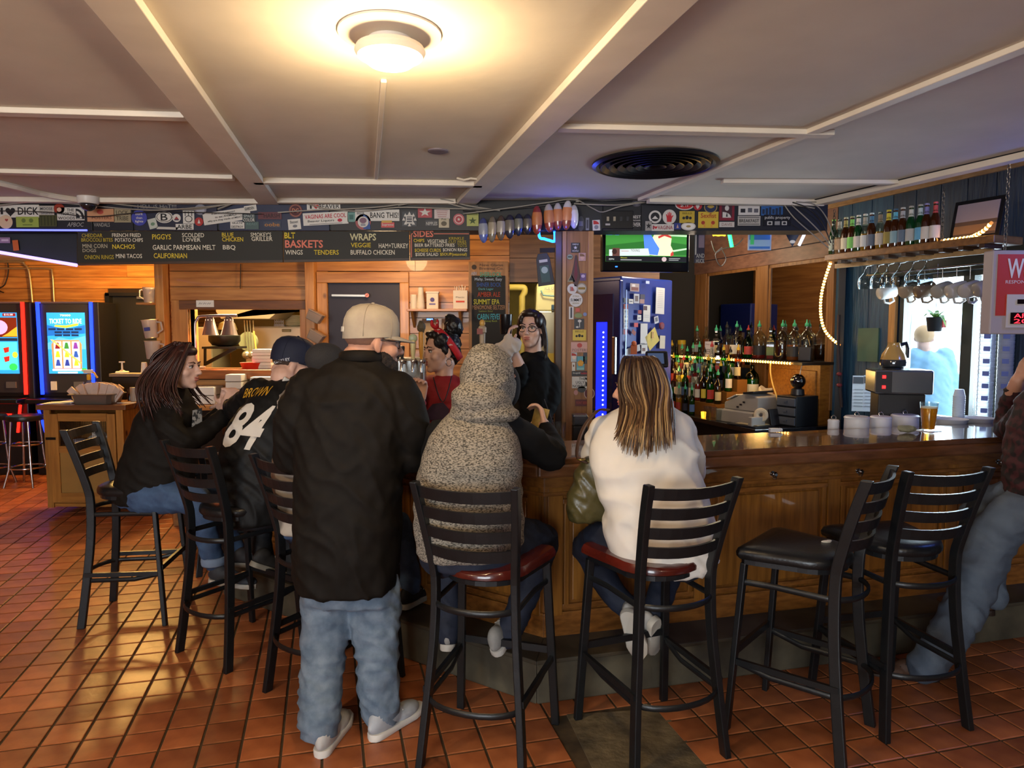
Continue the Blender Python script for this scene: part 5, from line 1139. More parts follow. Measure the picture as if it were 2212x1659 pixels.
# ============================================================ CHIP BAGS HUNG ON A LINE
def bag(px,y0,y1,w,cols,label,yaw,Y=4.52):
 c=D(px,(y0+y1)/2,Y);k=Y/FPX;h=(y1-y0)*k;hw=max(w,17)*k/2*1.1
 r=root('chip_bag',label,'chip bag',c,group='snack bags hanging under the soffit');r.rotation_euler=(0,R(random.uniform(-4,4)),yaw)
 N,Mn=10,12
 for part in(0,1,2):
  mb=MB();vs=[];fs=[]
  z0,z1=((-.5,-.18),(-.18,.26),(.26,.5))[part]
  n2=5
  for j in range(n2+1):
   t=z0+(z1-z0)*j/n2
   puff=max(0,1-(abs(t)/.5)**3)**.5*.020
   ww=hw*max(.22,1.12*(1-(2*t)**2)**.5)if abs(t)<.5 else hw*.22
   for i in range(Mn):
    a=2*math.pi*i/Mn
    wr=.003*math.sin(7*a+25*t+px)
    vs.append((ww*math.cos(a),(puff+.0015+wr*puff/.03)*math.sin(a),t*h))
  for j in range(n2):
   for i in range(Mn):fs.append((j*Mn+i,j*Mn+(i+1)%Mn,(j+1)*Mn+(i+1)%Mn,(j+1)*Mn+i))
  fs.append(tuple(range(Mn-1,-1,-1)));fs.append(tuple(n2*Mn+i for i in range(Mn)))
  mb.add(vs,fs).build(('bag_bottom','bag_window','bag_top')[part],M('bag_'+cols[part][1:],cols[part],.25,.0,coat=.6),r,smooth=60)
bags=((1044,471,524,18,('#5a6aa8','#8a8f9c','#3d4470'),'blue and silver'),(1063,468,523,14,('#7a705e','#9a8f7a','#6a6052'),'tan'),(1082,466,519,15,('#6a5a4a','#9a938a','#4a3a30'),'brown and white'),(1101,464,515,19,('#2f3040','#6a6258','#262430'),'dark navy'),(1120,462,509,16,('#25304a','#6a6a60','#1d2030'),'dark blue'),(1139,463,506,15,('#2c2c34','#5c564c','#20222c'),'black'),
(1160,445,506,19,('#8a3a28','#b06a3a','#7a2a22'),'orange-red'),(1186,441,501,19,('#8c3c28','#b27040','#9a9490'),'orange with silver edge'),(1205,439,497,18,('#7c3424','#b4703c','#a8a29c'),'reddish brown'),(1225,434,496,19,('#8a4428','#c07a44','#b8b2aa'),'bright orange'),(1240,443,493,9,('#b8b4b0','#c8c4c0','#a8a4a0'),'white-edged'))
for i,(px,y0,y1,w_,cols,nm)in enumerate(bags):bag(px,y0,y1,w_,cols,'%s snack bag, %s from the left on the line'%(nm,('first','second','third','fourth','fifth','sixth','seventh','eighth','ninth','tenth','last')[i]),R((-12,-25,-20,-15,-18,-20,-10,-14,-12,-8,-40)[i]))
# ============================================================ CABLES ALONG THE SOFFIT
cabw=M('cable_white','#8d877c',.5);cabb=M('cable_dark','#2a2826',.5)
def cable(pts,rad,mat,label):
 P=[D(px,py,YS-.035+.02*math.sin(px*.05))for px,py in pts]
 for p in P:p.z=min(p.z,ZC-rad-.002)
 MB().tube(smoothpath(P,5),rad,6).build('cable',mat,smooth=60,label=label,cat='cable',group='cables along the soffit')
cable([(-30,440),(80,428),(180,432),(300,446),(420,452),(528,430)],.005,cabw,'white cable rising to the clip near the ceiling, left part')
cable([(-30,446),(70,437),(150,440),(260,450),(340,454),(440,447),(530,438),(620,432)],.004,cabw,'second white cable from the left photo edge')
cable([(-20,455),(100,458),(200,468),(320,458),(480,460),(565,462)],.003,cabb,'dark cable crossing the stickers at the left')
cable([(470,452),(530,432),(630,432),(700,450),(780,456),(860,448),(950,450),(1060,452)],.005,cabw,'white cable sagging over the red slogan sticker')
cable([(600,459),(680,454),(740,452),(830,446),(920,428),(960,428),(1010,444),(1080,455)],.0045,cabw,'white cable peaking near the red splash sticker')
cable([(860,444),(920,432),(940,427),(1000,448),(1040,458)],.004,cabw,'short white cable bundle above the nipples sticker')
cable([(1000,455),(1080,452),(1160,446),(1250,432),(1300,434),(1360,428),(1420,440)],.005,cabb,'dark cable above the snack bags')
cable([(1000,462),(1110,448),(1180,438),(1240,430),(1280,450),(1302,458),(1340,446),(1400,436),(1430,428)],.004,cabw,'white cable looping beside the post')
cable([(1240,440),(1330,443),(1390,436),(1430,428),(1500,428),(1560,434),(1700,437),(1790,436)],.005,cabw,'white cable above the right stickers')
cable([(1430,432),(1480,428),(1530,434),(1610,440),(1690,440),(1760,450)],.004,cabw,'second white cable above the right stickers')
for i,P in enumerate((((1690,436),(1715,470),(1760,510),(1790,536)),((1700,434),(1740,470),(1770,500),(1793,530)),((1712,437),(1745,450),(1775,480),(1795,525)),((1720,436),(1760,442),(1785,470),(1800,510)))):
 cable(P,.004,cabw if i!=2 else cabb,'%s cable fanning down to the bottle shelf'%('first','second','third','fourth')[i])
for ci,px in enumerate((265,528,630,730,921,955,1247,1430,1640)):Bx('cable_clip',D(px,431,YS-.02),(.02,.03,.035),M('clip_white','#a8a298',.5),label='white cable clip above the soffit, %s from the left'%ORD[ci],cat='clip',group='cable clips at the ceiling')
# ============================================================ TELEVISION
YT=5.05;tc=D(1396,533,YT);TW=192*YT/FPX;TH=112*YT/FPX
tv=root('television','flat television showing a football broadcast below the soffit','television',(tc.x,YT,tc.z+.01));tv.rotation_euler=(0,0,R(7))
Bx('tv_body',(0,.03,0),(TW,.06,TH),M('tv_black','#08080b',.2),tv,bevel=.008)
SW=TW*.925;SHh=TH*.75;sz0=TH*.06
scr=Bx('screen',(0,-.002,sz0),(SW,.004,SHh),glow('#3c8a34',.8),tv)
def sp_(name,poly,col,s=.9,y=-.0055):
 MB().prism([(x*SW,z*SHh+sz0)for x,z in poly],-.0006,.0006,Matrix.Translation((0,y,0))@FR0).build(name,glow(col,s),scr)
def rc(x0,z0,x1,z1):return[(x0,z0),(x1,z0),(x1,z1),(x0,z1)]
sp_('field_dark',[(-.5,-.1),(.1,.05),(.5,-.05),(.5,-.32),(-.5,-.32)],'#2a6e28',.7,-.0048)
sp_('yard_line',[(.22,.16),(.5,.14),(.5,.19),(.22,.20)],'#b8e0b0',.9);sp_('yard_line',[(.28,-.26),(.5,-.18),(.5,-.14),(.26,-.22)],'#b8e0b0',.9)
sp_('crowd_blue',rc(-.5,.16,-.34,.5),'#4a8ae0',.8);sp_('crowd_gap',rc(-.42,.16,-.39,.5),'#3c8a34',.8,-.006)
sp_('player_body',[(.02,-.32),(.06,.05),(.10,.22),(.18,.30),(.27,.28),(.31,.10),(.30,-.08),(.33,-.20),(.30,-.34),(.1,-.34)],'#ddd8b0',1.0,-.006)
sp_('player_sleeve_blue',[(-.02,-.30),(-.04,.18),(.05,.20),(.10,.02),(.16,-.16),(.14,-.33)],'#4f7fd8',.9,-.0065)
sp_('red_stripe',[(.14,.14),(.22,.22),(.30,.16),(.31,.10),(.22,.16),(.15,.09)],'#c03a34',.9,-.0068)
sp_('helmet',[(-.03,.34),(-.02,.46),(.04,.5),(.16,.5),(.20,.42),(.17,.33),(.05,.30)],'#d8c0a0',1.0,-.0062);sp_('face_mask',[(-.03,.36),(.06,.33),(.06,.37),(-.02,.40)],'#a06a50',.8,-.0068)
sp_('sock_red',[(.30,-.28),(.33,-.22),(.34,-.32),(.30,-.36)],'#c03a34',.8,-.007)
sp_('caption_bar',[(-.46,-.36),(.04,-.34),(.02,-.16),(-.46,-.20)],'#c9d4d0',.9,-.007);sp_('caption_photo',rc(-.42,-.36,-.33,-.16),'#6a4238',.6,-.0075);sp_('caption_head',[(-.395+.03*math.cos(a),-.25+.07*math.sin(a))for a in[i*math.pi/6 for i in range(12)]],'#3a2018',.5,-.008)
text('YOUNG',(-.14*SW,-.008,sz0-.215*SHh),.085*SW*1.3,.05*SHh*1.3,glow('#6a7068',.4),scr);sp_('caption_rule',rc(-.31,-.24,-.22,-.23),'#a04a40',.8,-.0078)
sp_('ticker',rc(-.5,-.5,.5,-.36),'#16161a',.35,-.0066);sp_('ticker_logo',[(.22+.03*math.cos(a),-.43+.06*math.sin(a))for a in[i*math.pi/6 for i in range(12)]],'#c8b0b0',.8,-.0078)
text('ESPN',(-.43*SW,-.008,sz0-.44*SHh),.06*SW,.04*SHh,glow('#d8dcd8',.8),scr);text('Winners',(-.28*SW,-.008,sz0-.40*SHh),.08*SW,.03*SHh,glow('#c8d030',.8),scr);text('11  Moses Okaforan',(-.18*SW,-.008,sz0-.455*SHh),.26*SW,.03*SHh,glow('#c0c4c0',.7),scr)if False else None
sp_('ticker_text_bar',rc(-.32,-.465,-.06,-.44),'#9a9e9a',.6,-.0078);sp_('ticker_text_bar',rc(.28,-.42,.42,-.40),'#9a9e9a',.6,-.0078);sp_('ticker_text_bar',rc(.28,-.46,.40,-.44),'#9a9e9a',.6,-.0078)
MB().box((-.17*TW*2,-.004,-TH*.41),(.016,.004,.008)).build('power_light',glow('#2a70ff',3.0),tv)
MB().bar((0,.1,TH/2),(0,.1,TH/2+.25),.05,.05).build('mount_arm',M('black_iron'),tv)
cable([(1260,519),(1300,505),(1330,498)],.004,cabb,'dark cable running from the post to the television')if False else None
# ============================================================ NEON AND SIGNS BEHIND THE SOFFIT
ng='neon signs behind the soffit'
MB().tube(smoothpath([D(1163,495,4.70),D(1166,513,4.70),D(1176,516,4.70),D(1186,519,4.70),D(1198,520,4.70),D(1198,495,4.70)],5),.009,8).build('blue_neon',glow('#1a6aff',7.0),label='blue neon squiggle left of the post',cat='neon sign',group=ng)
for i,z in enumerate((0,1)):
 MB().tube(smoothpath([D(1540,500+7*z,5.6),D(1545,497+9*z,5.6),D(1552,502+5*z,5.6),D(1558,497+9*z,5.6),D(1567,500+7*z,5.6)],4),.012,8).build('yellow_neon',glow('#ffb01a',6.0),label='yellow neon lettering stroke behind the soffit, %s one'%('upper','lower')[i],cat='neon sign',group=ng)
MB().tube([D(1573,492,5.6),D(1581,534,5.6)],.014,10).build('green_neon',glow('#18ff5a',6.0),label='green neon tube behind the soffit',cat='neon sign',group=ng)
for i,P in enumerate((((1560,534),(1545,550),(1556,575),(1568,560),(1560,540)),((1536,520),(1545,545),(1560,538),(1590,530),(1605,515)))):
 MB().tube(smoothpath([D(x,y,5.6)for x,y in P],4),.004,6).build('dangling_cord',cabb,label='dark cord dangling under the neon, %s'%('looped one','slack one')[i],cat='cord')
r=stk(1641,515,50,50,'#8a97b8','framed blue picture hung behind the neon tubes',Y=5.75,cat='picture',group=None,deco=(('rect',0,0,44,44,'#2f5fae'),('rect',0,10,44,14,'#7f9cc4'),('rect',-16,-4,8,34,'#3aa86a')))
stk(1712,512,46,42,'#15161c','black triangular pennant with white emblem behind the cables',shape='tri',rot=180,Y=5.6,cat='pennant',group=None,deco=(('round',0,-10,12,7,Wt),))
MB().tube([D(1684,498,5.7),D(1666,504,5.7)],.010,8).build('blue_tube',glow('#5a9aff',4.0),label='pale blue light tube left of the black pennant',cat='light tube')
MB().tube([D(1742,497,5.5),D(1726,530,5.5)],.011,8).build('white_tube',glow('#c9d4ff',4.0),label='white light tube right of the black pennant',cat='light tube')
stk(1511,530,22,74,'#2c2a38','tall dark poster with white block letters right of the television',(('AND',2,22,18,9,'#a8a49a'),('HUCK',2,33,18,9,'#a8a49a')),Y=4.88,cat='poster',group=None,deco=(('rect',4,-12,12,34,'#7a6a74'),('rect',-8,-5,3,50,'#a8a49a')))
for o in bpy.data.objects:
 if o.name.startswith('sticker')and o.get('category')in('picture','pennant','poster'):o.name=o['category']
# ============================================================ BLUE REFRIGERATED COOLER
FA=Vector((0.812,5.20,0));FB=Vector((1.289,5.65,0));fd=(FB-FA).normalized();fn=Vector((fd.y,-fd.x,0));fq=Vector((-fd.y,fd.x,0))
FH=D(1400,600,5.4).z
def Fp(px,py):
 r_=ray(px,py);t=(FA.x*fn.x+FA.y*fn.y)/(r_.x*fn.x+r_.y*fn.y);return CAMP+r_*t
cool=root('glass_door_cooler','tall blue glass-door cooler with papers on its side, right of the post','refrigerator',FA)
rotF=Matrix(((fd.x,fq.x,0),(fd.y,fq.y,0),(0,0,1)))
navyf=M('cooler_navy','#1e2f78',.3,noise=.15,nscale=2)
Lf=(FB-FA).length
def fl(x,y,z):return rotF@Vector((x,y,z))
MB().box(fl(Lf/2,.31,FH/2),(Lf,.58,FH),rotF).build('cooler_body',navyf,cool,bevel=.012)
dkg=M('cooler_glass','#10123a',.08,coat=1.0)
MB().box(fl(-.02,.30,FH/2+.02),(.04,.60,FH-.10),rotF).build('door_frame',M('cooler_door_frame','#16164a',.25,.3),cool,bevel=.008)
MB().box(fl(-.043,.30,FH/2+.02),(.006,.48,FH-.30),rotF).build('door_glass',dkg,cool)
MB().box(fl(-.048,.16,1.15),(.004,.10,1.15),rotF).build('led_column',glow('#0a18ff',3.2),cool)
for k in range(26):MB().ell(fl(-.052,.14,.75+.036*k),.007,n=6,m=4).build('led_dot',glow('#b8c8ff',5.0),cool)
MB().bar(fl(-.06,.03,1.34),fl(-.06,.03,1.62),.03,.03,up=fd).build('door_handle',chrome,cool,bevel=.006)
MB().bar(fl(.03,-.003,.5),fl(.03,-.003,FH-.1),.012,.006,up=fn).build('side_seam',M('seam_steel','#7a82a0',.3,.8),cool)
fp_n=[0]
def mag(px,py,w,h,col,label,rot=0,cat='paper',deco=()):
 c=Fp(px,py);k=c.y/FPX;RR=rotF.to_4x4()@Matrix.Rotation(-R(rot),4,'Y')
 sx=1/max(.35,abs(fd.dot(Vector((1,0,0)))))
 o=MB().prism([(x*w*k/2*sx,z*h*k/2)for x,z in((-1,-1),(1,-1),(1,1),(-1,1))],.001,.003,RR@FR0).build('paper_note',flat(col),loc=c+fn*.002,label=label,cat=cat,group='papers on the blue cooler')
 for(dx,dy,ww,hh,cc)in deco:
  MB().prism([(x*ww*k/2*sx+dx*k*sx,z*hh*k/2-dy*k)for x,z in((-1,-1),(1,-1),(1,1),(-1,1))],.003,.0036,RR@FR0).build('print',flat(cc),o)
 return o
wp_='#b3aea8'
mag(1370,621,23,17,'#8a7a78','landscape photo print at the top of the blue cooler',deco=((0,3,18,7,'#6a3a34'),(-3,-4,8,5,'#b8b0b0')))
mag(1374,645,14,20,'#9a9aa0','middle photo of the collage on the blue cooler',deco=((0,0,8,12,'#5a4a48'),));mag(1362,651,11,10,wp_,'small white photo at the left of the collage',deco=((0,0,7,2,'#4a4a55'),));mag(1387,641,12,10,'#3a3440','dark photo at the right of the collage');mag(1386,651,12,9,'#8a6a64','reddish photo under the dark one')
mag(1425,650,23,56,wp_,'long white receipt on the blue cooler',rot=-1.5,deco=tuple((0,-22+4*i,14,.7,'#8f8a88')for i in range(10)))
mag(1396,677,18,36,wp_,'white flyer with small dark picture on the blue cooler',rot=-1.5,deco=((-4,-11,9,9,'#4a3038'),(0,4,12,.8,'#8f8a88'),(0,8,12,.8,'#8f8a88')))
mag(1381,674,9,8,'#7c2a30','small dark red magnet card on the blue cooler');mag(1380,686,10,11,wp_,'small white card with dark stroke',deco=((0,1,6,1.5,'#3a3a60'),))
mag(1417,691,11,15,'#a8a6ac','tilted instant photo on the blue cooler',rot=12,deco=((0,-1,7,9,'#5a5a62'),));
MB().lathe([(.028,0),(.028,.012),(.02,.016)],20,(0,0,0),rotF@Matrix.Rotation(R(90),3,'X')).build('round_magnet',flat('#6a2a34'),loc=Fp(1428,704),label='round dark red magnet on the blue cooler',cat='magnet')
mag(1390,722,18,46,wp_,'white sheet behind the yellow note on the blue cooler',deco=((-3,20,10,2,'#5a5a60'),));yn=mag(1408,732,30,34,'#b59c46','tilted yellow envelope clipped on the blue cooler',rot=32)
MB().box((0,-.01,.03),(.02,.012,.05),rotF).build('silver_clip',chrome,yn);mag(1430,739,14,28,'#b8ab94','cream paper slip right of the yellow envelope',rot=-2)
mag(1373,702,10,9,'#a83a3a','red square magnet on the blue cooler');mag(1350,717,10,11,'#8a4a50','pinkish round card near the cooler edge');mag(1368,718,10,9,'#7a3a34','tilted brown card on the blue cooler',rot=-30)
for i,(py,c1)in enumerate(((649,'#4a4a4a'),(662,'#8a3a2a'),(673,wp_),(684,'#c0bcb4'),(694,wp_),(705,'#a8a2a8'))):mag(1351,py,11,10,c1,'small square card in the column by the cooler edge, %s from the top'%('first','second','third','fourth','fifth','sixth')[i],deco=((0,0,6,5,'#3a3a44'),))
mag(1398,610,9,6,'#9aa4b8','tiny white logo magnet at the cooler top');mag(1391,753,16,22,wp_,'lower white sheet with small picture on the blue cooler',deco=((-2,2,8,7,'#6a4a40'),));mag(1366,756,38,14,'#a29e9e','white papers fanned low on the blue cooler',rot=12)
MB().box((0,0,0),(.045,.02,.07)).ell((0,-.005,.045),.02,n=10,m=6).build('orange_figurine',flat('#b4582a'),loc=Fp(1362,755)+fn*.03,label='small orange figurine magnet on the blue cooler',cat='magnet')
# stand-in cooler added at the back wall to put blue into the mirror
c2=root('stand_in_cooler','stand-in blue cooler with papers, added at the back wall for the mirror','refrigerator',(1.36,7.6,0))
Bx('cooler_body',(0,0,.98),(.50,.40,1.96),navyf,c2,bevel=.012)
for(x,z,w2,h2,c_)in((-.1,1.6,.12,.09,'#8a7a78'),(.08,1.5,.09,.22,wp_),(-.06,1.35,.08,.16,wp_),(-.16,1.42,.06,.05,'#7c2a30'),(.14,1.2,.07,.09,'#a8a6ac'),(-.02,1.12,.1,.2,'#b59c46')):
 Bx('paper',(x,-.203,z),(w2,.004,h2),flat(c_),c2);Bx('paper',(.253,x*.7,z),(.004,w2,h2),flat(c_),c2)
# POS tablet on a stand in front of it
pt=root('pos_tablet','black point of sale tablet on a stand before the blue cooler','tablet',D(1419,776,4.75));zb=pt.location.z
MB().box((0,0,0),(.15,.03,.12),Matrix.Rotation(R(-25),3,'X')).build('tablet_body',M('pos_black','#141210',.3),pt,bevel=.015)
MB().box((-.01,-.018,.006),(.105,.004,.075),Matrix.Rotation(R(-25),3,'X')).build('tablet_screen',M('pos_screen','#4a5a78',.1,emit='#46587a',es=.35),pt)
MB().bar((0,.03,-.04),(0,.05,-(zb-.02)),.04,.04).build('stand',M('pos_black'),pt);MB().box((0,.05,-(zb-.015)),(.2,.2,.03)).build('stand_base',M('pos_black'),pt)
# ============================================================ BACK BAR ALONG THE RIGHT WALL
bkb=root('back_bar','dark back bar counter with stepped bottle shelves below the mirrors','back bar',WM@Vector((5.9,.4,0)))
def wl_(mb):mb.v=[tuple((WM@Vector(p))-Vector(bkb.location))for p in mb.v];mb.f=[tuple(reversed(f))for f in mb.f];return mb
U0,U1,T1,ZB_=4.70,7.15,.80,.88
ctop=M('back_counter_black','#15151a',.25,coat=.4)
wl_(wb(U0,U1,ZB_-.04,ZB_,.0,T1)).build('counter',ctop,bkb,bevel=.004);wl_(wb(U0+.02,U1,.02,ZB_-.04,.02,T1-.06)).build('base_cabinet',M('back_cabinet_dark','#14120f',.6),bkb)
wl_(wb(U0-.012,U0+.02,.10,ZB_-.03,.01,T1-.02)).build('end_panel',oak_h,bkb)
for k in range(5):wl_(wb(U0-.03,U0-.012,ZB_-.11,ZB_-.05,.10+.13*k,.13+.13*k)).build('end_peg',M('peg_dark','#2a1a0e',.5),bkb)
boxm=wood('shelf_box_amber','#a06a2a','#7c4c1a',0,.4,5)
wl_(wb(4.76,5.42,ZB_,1.38,.02,.13)).build('shelf_box',boxm,bkb,bevel=.004);wl_(wb(4.80,5.38,1.0,1.33,.13,.142)).build('box_panel',boxm,bkb,bevel=.006)
wl_(wb(4.74,7.1,1.38,1.405,.01,.33)).build('top_shelf',M('shelf_dark','#241a12',.35),bkb,bevel=.003)
TIERS=((.68,.99,.50,.66),(.52,1.09,.42,.52),(.42,1.19,.32,.42))
tiersp=((.60,1.00,.545,.655),(.49,1.11,.435,.545),(.385,1.22,.33,.435))
for(tc_,zt_,t0,t1)in tiersp:wl_(wb(5.45,7.05,ZB_,zt_,t0,t1)).build('bottle_step',M('step_glow_wood','#7a5020',.35),bkb)
# bottles
pour_g=M('pourer_green','#3fae7c',.4);pour_k=M('pourer_black','#1a1613',.4);pour_r=M('cap_red','#a83030',.4);pour_y=M('cap_yellow','#c8a42a',.4)
GL={'clear':archglass('bottle_clear','#dfe6e2'),'green':archglass('bottle_green','#4f9a4a'),'amber':archglass('bottle_amber','#a8703a'),'blue':archglass('bottle_blue','#5a78c8')}
LQ={'whisky':M('liquor_amber','#7a3a10',.1,coat=.5),'dark':M('liquor_dark','#2c1008',.1,coat=.5),'red':M('liquor_red','#8a1c14',.1,coat=.5),'clear':M('liquor_clear','#a9b0a8',.1,coat=.5,trans=.6),'green':M('liquor_green','#3f8a2c',.1,coat=.5),'gold':M('liquor_gold','#b07a1c',.1,coat=.5)}
PROT={}
def bottle_mesh(kind):
 if kind in PROT:return PROT[kind]
 P={'tall':[(.034,0),(.037,.006),(.037,.17),(.033,.195),(.016,.225),(.0145,.29),(.016,.292),(.016,.30)],
 'square':[(.040,0),(.043,.006),(.043,.15),(.038,.175),(.018,.20),(.0155,.26),(.017,.27)],
 'round':[(.05,0),(.055,.01),(.056,.12),(.046,.165),(.024,.195),(.018,.21),(.017,.26),(.019,.265)],
 'handle':[(.062,0),(.066,.01),(.066,.17),(.056,.215),(.03,.245),(.02,.26),(.019,.30),(.021,.305)]}[kind]
 n=4 if kind=='square' else 14
 g=MB().lathe(P,n,a0=math.pi/4 if n==4 else 0).mesh('bottle_glass',GL['clear'],50)
 q=[(r*.90,z)for r,z in P if z<P[-1][1]*.62];q=[(q[0][0],.004)]+q[1:]
 l=MB().lathe(q+[(q[-1][0]*.98,q[-1][1]+.001)],n,a0=math.pi/4 if n==4 else 0).mesh('liquid',LQ['whisky'],50)
 h=P[-1][1];r=P[1][0]
 lb=MB();m=7;vs=[]
 for z in(.035,.035+.085*h/.3):
  for i in range(m):a=-math.pi*.5+(-.9+1.8*i/(m-1));vs.append(((r*(.98 if n==4 else 1)+.0012)*math.cos(a)if n!=4 else(-r*.72+1.44*r*i/(m-1)),(r+.0012)*math.sin(a)if n!=4 else-r*.72,z))
 lb.add(vs,[(i,i+1,m+i+1,m+i)for i in range(m-1)]);lm=lb.mesh('label',flat('#c8c2b4'))
 cp=MB().lathe([(.0165,h-.012),(.0165,h+.008),(.007,h+.02),(.004,h+.045),(.002,h+.046)],10).mesh('pourer',pour_g,50)
 PROT[kind]=(g,l,lm,cp);return PROT[kind]
VAR={}
def var(me,mat,key):
 k=(me.name,mat.name)
 if k not in VAR:
  c=me.copy();c.materials.clear();c.materials.append(mat);VAR[k]=c
 return VAR[k]
def bottle(pos,kind,glass,liq,lab,cap,label,group,s=1.0,rz=None,fill=1.0,name='liquor_bottle'):
 g,l,lm,cp=bottle_mesh(kind)
 r=root(name,label,'bottle',pos,rz if rz is not None else R(-18)+random.uniform(-.3,.3),group);r.scale=(s,s,s)
 def add(me,mat,nm):
  o=bpy.data.objects.new(nm,var(me,mat,nm));COL.objects.link(o);o.parent=r;return o
 add(g,GL[glass],'bottle_glass')
 if liq:o=add(l,LQ[liq],'liquid');o.scale=(1,1,fill)
 if lab:add(lm,flat(lab),'bottle_label')
 if cap:add(cp,cap,'pourer')
rb=random.Random(11)
capn={pour_g:'green pourer',pour_k:'black pourer',pour_r:'red cap',pour_y:'yellow cap'}
labs=(('#c8c2b4','white'),('#b8a878','tan'),('#2a2a38','dark'),('#a83a30','red'),('#c8b23a','yellow'),('#4a6a9a','blue'))
def wpt(u,t,z):return WM@Vector((u,t,z))
for ti,(tn,(tc_,zt_,t0,t1))in enumerate(zip(('front','middle','upper'),tiersp)):
 n=15
 for i in range(n):
  u=7.0-(7.0-5.52)*i/(n-1)+rb.uniform(-.012,.012)
  gl=rb.choice(('clear','clear','clear','green','amber'));lq=rb.choice(('whisky','clear','clear','dark','gold','red','green'))if gl=='clear' else rb.choice(('dark','green'))
  cap=rb.choice((pour_g,pour_g,pour_g,pour_k,pour_k,pour_y,pour_r));lc,ln=rb.choice(labs)
  bottle(wpt(u,tc_,zt_+.001),rb.choice(('tall','tall','square','tall')),gl,lq,lc,cap,'%s bottle, %s, %s label, %s from left in %s bottle row'%(gl,capn[cap],ln,ORD[i],tn),'liquor bottles on the stepped shelves',s=rb.uniform(.86,1.0))
for i in range(12):
 u=7.0-(7.0-5.75)*i/11;gl=rb.choice(('clear','clear','green'));lq=rb.choice(('clear','gold','whisky',None));cap=rb.choice((pour_g,pour_k,pour_k,pour_g));lc,ln=rb.choice(labs)
 bottle(wpt(u,.715,ZB_+.001),'tall',gl,lq,lc,cap,'%s bottle, %s, %s from left in the counter-level row'%(gl,capn[cap],ORD[i]),'liquor bottles on the back counter',s=.8)
big=((6.55,'round','clear','whisky','#8a8f94',pour_g),(6.38,'tall','clear','whisky',None,None),(6.20,'square','amber','dark','#b8a878',pour_g),(6.02,'tall','clear','whisky','#8a5a34',pour_k),(5.86,'handle','clear','whisky','#c8c2b4',pour_g),(5.68,'round','green','green','#a83a30',pour_r),(5.52,'handle','clear','red','#15151a',pour_g),(5.36,'square','clear','red','#5a6a3a',pour_k),(5.20,'handle','clear','dark',None,pour_g),(5.05,'handle','clear','whisky','#15151a',pour_g),(4.90,'handle','clear','dark',None,pour_g))
for i,(u,kd,gl,lq,lc,cap)in enumerate(big):
 bottle(wpt(u,.16,1.406),kd,gl,lq,lc,cap,'large %s bottle, %s contents, %s from left on top shelf'%(gl,{'whisky':'amber','dark':'dark brown','red':'red','green':'green'}[lq],ORD[i]),'large bottles on the top shelf',s=1.0,fill=rb.choice((.6,.8,1)))
bottle(wpt(5.50,.24,1.06),'handle','green','green','#b8b8a8',None,'big bright green bottle beside the amber wooden box',None,s=.95)
MB().box((0,0,0),(.12,.12,.176)).build('bottle_riser',M('shelf_dark'),loc=wpt(5.50,.24,.97),rot=(0,0,R(18)),label='dark block under the big green bottle',cat='block')
# signs, mugs and jars at the far end of the top shelf
q=wpt(6.1,.30,1.406);r=MB().box((0,0,.075),(.10,.006,.15)).build('beer_sign',flat('#b8b4bc'),loc=q,rot=(0,0,R(-40)),label='small white calendar-like sign reading BEER 30',cat='sign')
text('BEER 30',(0,-.004,.05),.085,.05,flat('#26262c'),r);text('Always',(-.02,-.004,.12),.045,.02,flat('#6a3a44'),r)
q=wpt(6.85,.16,1.406);r=root('yellow_lid_jar','jar with bright yellow lid on the top shelf beside the cooler','jar',q)
MB().lathe([(.04,0),(.045,.01),(.045,.10),(.04,.11)],14).build('jar_body',M('jar_brown','#8a6a44',.3),r,smooth=40);MB().lathe([(.046,.108),(.046,.15),(.04,.155)],14).build('lid',M('cap_yellow'),r,smooth=40)
q=wpt(7.02,.16,1.406);MB().lathe([(.03,0),(.04,.01),(.045,.12),(.042,.121)],16).build('green_tumbler',M('tumbler_green','#1f5a4a',.15,trans=.4),loc=q,smooth=40,label='dark green tumbler on the top shelf beside the yellow lid jar',cat='tumbler')
# ============================================================ ROPE LIGHTS
def ropelight(P,label,r_=.008,step=.035,es=14,brt='#ffb648',rad=.007,tubee=None):
 P=smoothpath(P,6);o=root('rope_light',label,'rope light',P[0],group='warm rope lights');O=Vector(P[0])
 MB().tube([p-O for p in P],r_,8).build('light_tube',M('rope_plastic','#d9a860',.3,emit='#ff9a3a',es=tubee or.6),o,smooth=60)
 mb=MB();acc=0
 for a_,b_ in zip(P,P[1:]):
  L_=(b_-a_).length;t=step-acc
  while t<L_:mb.ell(a_+(b_-a_)*(t/L_)-O,r_*1.35,n=6,m=4);t+=step
  acc=(L_-(t-step))
 mb.build('light_bulbs',E_('rope_bulb','#ffbe60',es),o,kind='stuff')
ropelight([wpt(u,.345,1.392)for u in(7.0,6.2,5.4,4.85)],'warm rope light along the front edge of the top back bar shelf')
ropelight([wpt(7.0,.34,1.40),wpt(6.98,.40,1.30),wpt(6.93,.46,1.15)],'short warm rope light running down the bottle steps at left')
ropelight([Wp(1796,563,4.05),Wp(1783,600,4.05),Wp(1774,640,4.05),Wp(1773,680,4.08),Wp(1781,712,4.12),Wp(1797,732,4.18),Wp(1815,746,4.24)],'bright rope light hanging in a curve beside the mirror',.009,.024,16,tubee=.6)
for(u,t,z,e)in((5.2,.45,1.32,2.4),(6.2,.66,1.30,2.4),(4.95,.55,1.34,1.6)):point('rope_light_glow',wpt(u,t,z),e,(1.0,.56,.16),.05)
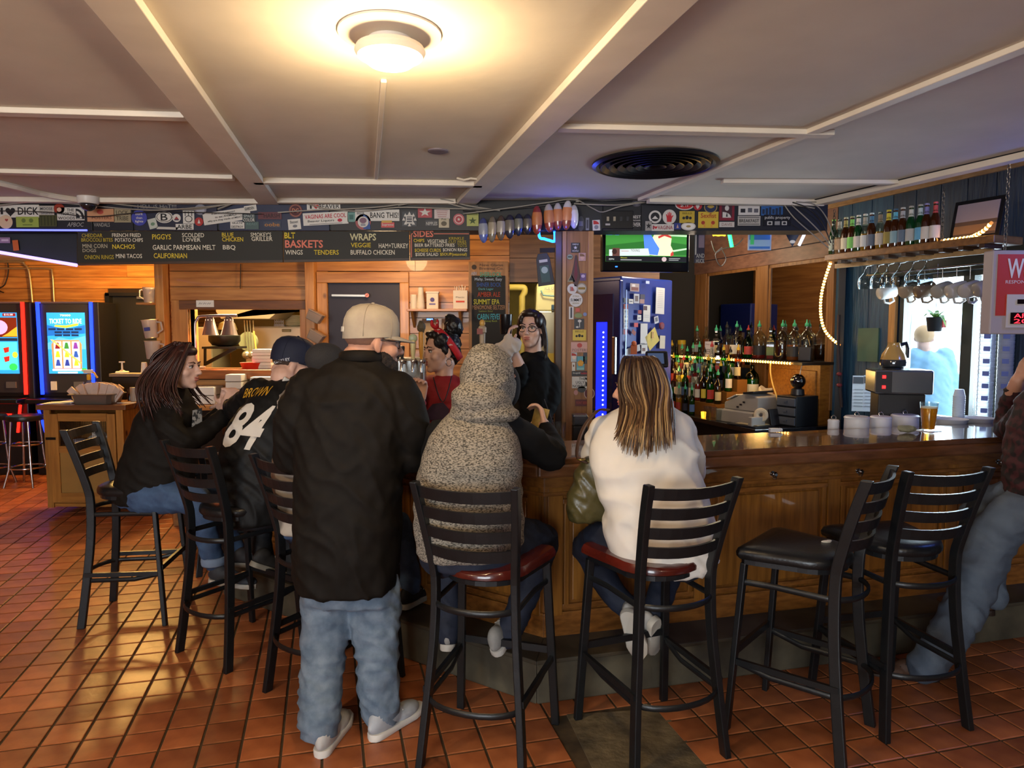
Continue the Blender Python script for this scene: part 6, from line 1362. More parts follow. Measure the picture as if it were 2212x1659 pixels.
# ============================================================ CASH REGISTER AND CLUTTER ON THE BACK COUNTER
cg=M('register_grey','#8f8981',.5);cgd=M('register_dark','#1a1a1e',.35)
rg=root('cash_register','pale grey receipt printer and cash register on the back counter','cash register',wpt(5.14,.53,ZB_),R(-62));rg.scale=(1.15,1.1,1.15);
MB().box((0,0,.045),(.36,.34,.09)).build('cash_drawer',cg,rg,bevel=.006)
MB().prism([(-.16,.09),(.17,.09),(.17,.20),(.05,.225),(-.10,.165),(-.16,.14)],-.14,.10,FR0).build('register_body',cg,rg,bevel=.008)
MB().box((.10,-.02,.23),(.10,.22,.015),Matrix.Rotation(R(-8),3,'Y')).build('dark_cover',cgd,rg,bevel=.004);MB().box((-.08,-.05,.185),(.10,.12,.006),Matrix.Rotation(R(-24),3,'Y')).build('paper_cover',M('white_plastic'),rg)
for k in range(3):MB().box((-.02+.03*k,-.105,.115+.02*k),(.02,.004,.012)).build('key',cgd,rg)
MB().tube(arc((0,0),.036,0,2*math.pi*23/24,23),[(.022,.014)]*24,8,closed=True).build('tape_roll',M('tape_cream','#b8a88c',.5),loc=wpt(4.84,.64,ZB_+.095),rot=(R(80),0,R(-20)),label='roll of cream tape standing beside the cash register',cat='tape')
r=MB().box((0,0,.075),(.14,.06,.15)).build('tape_dispenser',cg,loc=wpt(4.84,.68,ZB_),rot=(0,0,R(20)),bevel=.01,label='grey dispenser box holding the tape roll',cat='dispenser');r.scale=(1,.8,.55)
MB().box((0,0,.07),(.10,.02,.14)).build('card_terminal',cgd,loc=wpt(4.84,.50,ZB_+.001),rot=(R(-12),0,R(30)),bevel=.004,label='black card terminal leaning behind the tape roll',cat='card terminal')
MB().box((0,0,.005),(.30,.22,.01)).build('clipboard_menu',cgd,loc=wpt(4.92,.68,ZB_+.001),rot=(0,0,R(-60)),label='black clipboard lying at the counter corner',cat='clipboard')
MB().box((0,0,.003),(.22,.16,.004)).build('paper_sheet',M('kraft_light','#9a8c70',.7),loc=wpt(4.91,.67,ZB_+.013),rot=(0,0,R(-55)),label='beige sheet on the black clipboard',cat='paper')
dw=root('drawer_unit','small grey plastic drawer unit with three drawers on the back counter','drawer unit',wpt(4.82,.30,ZB_),R(-62))
Bx('frame',(0,.0,.125),(.20,.26,.25),M('drawer_black','#16181c',.4),dw,bevel=.006)
for k in range(3):d_=Bx('drawer',(0,-.01,.045+.078*k),(.185,.262,.064),M('drawer_grey','#4a4f58',.25),dw,bevel=.004);Bx('knob',(0,-.145,.05+.078*k),(.04,.012,.012),M('drawer_grey'),d_)
for o_ in bpy.data.objects:
 if o_.name.startswith('frame')and o_.parent==dw:o_.scale=(1,1,1)
bl=root('black_globe','glossy black globe on a stand above the drawer unit','globe',wpt(4.82,.30,ZB_+.251))
MB().lathe([(.05,0),(.055,.005),(.05,.05),(.03,.06)],16).build('stand',cgd,bl,smooth=40);MB().ell((0,0,.115),.062,n=18,m=12).build('ball',M('globe_black','#120c0c',.08,coat=1),bl,smooth=True)
bagm=M('white_bag','#b9b2a6',.45,noise=.1,nscale=10)
crumple('plastic_bag',wpt(5.36,.22,ZB_),(.09,.07,.13),bagm,21,'crumpled white plastic bag behind the cash register','bag',n=18,m=12,amp=.5);crumple('paper_towels',wpt(5.02,.24,ZB_),(.06,.06,.075),bagm,25,'small white crumpled towels left of the black globe','towel',n=16,m=10,amp=.45)
r=MB().lathe([(.05,0),(.06,.01),(.06,.15),(.055,.152)],16).build('white_tub',M('tub_white','#a9a396',.5),loc=wpt(5.40,.33,ZB_),smooth=40,label='white tub stuffed with paper left of the amber box',cat='tub')
Bx('power_outlet',wpt(4.98,.148,1.16),(.05,.012,.09),M('outlet_ivory','#c2a45a',.5),rot=Matrix.Rotation(R(-72),3,'Z'),label='ivory power outlet on the amber box',cat='outlet')
MB().tube(smoothpath([wpt(5.12,.34,1.38),wpt(5.09,.36,1.30),wpt(5.03,.38,1.2),wpt(4.95,.40,1.10),wpt(4.93,.40,.98)],4),.006,6).build('extension_cable',M('cord_cream','#c9a85c',.5),smooth=60,label='cream cord running from the rope light down to the towels',cat='cord')
MB().tube(smoothpath([wpt(4.83,.25,1.40),wpt(4.80,.30,1.30),wpt(4.84,.26,1.15),wpt(4.84,.2,1.05)],4),.004,6).build('thin_cord',M('cord_grey','#a8a098',.5),smooth=60,label='thin pale cord hanging over the amber box',cat='cord')
ph=wpt(4.86,.2,1.406);MB().box((0,0,.06),(.10,.05,.12),Matrix.Rotation(R(-10),3,'X')).build('small_speaker',cgd,loc=ph,rot=(0,0,R(-40)),bevel=.008,label='small black speaker at the right end of the top shelf',cat='speaker')
# glassware and a tealight at counter level beside the woman in white
for i,(u,t)in enumerate(((5.75,.76),(5.66,.765),(5.57,.76))):
 g_=MB().lathe([(.025,0),(.028,.004),(.034,.11),(.032,.11),(.025,.008)],16).build('bar_glass',archglass('thin_glass','#eef2f2'),loc=wpt(u-.3,t-.02,ZB_+.001),smooth=40,label='empty bar glass on the back counter, %s of three'%('left','middle','right')[i],cat='glass',group='glasses on the back counter')
MB().lathe([(.02,0),(.024,.05),(.022,.051)],14).build('tealight',glow('#ffb02a',3.0),loc=wpt(5.52,.735,ZB_+.001),smooth=40,label='glowing amber candle glass on the back counter',cat='candle')
# ============================================================ HANGING BOTTLE SHELF AT THE RIGHT
SL=D(1783,551,5.0);SR=D(2150,513,3.95);SZ=2.19;SL.z=SR.z=SZ;sd=(SR-SL).normalized();sn=Vector((-sd.y,sd.x,0))
if sn.x<0:sn=-sn
shelf=root('hanging_shelf','thick wooden shelf hung on chains holding a row of beer bottles','shelf',SL);Ls=(SR-SL).length
rotS=Matrix.Rotation(math.atan2(sd.y,sd.x),3,'Z')
def sl_(x,y,z):return sd*x+sn*y+Vector((0,0,z))
shm=wood('hanging_shelf_wood','#8a6034','#684420',0,.4,4)
MB().box(sl_(Ls/2,.12,-.022),(Ls,.26,.044),rotS).build('shelf_board',shm,shelf,bevel=.005);MB().box(sl_(Ls*.47,.10,-.075),(Ls*.94,.016,.03),rotS).build('glass_rail',wood('rail_pale','#b39468','#96784c',0,.5,4),shelf)
for k in range(9):MB().box(sl_(.12+.12*k,.08,-.055),(.03,.16,.022),rotS).build('rack_block',M('rack_dark','#3a2412',.5),shelf)
def chain(p0,p1,label):
 p0=Vector(p0);p1=Vector(p1);n=int((p1-p0).length/.022);mb=MB()
 for i in range(n):
  c=p0+(p1-p0)*((i+.5)/n);a=i%2
  e=[(.0075*math.cos(t)*(1 if a else 0),.0075*math.cos(t)*(0 if a else 1),.014*math.sin(t))for t in[2*math.pi*j/8 for j in range(8)]]
  mb.tube([c+Vector(v)for v in e],.002,4,closed=True)
 mb.build('chain',M('chain_steel','#77787c',.3,.9),label=label,cat='chain',group='chains of the hanging shelf')
chain(SL+sl_(.02,.05,0),SL+sl_(.02,.05,ZC-SZ),'left chain holding the hanging bottle shelf');xr=Ls*.74
chain(SL+sl_(xr,-.012,-.01),SL+sl_(xr,-.012,ZC-SZ),'right chain holding the hanging bottle shelf')
beer=MB().lathe([(.029,0),(.031,.006),(.031,.125),(.027,.145),(.0145,.175),(.0125,.215),(.0135,.216),(.0135,.228),(.012,.229)],14)
bmesh_=beer.mesh('beer_glass',GL['amber'],50)
blab=MB();vs=[]
for z in(.03,.10):
 for i in range(9):a=-math.pi*.5-1.3+2.6*i/8;vs.append((.0318*math.cos(a),.0318*math.sin(a),z))
blab.add(vs,[(i,i+1,9+i+1,9+i)for i in range(8)]);blm=blab.mesh('beer_label',flat('#c8c2b4'))
bnk=MB().lathe([(.0178,.165),(.0142,.18),(.0138,.212)],12).mesh('neck_label',flat('#c8c2b4'),50);bcp=MB().lathe([(.0142,.222),(.0148,.225),(.0148,.231),(.012,.233)],12).mesh('cap',flat('#c8c2b4'),50)
BG={'green':M('beer_green','#123a1c',.08,coat=1),'amber':M('beer_brown','#3a1c0a',.08,coat=1),'clear':archglass('beer_clear','#cfd6cc')}
beers=((240,'green','#a8b4a8',None,'#7ab03a','dark green bottle with bright green neck'),(300,'clear','#c0a080','#b8b0a0',None,'clear bottle with pinkish liquid'),(365,'amber','#d0c8b0','#b0a060','#c8c0a0','brown bottle with pale label'),(430,'amber','#7ac060','#7ac060','#9a9a7a','brown bottle with green label'),(495,'green','#c0bcb8','#d0ccc8','#d8d4d0','green bottle with white neck foil'),(565,'clear','#c0c4c8','#a8a298','#d0d0cc','clear bottle with silver label'),(630,'amber','#5a6478','#4a7aa0','#b8c8d0','brown bottle with blue neck'),(720,'clear','#b8aca0','#8a7a6a',None,'tall clear amber bottle standing apart'),(805,'amber','#8a7a3a','#c8b83a','#c8b83a','brown bottle with yellow neck'),(875,'amber','#7a9aa8','#5aa8c8','#3a5a78','brown bottle with light blue labels'),(950,'amber','#5a6a80','#a8a8b0','#b8b8b8','brown bottle with grey-blue label'),(1035,'green','#a8a8a8','#c8c8c4','#a8a29c','large dark green bottle with white neck'),(1130,'green','#5a9ac0','#b8c8d0','#a8a8a8','green bottle with sky blue label'),(1195,'amber','#c8c0bc','#7a7ab8','#8a8ac0','brown bottle with violet cap'),(1285,'amber','#d0c8c4','#b84a4a','#c85a5a','brown bottle with red cap, rightmost'))
for i,(zx,g,lc,nc,cc,nm)in enumerate(beers):
 px=1750+.2089*zx;r_=ray(px,515);pp0=SL+sn*.09
 den=r_.x*sn.x+r_.y*sn.y;p=r_*((pp0.x*sn.x+pp0.y*sn.y)/den);pos=Vector((p.x,p.y,SZ+.001))
 b_=root('beer_bottle','%s on the hanging shelf, %s from left'%(nm,ORD[i]),'bottle',pos,R(-30),'beer bottles on the hanging shelf');b_.scale=(.93,.93,1.08)
 for me,m_,nn in((bmesh_,BG[g],'bottle_glass'),(blm,flat(lc),'bottle_label'),(bnk,flat(nc)if nc else None,'neck_label'),(bcp,flat(cc)if cc else None,'cap')):
  if m_ is None:continue
  o_=bpy.data.objects.new(nn,var(me,m_,nn));COL.objects.link(o_);o_.parent=b_
 if g=='clear':
  MB().lathe([(.027,.004),(.029,.008),(.029,.11)],12).build('liquid',LQ['gold']if i!=1 else M('liquor_pink','#b88a6a',.2),b_,smooth=50)
ropelight([SL+sl_(.75+.02,.10,.012),SL+sl_(.95,.09,.012),SL+sl_(1.02,.03,.012),SL+sl_(1.08,.01,.03),SL+sl_(1.13,.0,.07)],'warm rope light lying at the right end of the hanging shelf',.009,.024,14,tubee=.6)
pf=SL+sl_(.90,.20,0);r=root('framed_picture','framed landscape picture leaning at the right end of the hanging shelf','picture',pf,math.atan2(sd.y,sd.x));
Tm=Matrix.Rotation(R(-12),3,'X')
MB().box(Tm@Vector((0,0,.135)),(.30,.015,.25),Tm).build('frame',M('frame_black','#141418',.4),r,bevel=.003);MB().box(Tm@Vector((0,-.009,.135)),(.25,.003,.20),Tm).build('picture_land',flat('#5c4a40'),r);MB().box(Tm@Vector((0,-.0105,.18)),(.25,.003,.11),Tm).build('picture_sky',flat('#8d8492'),r);MB().box(Tm@Vector((0,-.0112,.075)),(.25,.002,.05),Tm).build('picture_field',flat('#8a6a50'),r)
# wine glasses hung upside down
wgm=MB().lathe([(.033,0),(.034,-.002),(.006,-.006),(.0045,-.02),(.0045,-.045),(.014,-.055),(.034,-.085),(.040,-.115),(.036,-.155),(.0345,-.155),(.038,-.115),(.032,-.087)],20).mesh('wine_glass',archglass('wine_glass_m','#e2e8ea'),True)
for i,zx in enumerate((575,705,805,925,1065,1195)):
 r_=ray(1750+.2089*zx,560);pp0=SL+sn*.10;p=r_*((pp0.x*sn.x+pp0.y*sn.y)/(r_.x*sn.x+r_.y*sn.y))
 o_=bpy.data.objects.new('wine_glass',wgm);COL.objects.link(o_);o_.location=(p.x,p.y,SZ-.092);tag(o_,'wine glass hanging upside down under the shelf, %s from left'%ORD[i],'glass','wine glasses under the hanging shelf');o_.scale=(1.15,1.15,1)
# steel rail with coffee mugs in front of the window
RA=Wp(1872,594,4.02);RB=Wp(2200,562,3.98);RB.z=RA.z=(RA.z+RB.z)/2
MB().tube([RA,RB],.007,8).build('mug_rail',chrome,smooth=60,label='long steel rail above the window holding mugs',cat='rail')
mugp=MB().lathe([(.028,0),(.036,.006),(.040,.05),(.040,.092),(.037,.092),(.037,.05),(.030,.010)],20)
mug_me=mugp.mesh('mug_body',flat('#b9b4ae'),50);hnd=MB().tube([(.038,0,.075),(.06,0,.078),(.068,0,.05),(.058,0,.022),(.037,0,.022)],.006,8).mesh('mug_handle',flat('#b9b4ae'),True)
mugs=((505,420,'#b8b8b4','white','alone on the blue wall'),(690,405,'#8a7a68','cream and brown','second from left'),(815,405,'#6a5848','brown','third from left'),(960,405,'#9a948c','grey','fourth from left'),(1075,405,'#b4b0ac','pale','fifth from left'),(1185,400,'#b8b4b4','white blue-printed','sixth from left'),(1300,388,'#a8a4a0','light grey','rightmost'))
for i,(zx,zy,col,cn,wh)in enumerate(mugs):
 c=Wp(1780+.2652*zx,520+.2652*zy,4.05 if i else 4.2);r=root('coffee_mug','%s coffee mug hanging by its handle, %s'%(cn,wh),'mug',c,group='mugs hanging at the window')
 r.rotation_euler=(R(-25),R(75),R(-20)+.3*(i%2));r.scale=(1.25,1.25,1.25)
 for me,nn in((mug_me,'mug_body'),(hnd,'mug_handle')):
  o_=bpy.data.objects.new(nn,var(me,M('mug_'+col[1:],col,.25),nn));COL.objects.link(o_);o_.parent=r;o_.location=(0,0,-.045)
 top_=Vector((c.x,c.y,RA.z));MB().tube([top_,c+Vector((0,0,.065))],.0025,5).build('mug_hook',chrome,label='thin hook above the %s mug, %s'%(cn,wh),cat='hook',group='mug hooks')
# potted plant hanging in the window
pp=Wp(2020,716,4.22);pl_=root('hanging_plant','small green plant in a dark hanging pot with red sticker','plant',pp)
MB().lathe([(.042,0),(.046,.004),(.058,.095),(.060,.097),(.055,.093),(.044,.01)],20).build('pot',M('pot_dark','#2a2d30',.3),pl_,smooth=40);MB().lathe([(.05,.085),(.002,.088)],16).build('soil',M('soil','#241810',.9),pl_)
MB().box((.028,-.052,.05),(.032,.006,.05),Matrix.Rotation(R(20),3,'Z')).build('red_sticker',flat('#b82a2a'),pl_)
lfm=M('plant_leaf','#5f9a3a',.4,trans=.1)
for k in range(11):
 a=k*2.4;L_=.09+.05*((k*37)%5)/4;c,s=math.cos(a),math.sin(a);P=[Vector((c*L_*t*.75,s*L_*t*.75,.085+L_*(t*1.1-t*t*(.5+.5*(k%3)))))for t in(0,.25,.5,.75,1)]
 mb=MB();vs=[];wd_=(.008,.014,.014,.010,.001);nx=Vector((-s,c,0))
 for p,w_ in zip(P,wd_):vs+=[p-nx*w_,p+Vector((0,0,-.002)),p+nx*w_]
 fs=[]
 for j in range(4):fs+=[(j*3,j*3+1,j*3+4,j*3+3),(j*3+1,j*3+2,j*3+5,j*3+4)]
 mb.add(vs,fs).build('leaf',lfm,pl_,smooth=True)
MB().tube([pp+Vector((0,0,.09)),Vector((pp.x,pp.y,RA.z+.05))],.0015,5).build('plant_wire',chrome,label='thin wire holding the hanging plant',cat='wire')
# ============================================================ INNER LEDGE BEHIND THE BAR WITH COFFEE THINGS
lg0=rightp(w,1.62);lg1=rend(w);lgd=.34
led=root('inner_ledge','low dark ledge behind the right end of the bar','ledge',lg0)
MB().prism([(p.x-lg0.x,p.y-lg0.y)for p in(lg0,lg1-RD*.01,lg1-RD*.05+RNn*(lgd*.8),lg0+RNn*lgd)],.99,1.02).build('ledge_board',M('shelf_dark'),led);MB().prism([(p.x-lg0.x,p.y-lg0.y)for p in(lg0+RNn*.02,lg1-RD*.03+RNn*.02,lg1-RD*.03+RNn*.10,lg0+RNn*.10)],0,.99).build('ledge_front',M('back_cabinet_dark'),led)
LZ=1.021
def onledge(px,off):
 r_=ray(px,900).xy.to_3d();return xline(Vector((0,0,0)),r_,PR+RNn*(w+off),RD)
whp=M('bin_white','#c9c6c8',.4)
def jar(px,wpx,label,oval=1.0,h=.115):
 p=onledge(px,.09);rr=wpx/2*p.y/FPX
 r=root('condiment_jar',label,'jar',(p.x,p.y,LZ),group='white jars along the bar');r.scale=(oval,1,1)
 MB().lathe([(rr*.96,0),(rr,.004),(rr*.97,h),(rr*.8,h+.004)],22).build('jar_body',whp,r,smooth=40)
 MB().lathe([(rr*1.0,h),(rr*1.02,h+.006),(rr*.9,h+.014)],22).build('lid',whp,r,smooth=40)
 MB().tube([(-.012,0,h+.012),(-.013,0,h+.03),(0,0,h+.04),(.013,0,h+.03),(.012,0,h+.012)],.003,6).build('ring_handle',chrome,r,smooth=60)
jar(1801,24,'narrow white condiment jar with ring handle, leftmost on the ledge',h=.11);jar(1851,52,'large white condiment jar with ring handle, second from left',h=.125);jar(1903,44,'medium white condiment jar with ring handle, third from left',h=.12);jar(1955,56,'large white condiment jar with ring handle, nearest the beer',h=.125)
for i,(px,lab)in enumerate(((2052,'left'),(2110,'right'))):
 p=onledge(px,.10);MB().lathe([(.06,0),(.065,.004),(.10,.10),(.102,.102),(.095,.098),(.06,.01)],24).build('white_bowl',whp,loc=(p.x,p.y,LZ),smooth=40,label='shallow white plastic bowl right of the beer, %s one'%lab,cat='bowl',group='white bowls on the ledge')
# coffee warmer
p=onledge(1925,.24);cw=root('coffee_warmer','stainless coffee warmer with two red lights behind the jars','coffee maker',(p.x,p.y,LZ),math.atan2(RD.y,RD.x)-.50);kk=p.y/FPX
zt_=D(1925,797,p.y).z-LZ;zm_=D(1925,848,p.y).z-LZ
Bx('lower_body',(.03,0,zm_/2),(.26,.20,zm_),M('warmer_dark','#1a1716',.4),cw,bevel=.006);Bx('upper_box',(.03,-.01,(zm_+zt_)/2),(.32,.26,zt_-zm_),M('warmer_steel','#8f969a',.22,.9),cw,bevel=.012);Bx('control_panel',(-.085,-.143,(zm_+zt_)/2),(.09,.01,zt_-zm_-.02),M('warmer_dark'),cw)
for z in(.3,.72):Bx('red_light',(-.085,-.15,zm_+(zt_-zm_)*z),(.018,.008,.018),glow('#ff1a1a',5.0),cw)
MB().lathe([(.06,0),(.062,.008)],20,(.0,0,zt_)).build('hot_plate',cgd,cw)
cf=root('coffee_carafe','glass coffee carafe with tan band and black handle on the warmer','carafe',Vector(cw.location)+Vector((-.0,0,zt_+.009)))
MB().lathe([(.06,0),(.075,.012),(.078,.035),(.074,.05)],24).build('carafe_base',M('carafe_dark','#2c3032',.1,coat=.6),cf,smooth=40);MB().lathe([(.074,.05),(.065,.085),(.04,.125),(.034,.15),(.036,.155)],24).build('carafe_body',M('carafe_tan','#b08a4a',.2,coat=.5),cf,smooth=40)
MB().tube([(.04,0,.14),(.075,0,.15),(.085,0,.12),(.085,0,.06)],[(.008,.012)]*4,8).build('handle',cgd,cf,smooth=60)
# cup stacks
p=onledge(2070,.20);mb=[(.032,0)]
for k in range(16):mb+=[(.036,.02+.014*k),(.034,.021+.014*k)]
MB().lathe(mb+[(.025,.27),(.024,.271)],18).build('paper_cup_tower',M('cup_cool','#c4ccd0',.5),loc=(p.x,p.y,LZ),smooth=50,label='tall sleeve of white paper cups before the window',cat='cups')
for i,px in enumerate((2125,2172)):
 p=onledge(px-6*i,.17-.05*i);zt_=D(px,(640,655)[i],p.y).z-LZ;r=root('plastic_cup_tower','tall stack of clear plastic cups with blue print before the window, %s one'%('left','right')[i],'cups',(p.x,p.y,LZ),-.62,group='plastic cup towers');L_=[(.038,0)]
 nn=int(zt_/.026)
 for k in range(nn):L_+=[(.044,.01+.026*k),(.046,.03+.026*k),(.043,.031+.026*k)]
 MB().lathe(L_,18).build('cup_stack',M('cup_translucent','#c4ccd6',.25,trans=.35),r,smooth=50)
 for k in range(0,nn-4,3):MB().box((0,-.047,.06+.026*k),(.036,.003,.03)).build('blue_print',flat('#6a7ab0'),r)
 text('BUD',(0,-.050,.03),.05,.022,flat('#4a5aa8'),r)
# flyers in a holder on the blue wall
for i,(px,lab)in enumerate(((1858,'left'),(1882,'right'))):
 c=Wp(px,850,4.15);rt=Matrix.Rotation(R(-18),3,'Z');o=MB().box((0,0,0),(.11,.004,.27),rt).build('menu_flyer',flat('#a8b0b8'),loc=c,label='white printed menu flyer by the blue wall, %s one'%lab,cat='flyer',group='flyers by the blue wall')
 MB().box(rt@Vector((0,-.004,.10)),(.10,.002,.05),rt).build('header_print',flat('#3a3f46'),o)
 for k in range(6):MB().box(rt@Vector((0,-.004,.03-.025*k)),(.08,.002,.006),rt).build('text_line',flat('#7a828a'),o)
c=Wp(1880,745);o=MB().box((0,0,0),(.20,.012,.26),Matrix.Rotation(R(-72),3,'Z')).build('painted_plate',M('plate_green','#4c6a5c',.5,noise=.2,nscale=6),loc=c+WN*-.02,label='greenish painted outlet plate on the blue wall',cat='plate')
MB().tube(smoothpath([Wp(1812,680,4.2),Wp(1811,740,4.2),Wp(1813,800,4.2),Wp(1818,880,4.2)],4),.012,8).build('hanging_rope',M('rope_dark','#2c2226',.8),smooth=60,label='dark rope with red knots hanging beside the blue wall',cat='rope');[MB().ell((0,0,0),(.022,.022,.016),n=10,m=6).build('red_knot',flat('#6a1f26'),bpy.data.objects['hanging_rope'],loc=Wp(1813,py,4.19))for py in(808,832)]
# ============================================================ ON THE BAR TOP
def onbar(px,py):return G(px,py,ZT)
p=onbar(2005,931);bg=root('beer_glass','full pint glass of golden beer on the bar','glass',(p.x,p.y,ZT+.004))
MB().lathe([(.031,0),(.033,.003),(.046,.158),(.0445,.158),(.032,.008)],24).build('pint_glass',archglass('pint_glass_m','#f2f4f2'),bg,smooth=40)
MB().lathe([(.0305,.008),(.0425,.125),(.042,.126)],24).build('beer',M('beer_gold','#c8860f',.1,trans=.7,emit='#b8720a',es=.10),bg,smooth=40);MB().lathe([(.0426,.126),(.043,.133),(.04,.134)],24).build('beer_foam',M('beer_foam','#d8ccb0',.7),bg,smooth=40)
MB().box((0,0,.0015),(.10,.10,.003)).build('coaster',flat('#b8b4b8'),loc=(p.x,p.y,ZT),rot=(0,0,.5),label='white paper coaster under the pint of beer',cat='coaster')
crumple('crumpled_bills',onbar(1958,935)+Vector((0,0,.001)),(.055,.03,.02),M('banknote','#8c886e',.7,noise=.3,nscale=30),33,'crumpled banknotes lying left of the pint of beer','money',n=16,m=8,amp=.35)
p=onbar(1207,950);MB().lathe([(.03,0),(.033,.004),(.038,.09),(.036,.09),(.030,.008)],20).build('rocks_glass',archglass('pint_glass_m','#f2f4f2'),loc=(p.x,p.y,ZT+.001),smooth=40,label='empty short glass on the bar right of the hooded man',cat='glass')
MB().tube([(p.x-.005,p.y,ZT+.02),(p.x-.075,p.y+.02,ZT+.21)],.003,6).build('drinking_straw',M('straw_black','#3a3a40',.4),label='thin straw standing in the short glass',cat='straw')
p=onbar(1672,934);MB().box((0,0,.012),(.05,.03,.02)).ell((.03,0,.012),(.018,.014,.012),n=8,m=5).build('salt_packets',whp,loc=(p.x,p.y,ZT+.001),label='small white packets at the inner edge of the bar',cat='packets')
# napkin dispenser at the foot of the post
q=D(1254,905,4.3);r=root('napkin_dispenser','chrome and black napkin dispenser at the foot of the post','dispenser',(q.x,4.35,ZB_));Bx('dispenser_body',(0,0,.10),(.09,.10,.20),cgd,r,bevel=.006);Bx('chrome_top',(0,0,.235),(.095,.10,.07),M('chrome_soft','#8a94a4',.15,.9),r,bevel=.012)
Bx('service_cart',(q.x,4.38,ZB_/2),(.20,.20,ZB_),M('cooler_black'),label='black service stand below the napkin dispenser',cat='stand')
# ============================================================ AGE SIGN AT THE RIGHT EDGE
q0=D(2147,540,3.45);q1=D(2147,722,3.45);sg=root('age_sign','white framed red age check sign with glowing red date digits','sign',(q0.x+.19,3.46,(q0.z+q1.z)/2));hS=q0.z-q1.z
Bx('sign_box',(0,.03,0),(.38,.07,hS),M('sign_white','#9a8f92',.5),sg,bevel=.006);Bx('red_panel',(.0,-.006,.035),(.33,.004,hS-.11),M('sign_red','#a83222',.5),sg)
Bx('white_panel',(.02,-.009,-.09),(.27,.004,.16),flat('#b4aaa4'),sg);text('We Card',(.02,-.0095,.115),.28,.095,flat('#c9c4c0'),sg,bold=.02);text('RESPONSIBLE RETAILING',(.02,-.0095,.05),.29,.016,flat('#c9c4c0'),sg)
Bx('led_window',(.0,-.013,-.125),(.19,.004,.055),M('led_black','#120404',.2),sg);Bx('led_window',(.0,-.013,-.045),(.13,.004,.022),M('led_black'),sg)
text('APR 12',(.0,-.016,-.113),.16,.021,glow('#ff2430',4.0),sg);text('2001',(-.015,-.016,-.139),.13,.021,glow('#ff2430',4.0),sg)
chain((q0.x+.08,3.49,q0.z+.0),(q0.x+.08,3.49,ZC),'left chain holding the age check sign');chain((q0.x+.30,3.49,q0.z),(q0.x+.30,3.49,ZC),'right chain holding the age check sign')
# blue neon sign on the right wall beside the viewer
wbuild(MB().tube([(2.0+.22*math.cos(a),.05,2.2+.12*math.sin(a))for a in[2*math.pi*i/24 for i in range(24)]],.012,8,closed=True),'neon_sign',glow('#2a55ff',6.0),label='blue oval neon sign on the right wall beside the viewer',cat='neon sign')
# ============================================================ OUTSIDE THE WINDOW
struct(MB().box((6.5,6.5,-.02),(5.5,10,.02)).build('ground_outside',M('snow_pavement','#d8dde2',.8)))
# ============================================================ PEOPLE
def rot_face(yaw_dir,pitch=0.0,roll=0.0):
 """matrix whose local +Y is the facing direction"""
 a=math.atan2(yaw_dir[1],yaw_dir[0])-math.pi/2
 return Matrix.Rotation(a,3,'Z')@Matrix.Rotation(pitch,3,'X')@Matrix.Rotation(roll,3,'Y')
def loft(mb,secs,shrink=0.0,n=24,ex=2.35):
 """secs: (centre, a, b, yaw) horizontal rings from top to bottom or bottom to top"""
 S=[(Vector(c),max(a-shrink,.01),max(b-shrink,.01),y)for c,a,b,y in secs]
 if S[0][0].z>S[-1][0].z:S=S[::-1]
 c0,a0,b0,y0=S[0];c1,a1,b1,y1=S[-1]
 S=[(c0-Vector((0,0,.01-shrink*.5)),a0*.7,b0*.7,y0)]+S+[(c1+Vector((0,0,.01-shrink*.5)),a1*.7,b1*.7,y1)]
 vs=[];fs=[]
 for c,a,b,y in S:
  cy,sy=math.cos(y),math.sin(y)
  for k in range(n):
   t=2*math.pi*k/n;ct,st=math.cos(t),math.sin(t)
   x=a*abs(ct)**(2/ex)*(1 if ct>=0 else-1);q=b*abs(st)**(2/ex)*(1 if st>=0 else-1)
   vs.append(c+Vector((x*cy-q*sy,x*sy+q*cy,0)))
 for i in range(len(S)-1):
  for k in range(n):fs.append((i*n+k,i*n+(k+1)%n,(i+1)*n+(k+1)%n,(i+1)*n+k))
 fs.append(tuple(range(n-1,-1,-1)));fs.append(tuple((len(S)-1)*n+k for k in range(n)))
 mb.add(vs,fs)
def limb(mb,pts,rads,shrink=0.0,n=14):
 P=smoothpath(pts,5);m=len(pts)-1;Rr=[]
 for i in range(len(P)):
  t=i/5;j=min(int(t),m-1);f=t-j
  ra=rads[j]if not hasattr(rads[j],'__len__')else rads[j]
  rb_=rads[j+1]
  Rr.append(max(ra*(1-f)+rb_*f-shrink,.006))
 mb.tube(P,Rr,n);mb.ell(P[0],Rr[0],n=12,m=8);mb.ell(P[-1],Rr[-1],n=12,m=8)
def sec(x0,x1,py,Y,b,yaw=0.0):
 c=D((x0+x1)/2,py,Y);return(c,(x1-x0)/2*Y/FPX,b,yaw)
def apply_prims(mb,prims,shrink=0.0):
 for p in prims:
  if p[0]=='loft':loft(mb,p[1],shrink,ex=p[2]if len(p)>2 else 2.35)
  elif p[0]=='limb':limb(mb,p[1],p[2],shrink)
  elif p[0]=='ell':mb.ell(p[1],tuple(max(r-shrink,.004)for r in(p[2]if hasattr(p[2],'__len__')else(p[2],)*3)),p[3]if len(p)>3 else None,n=16,m=10)
  elif p[0]=='box':mb.box(p[1],p[2],p[3]if len(p)>3 else None)
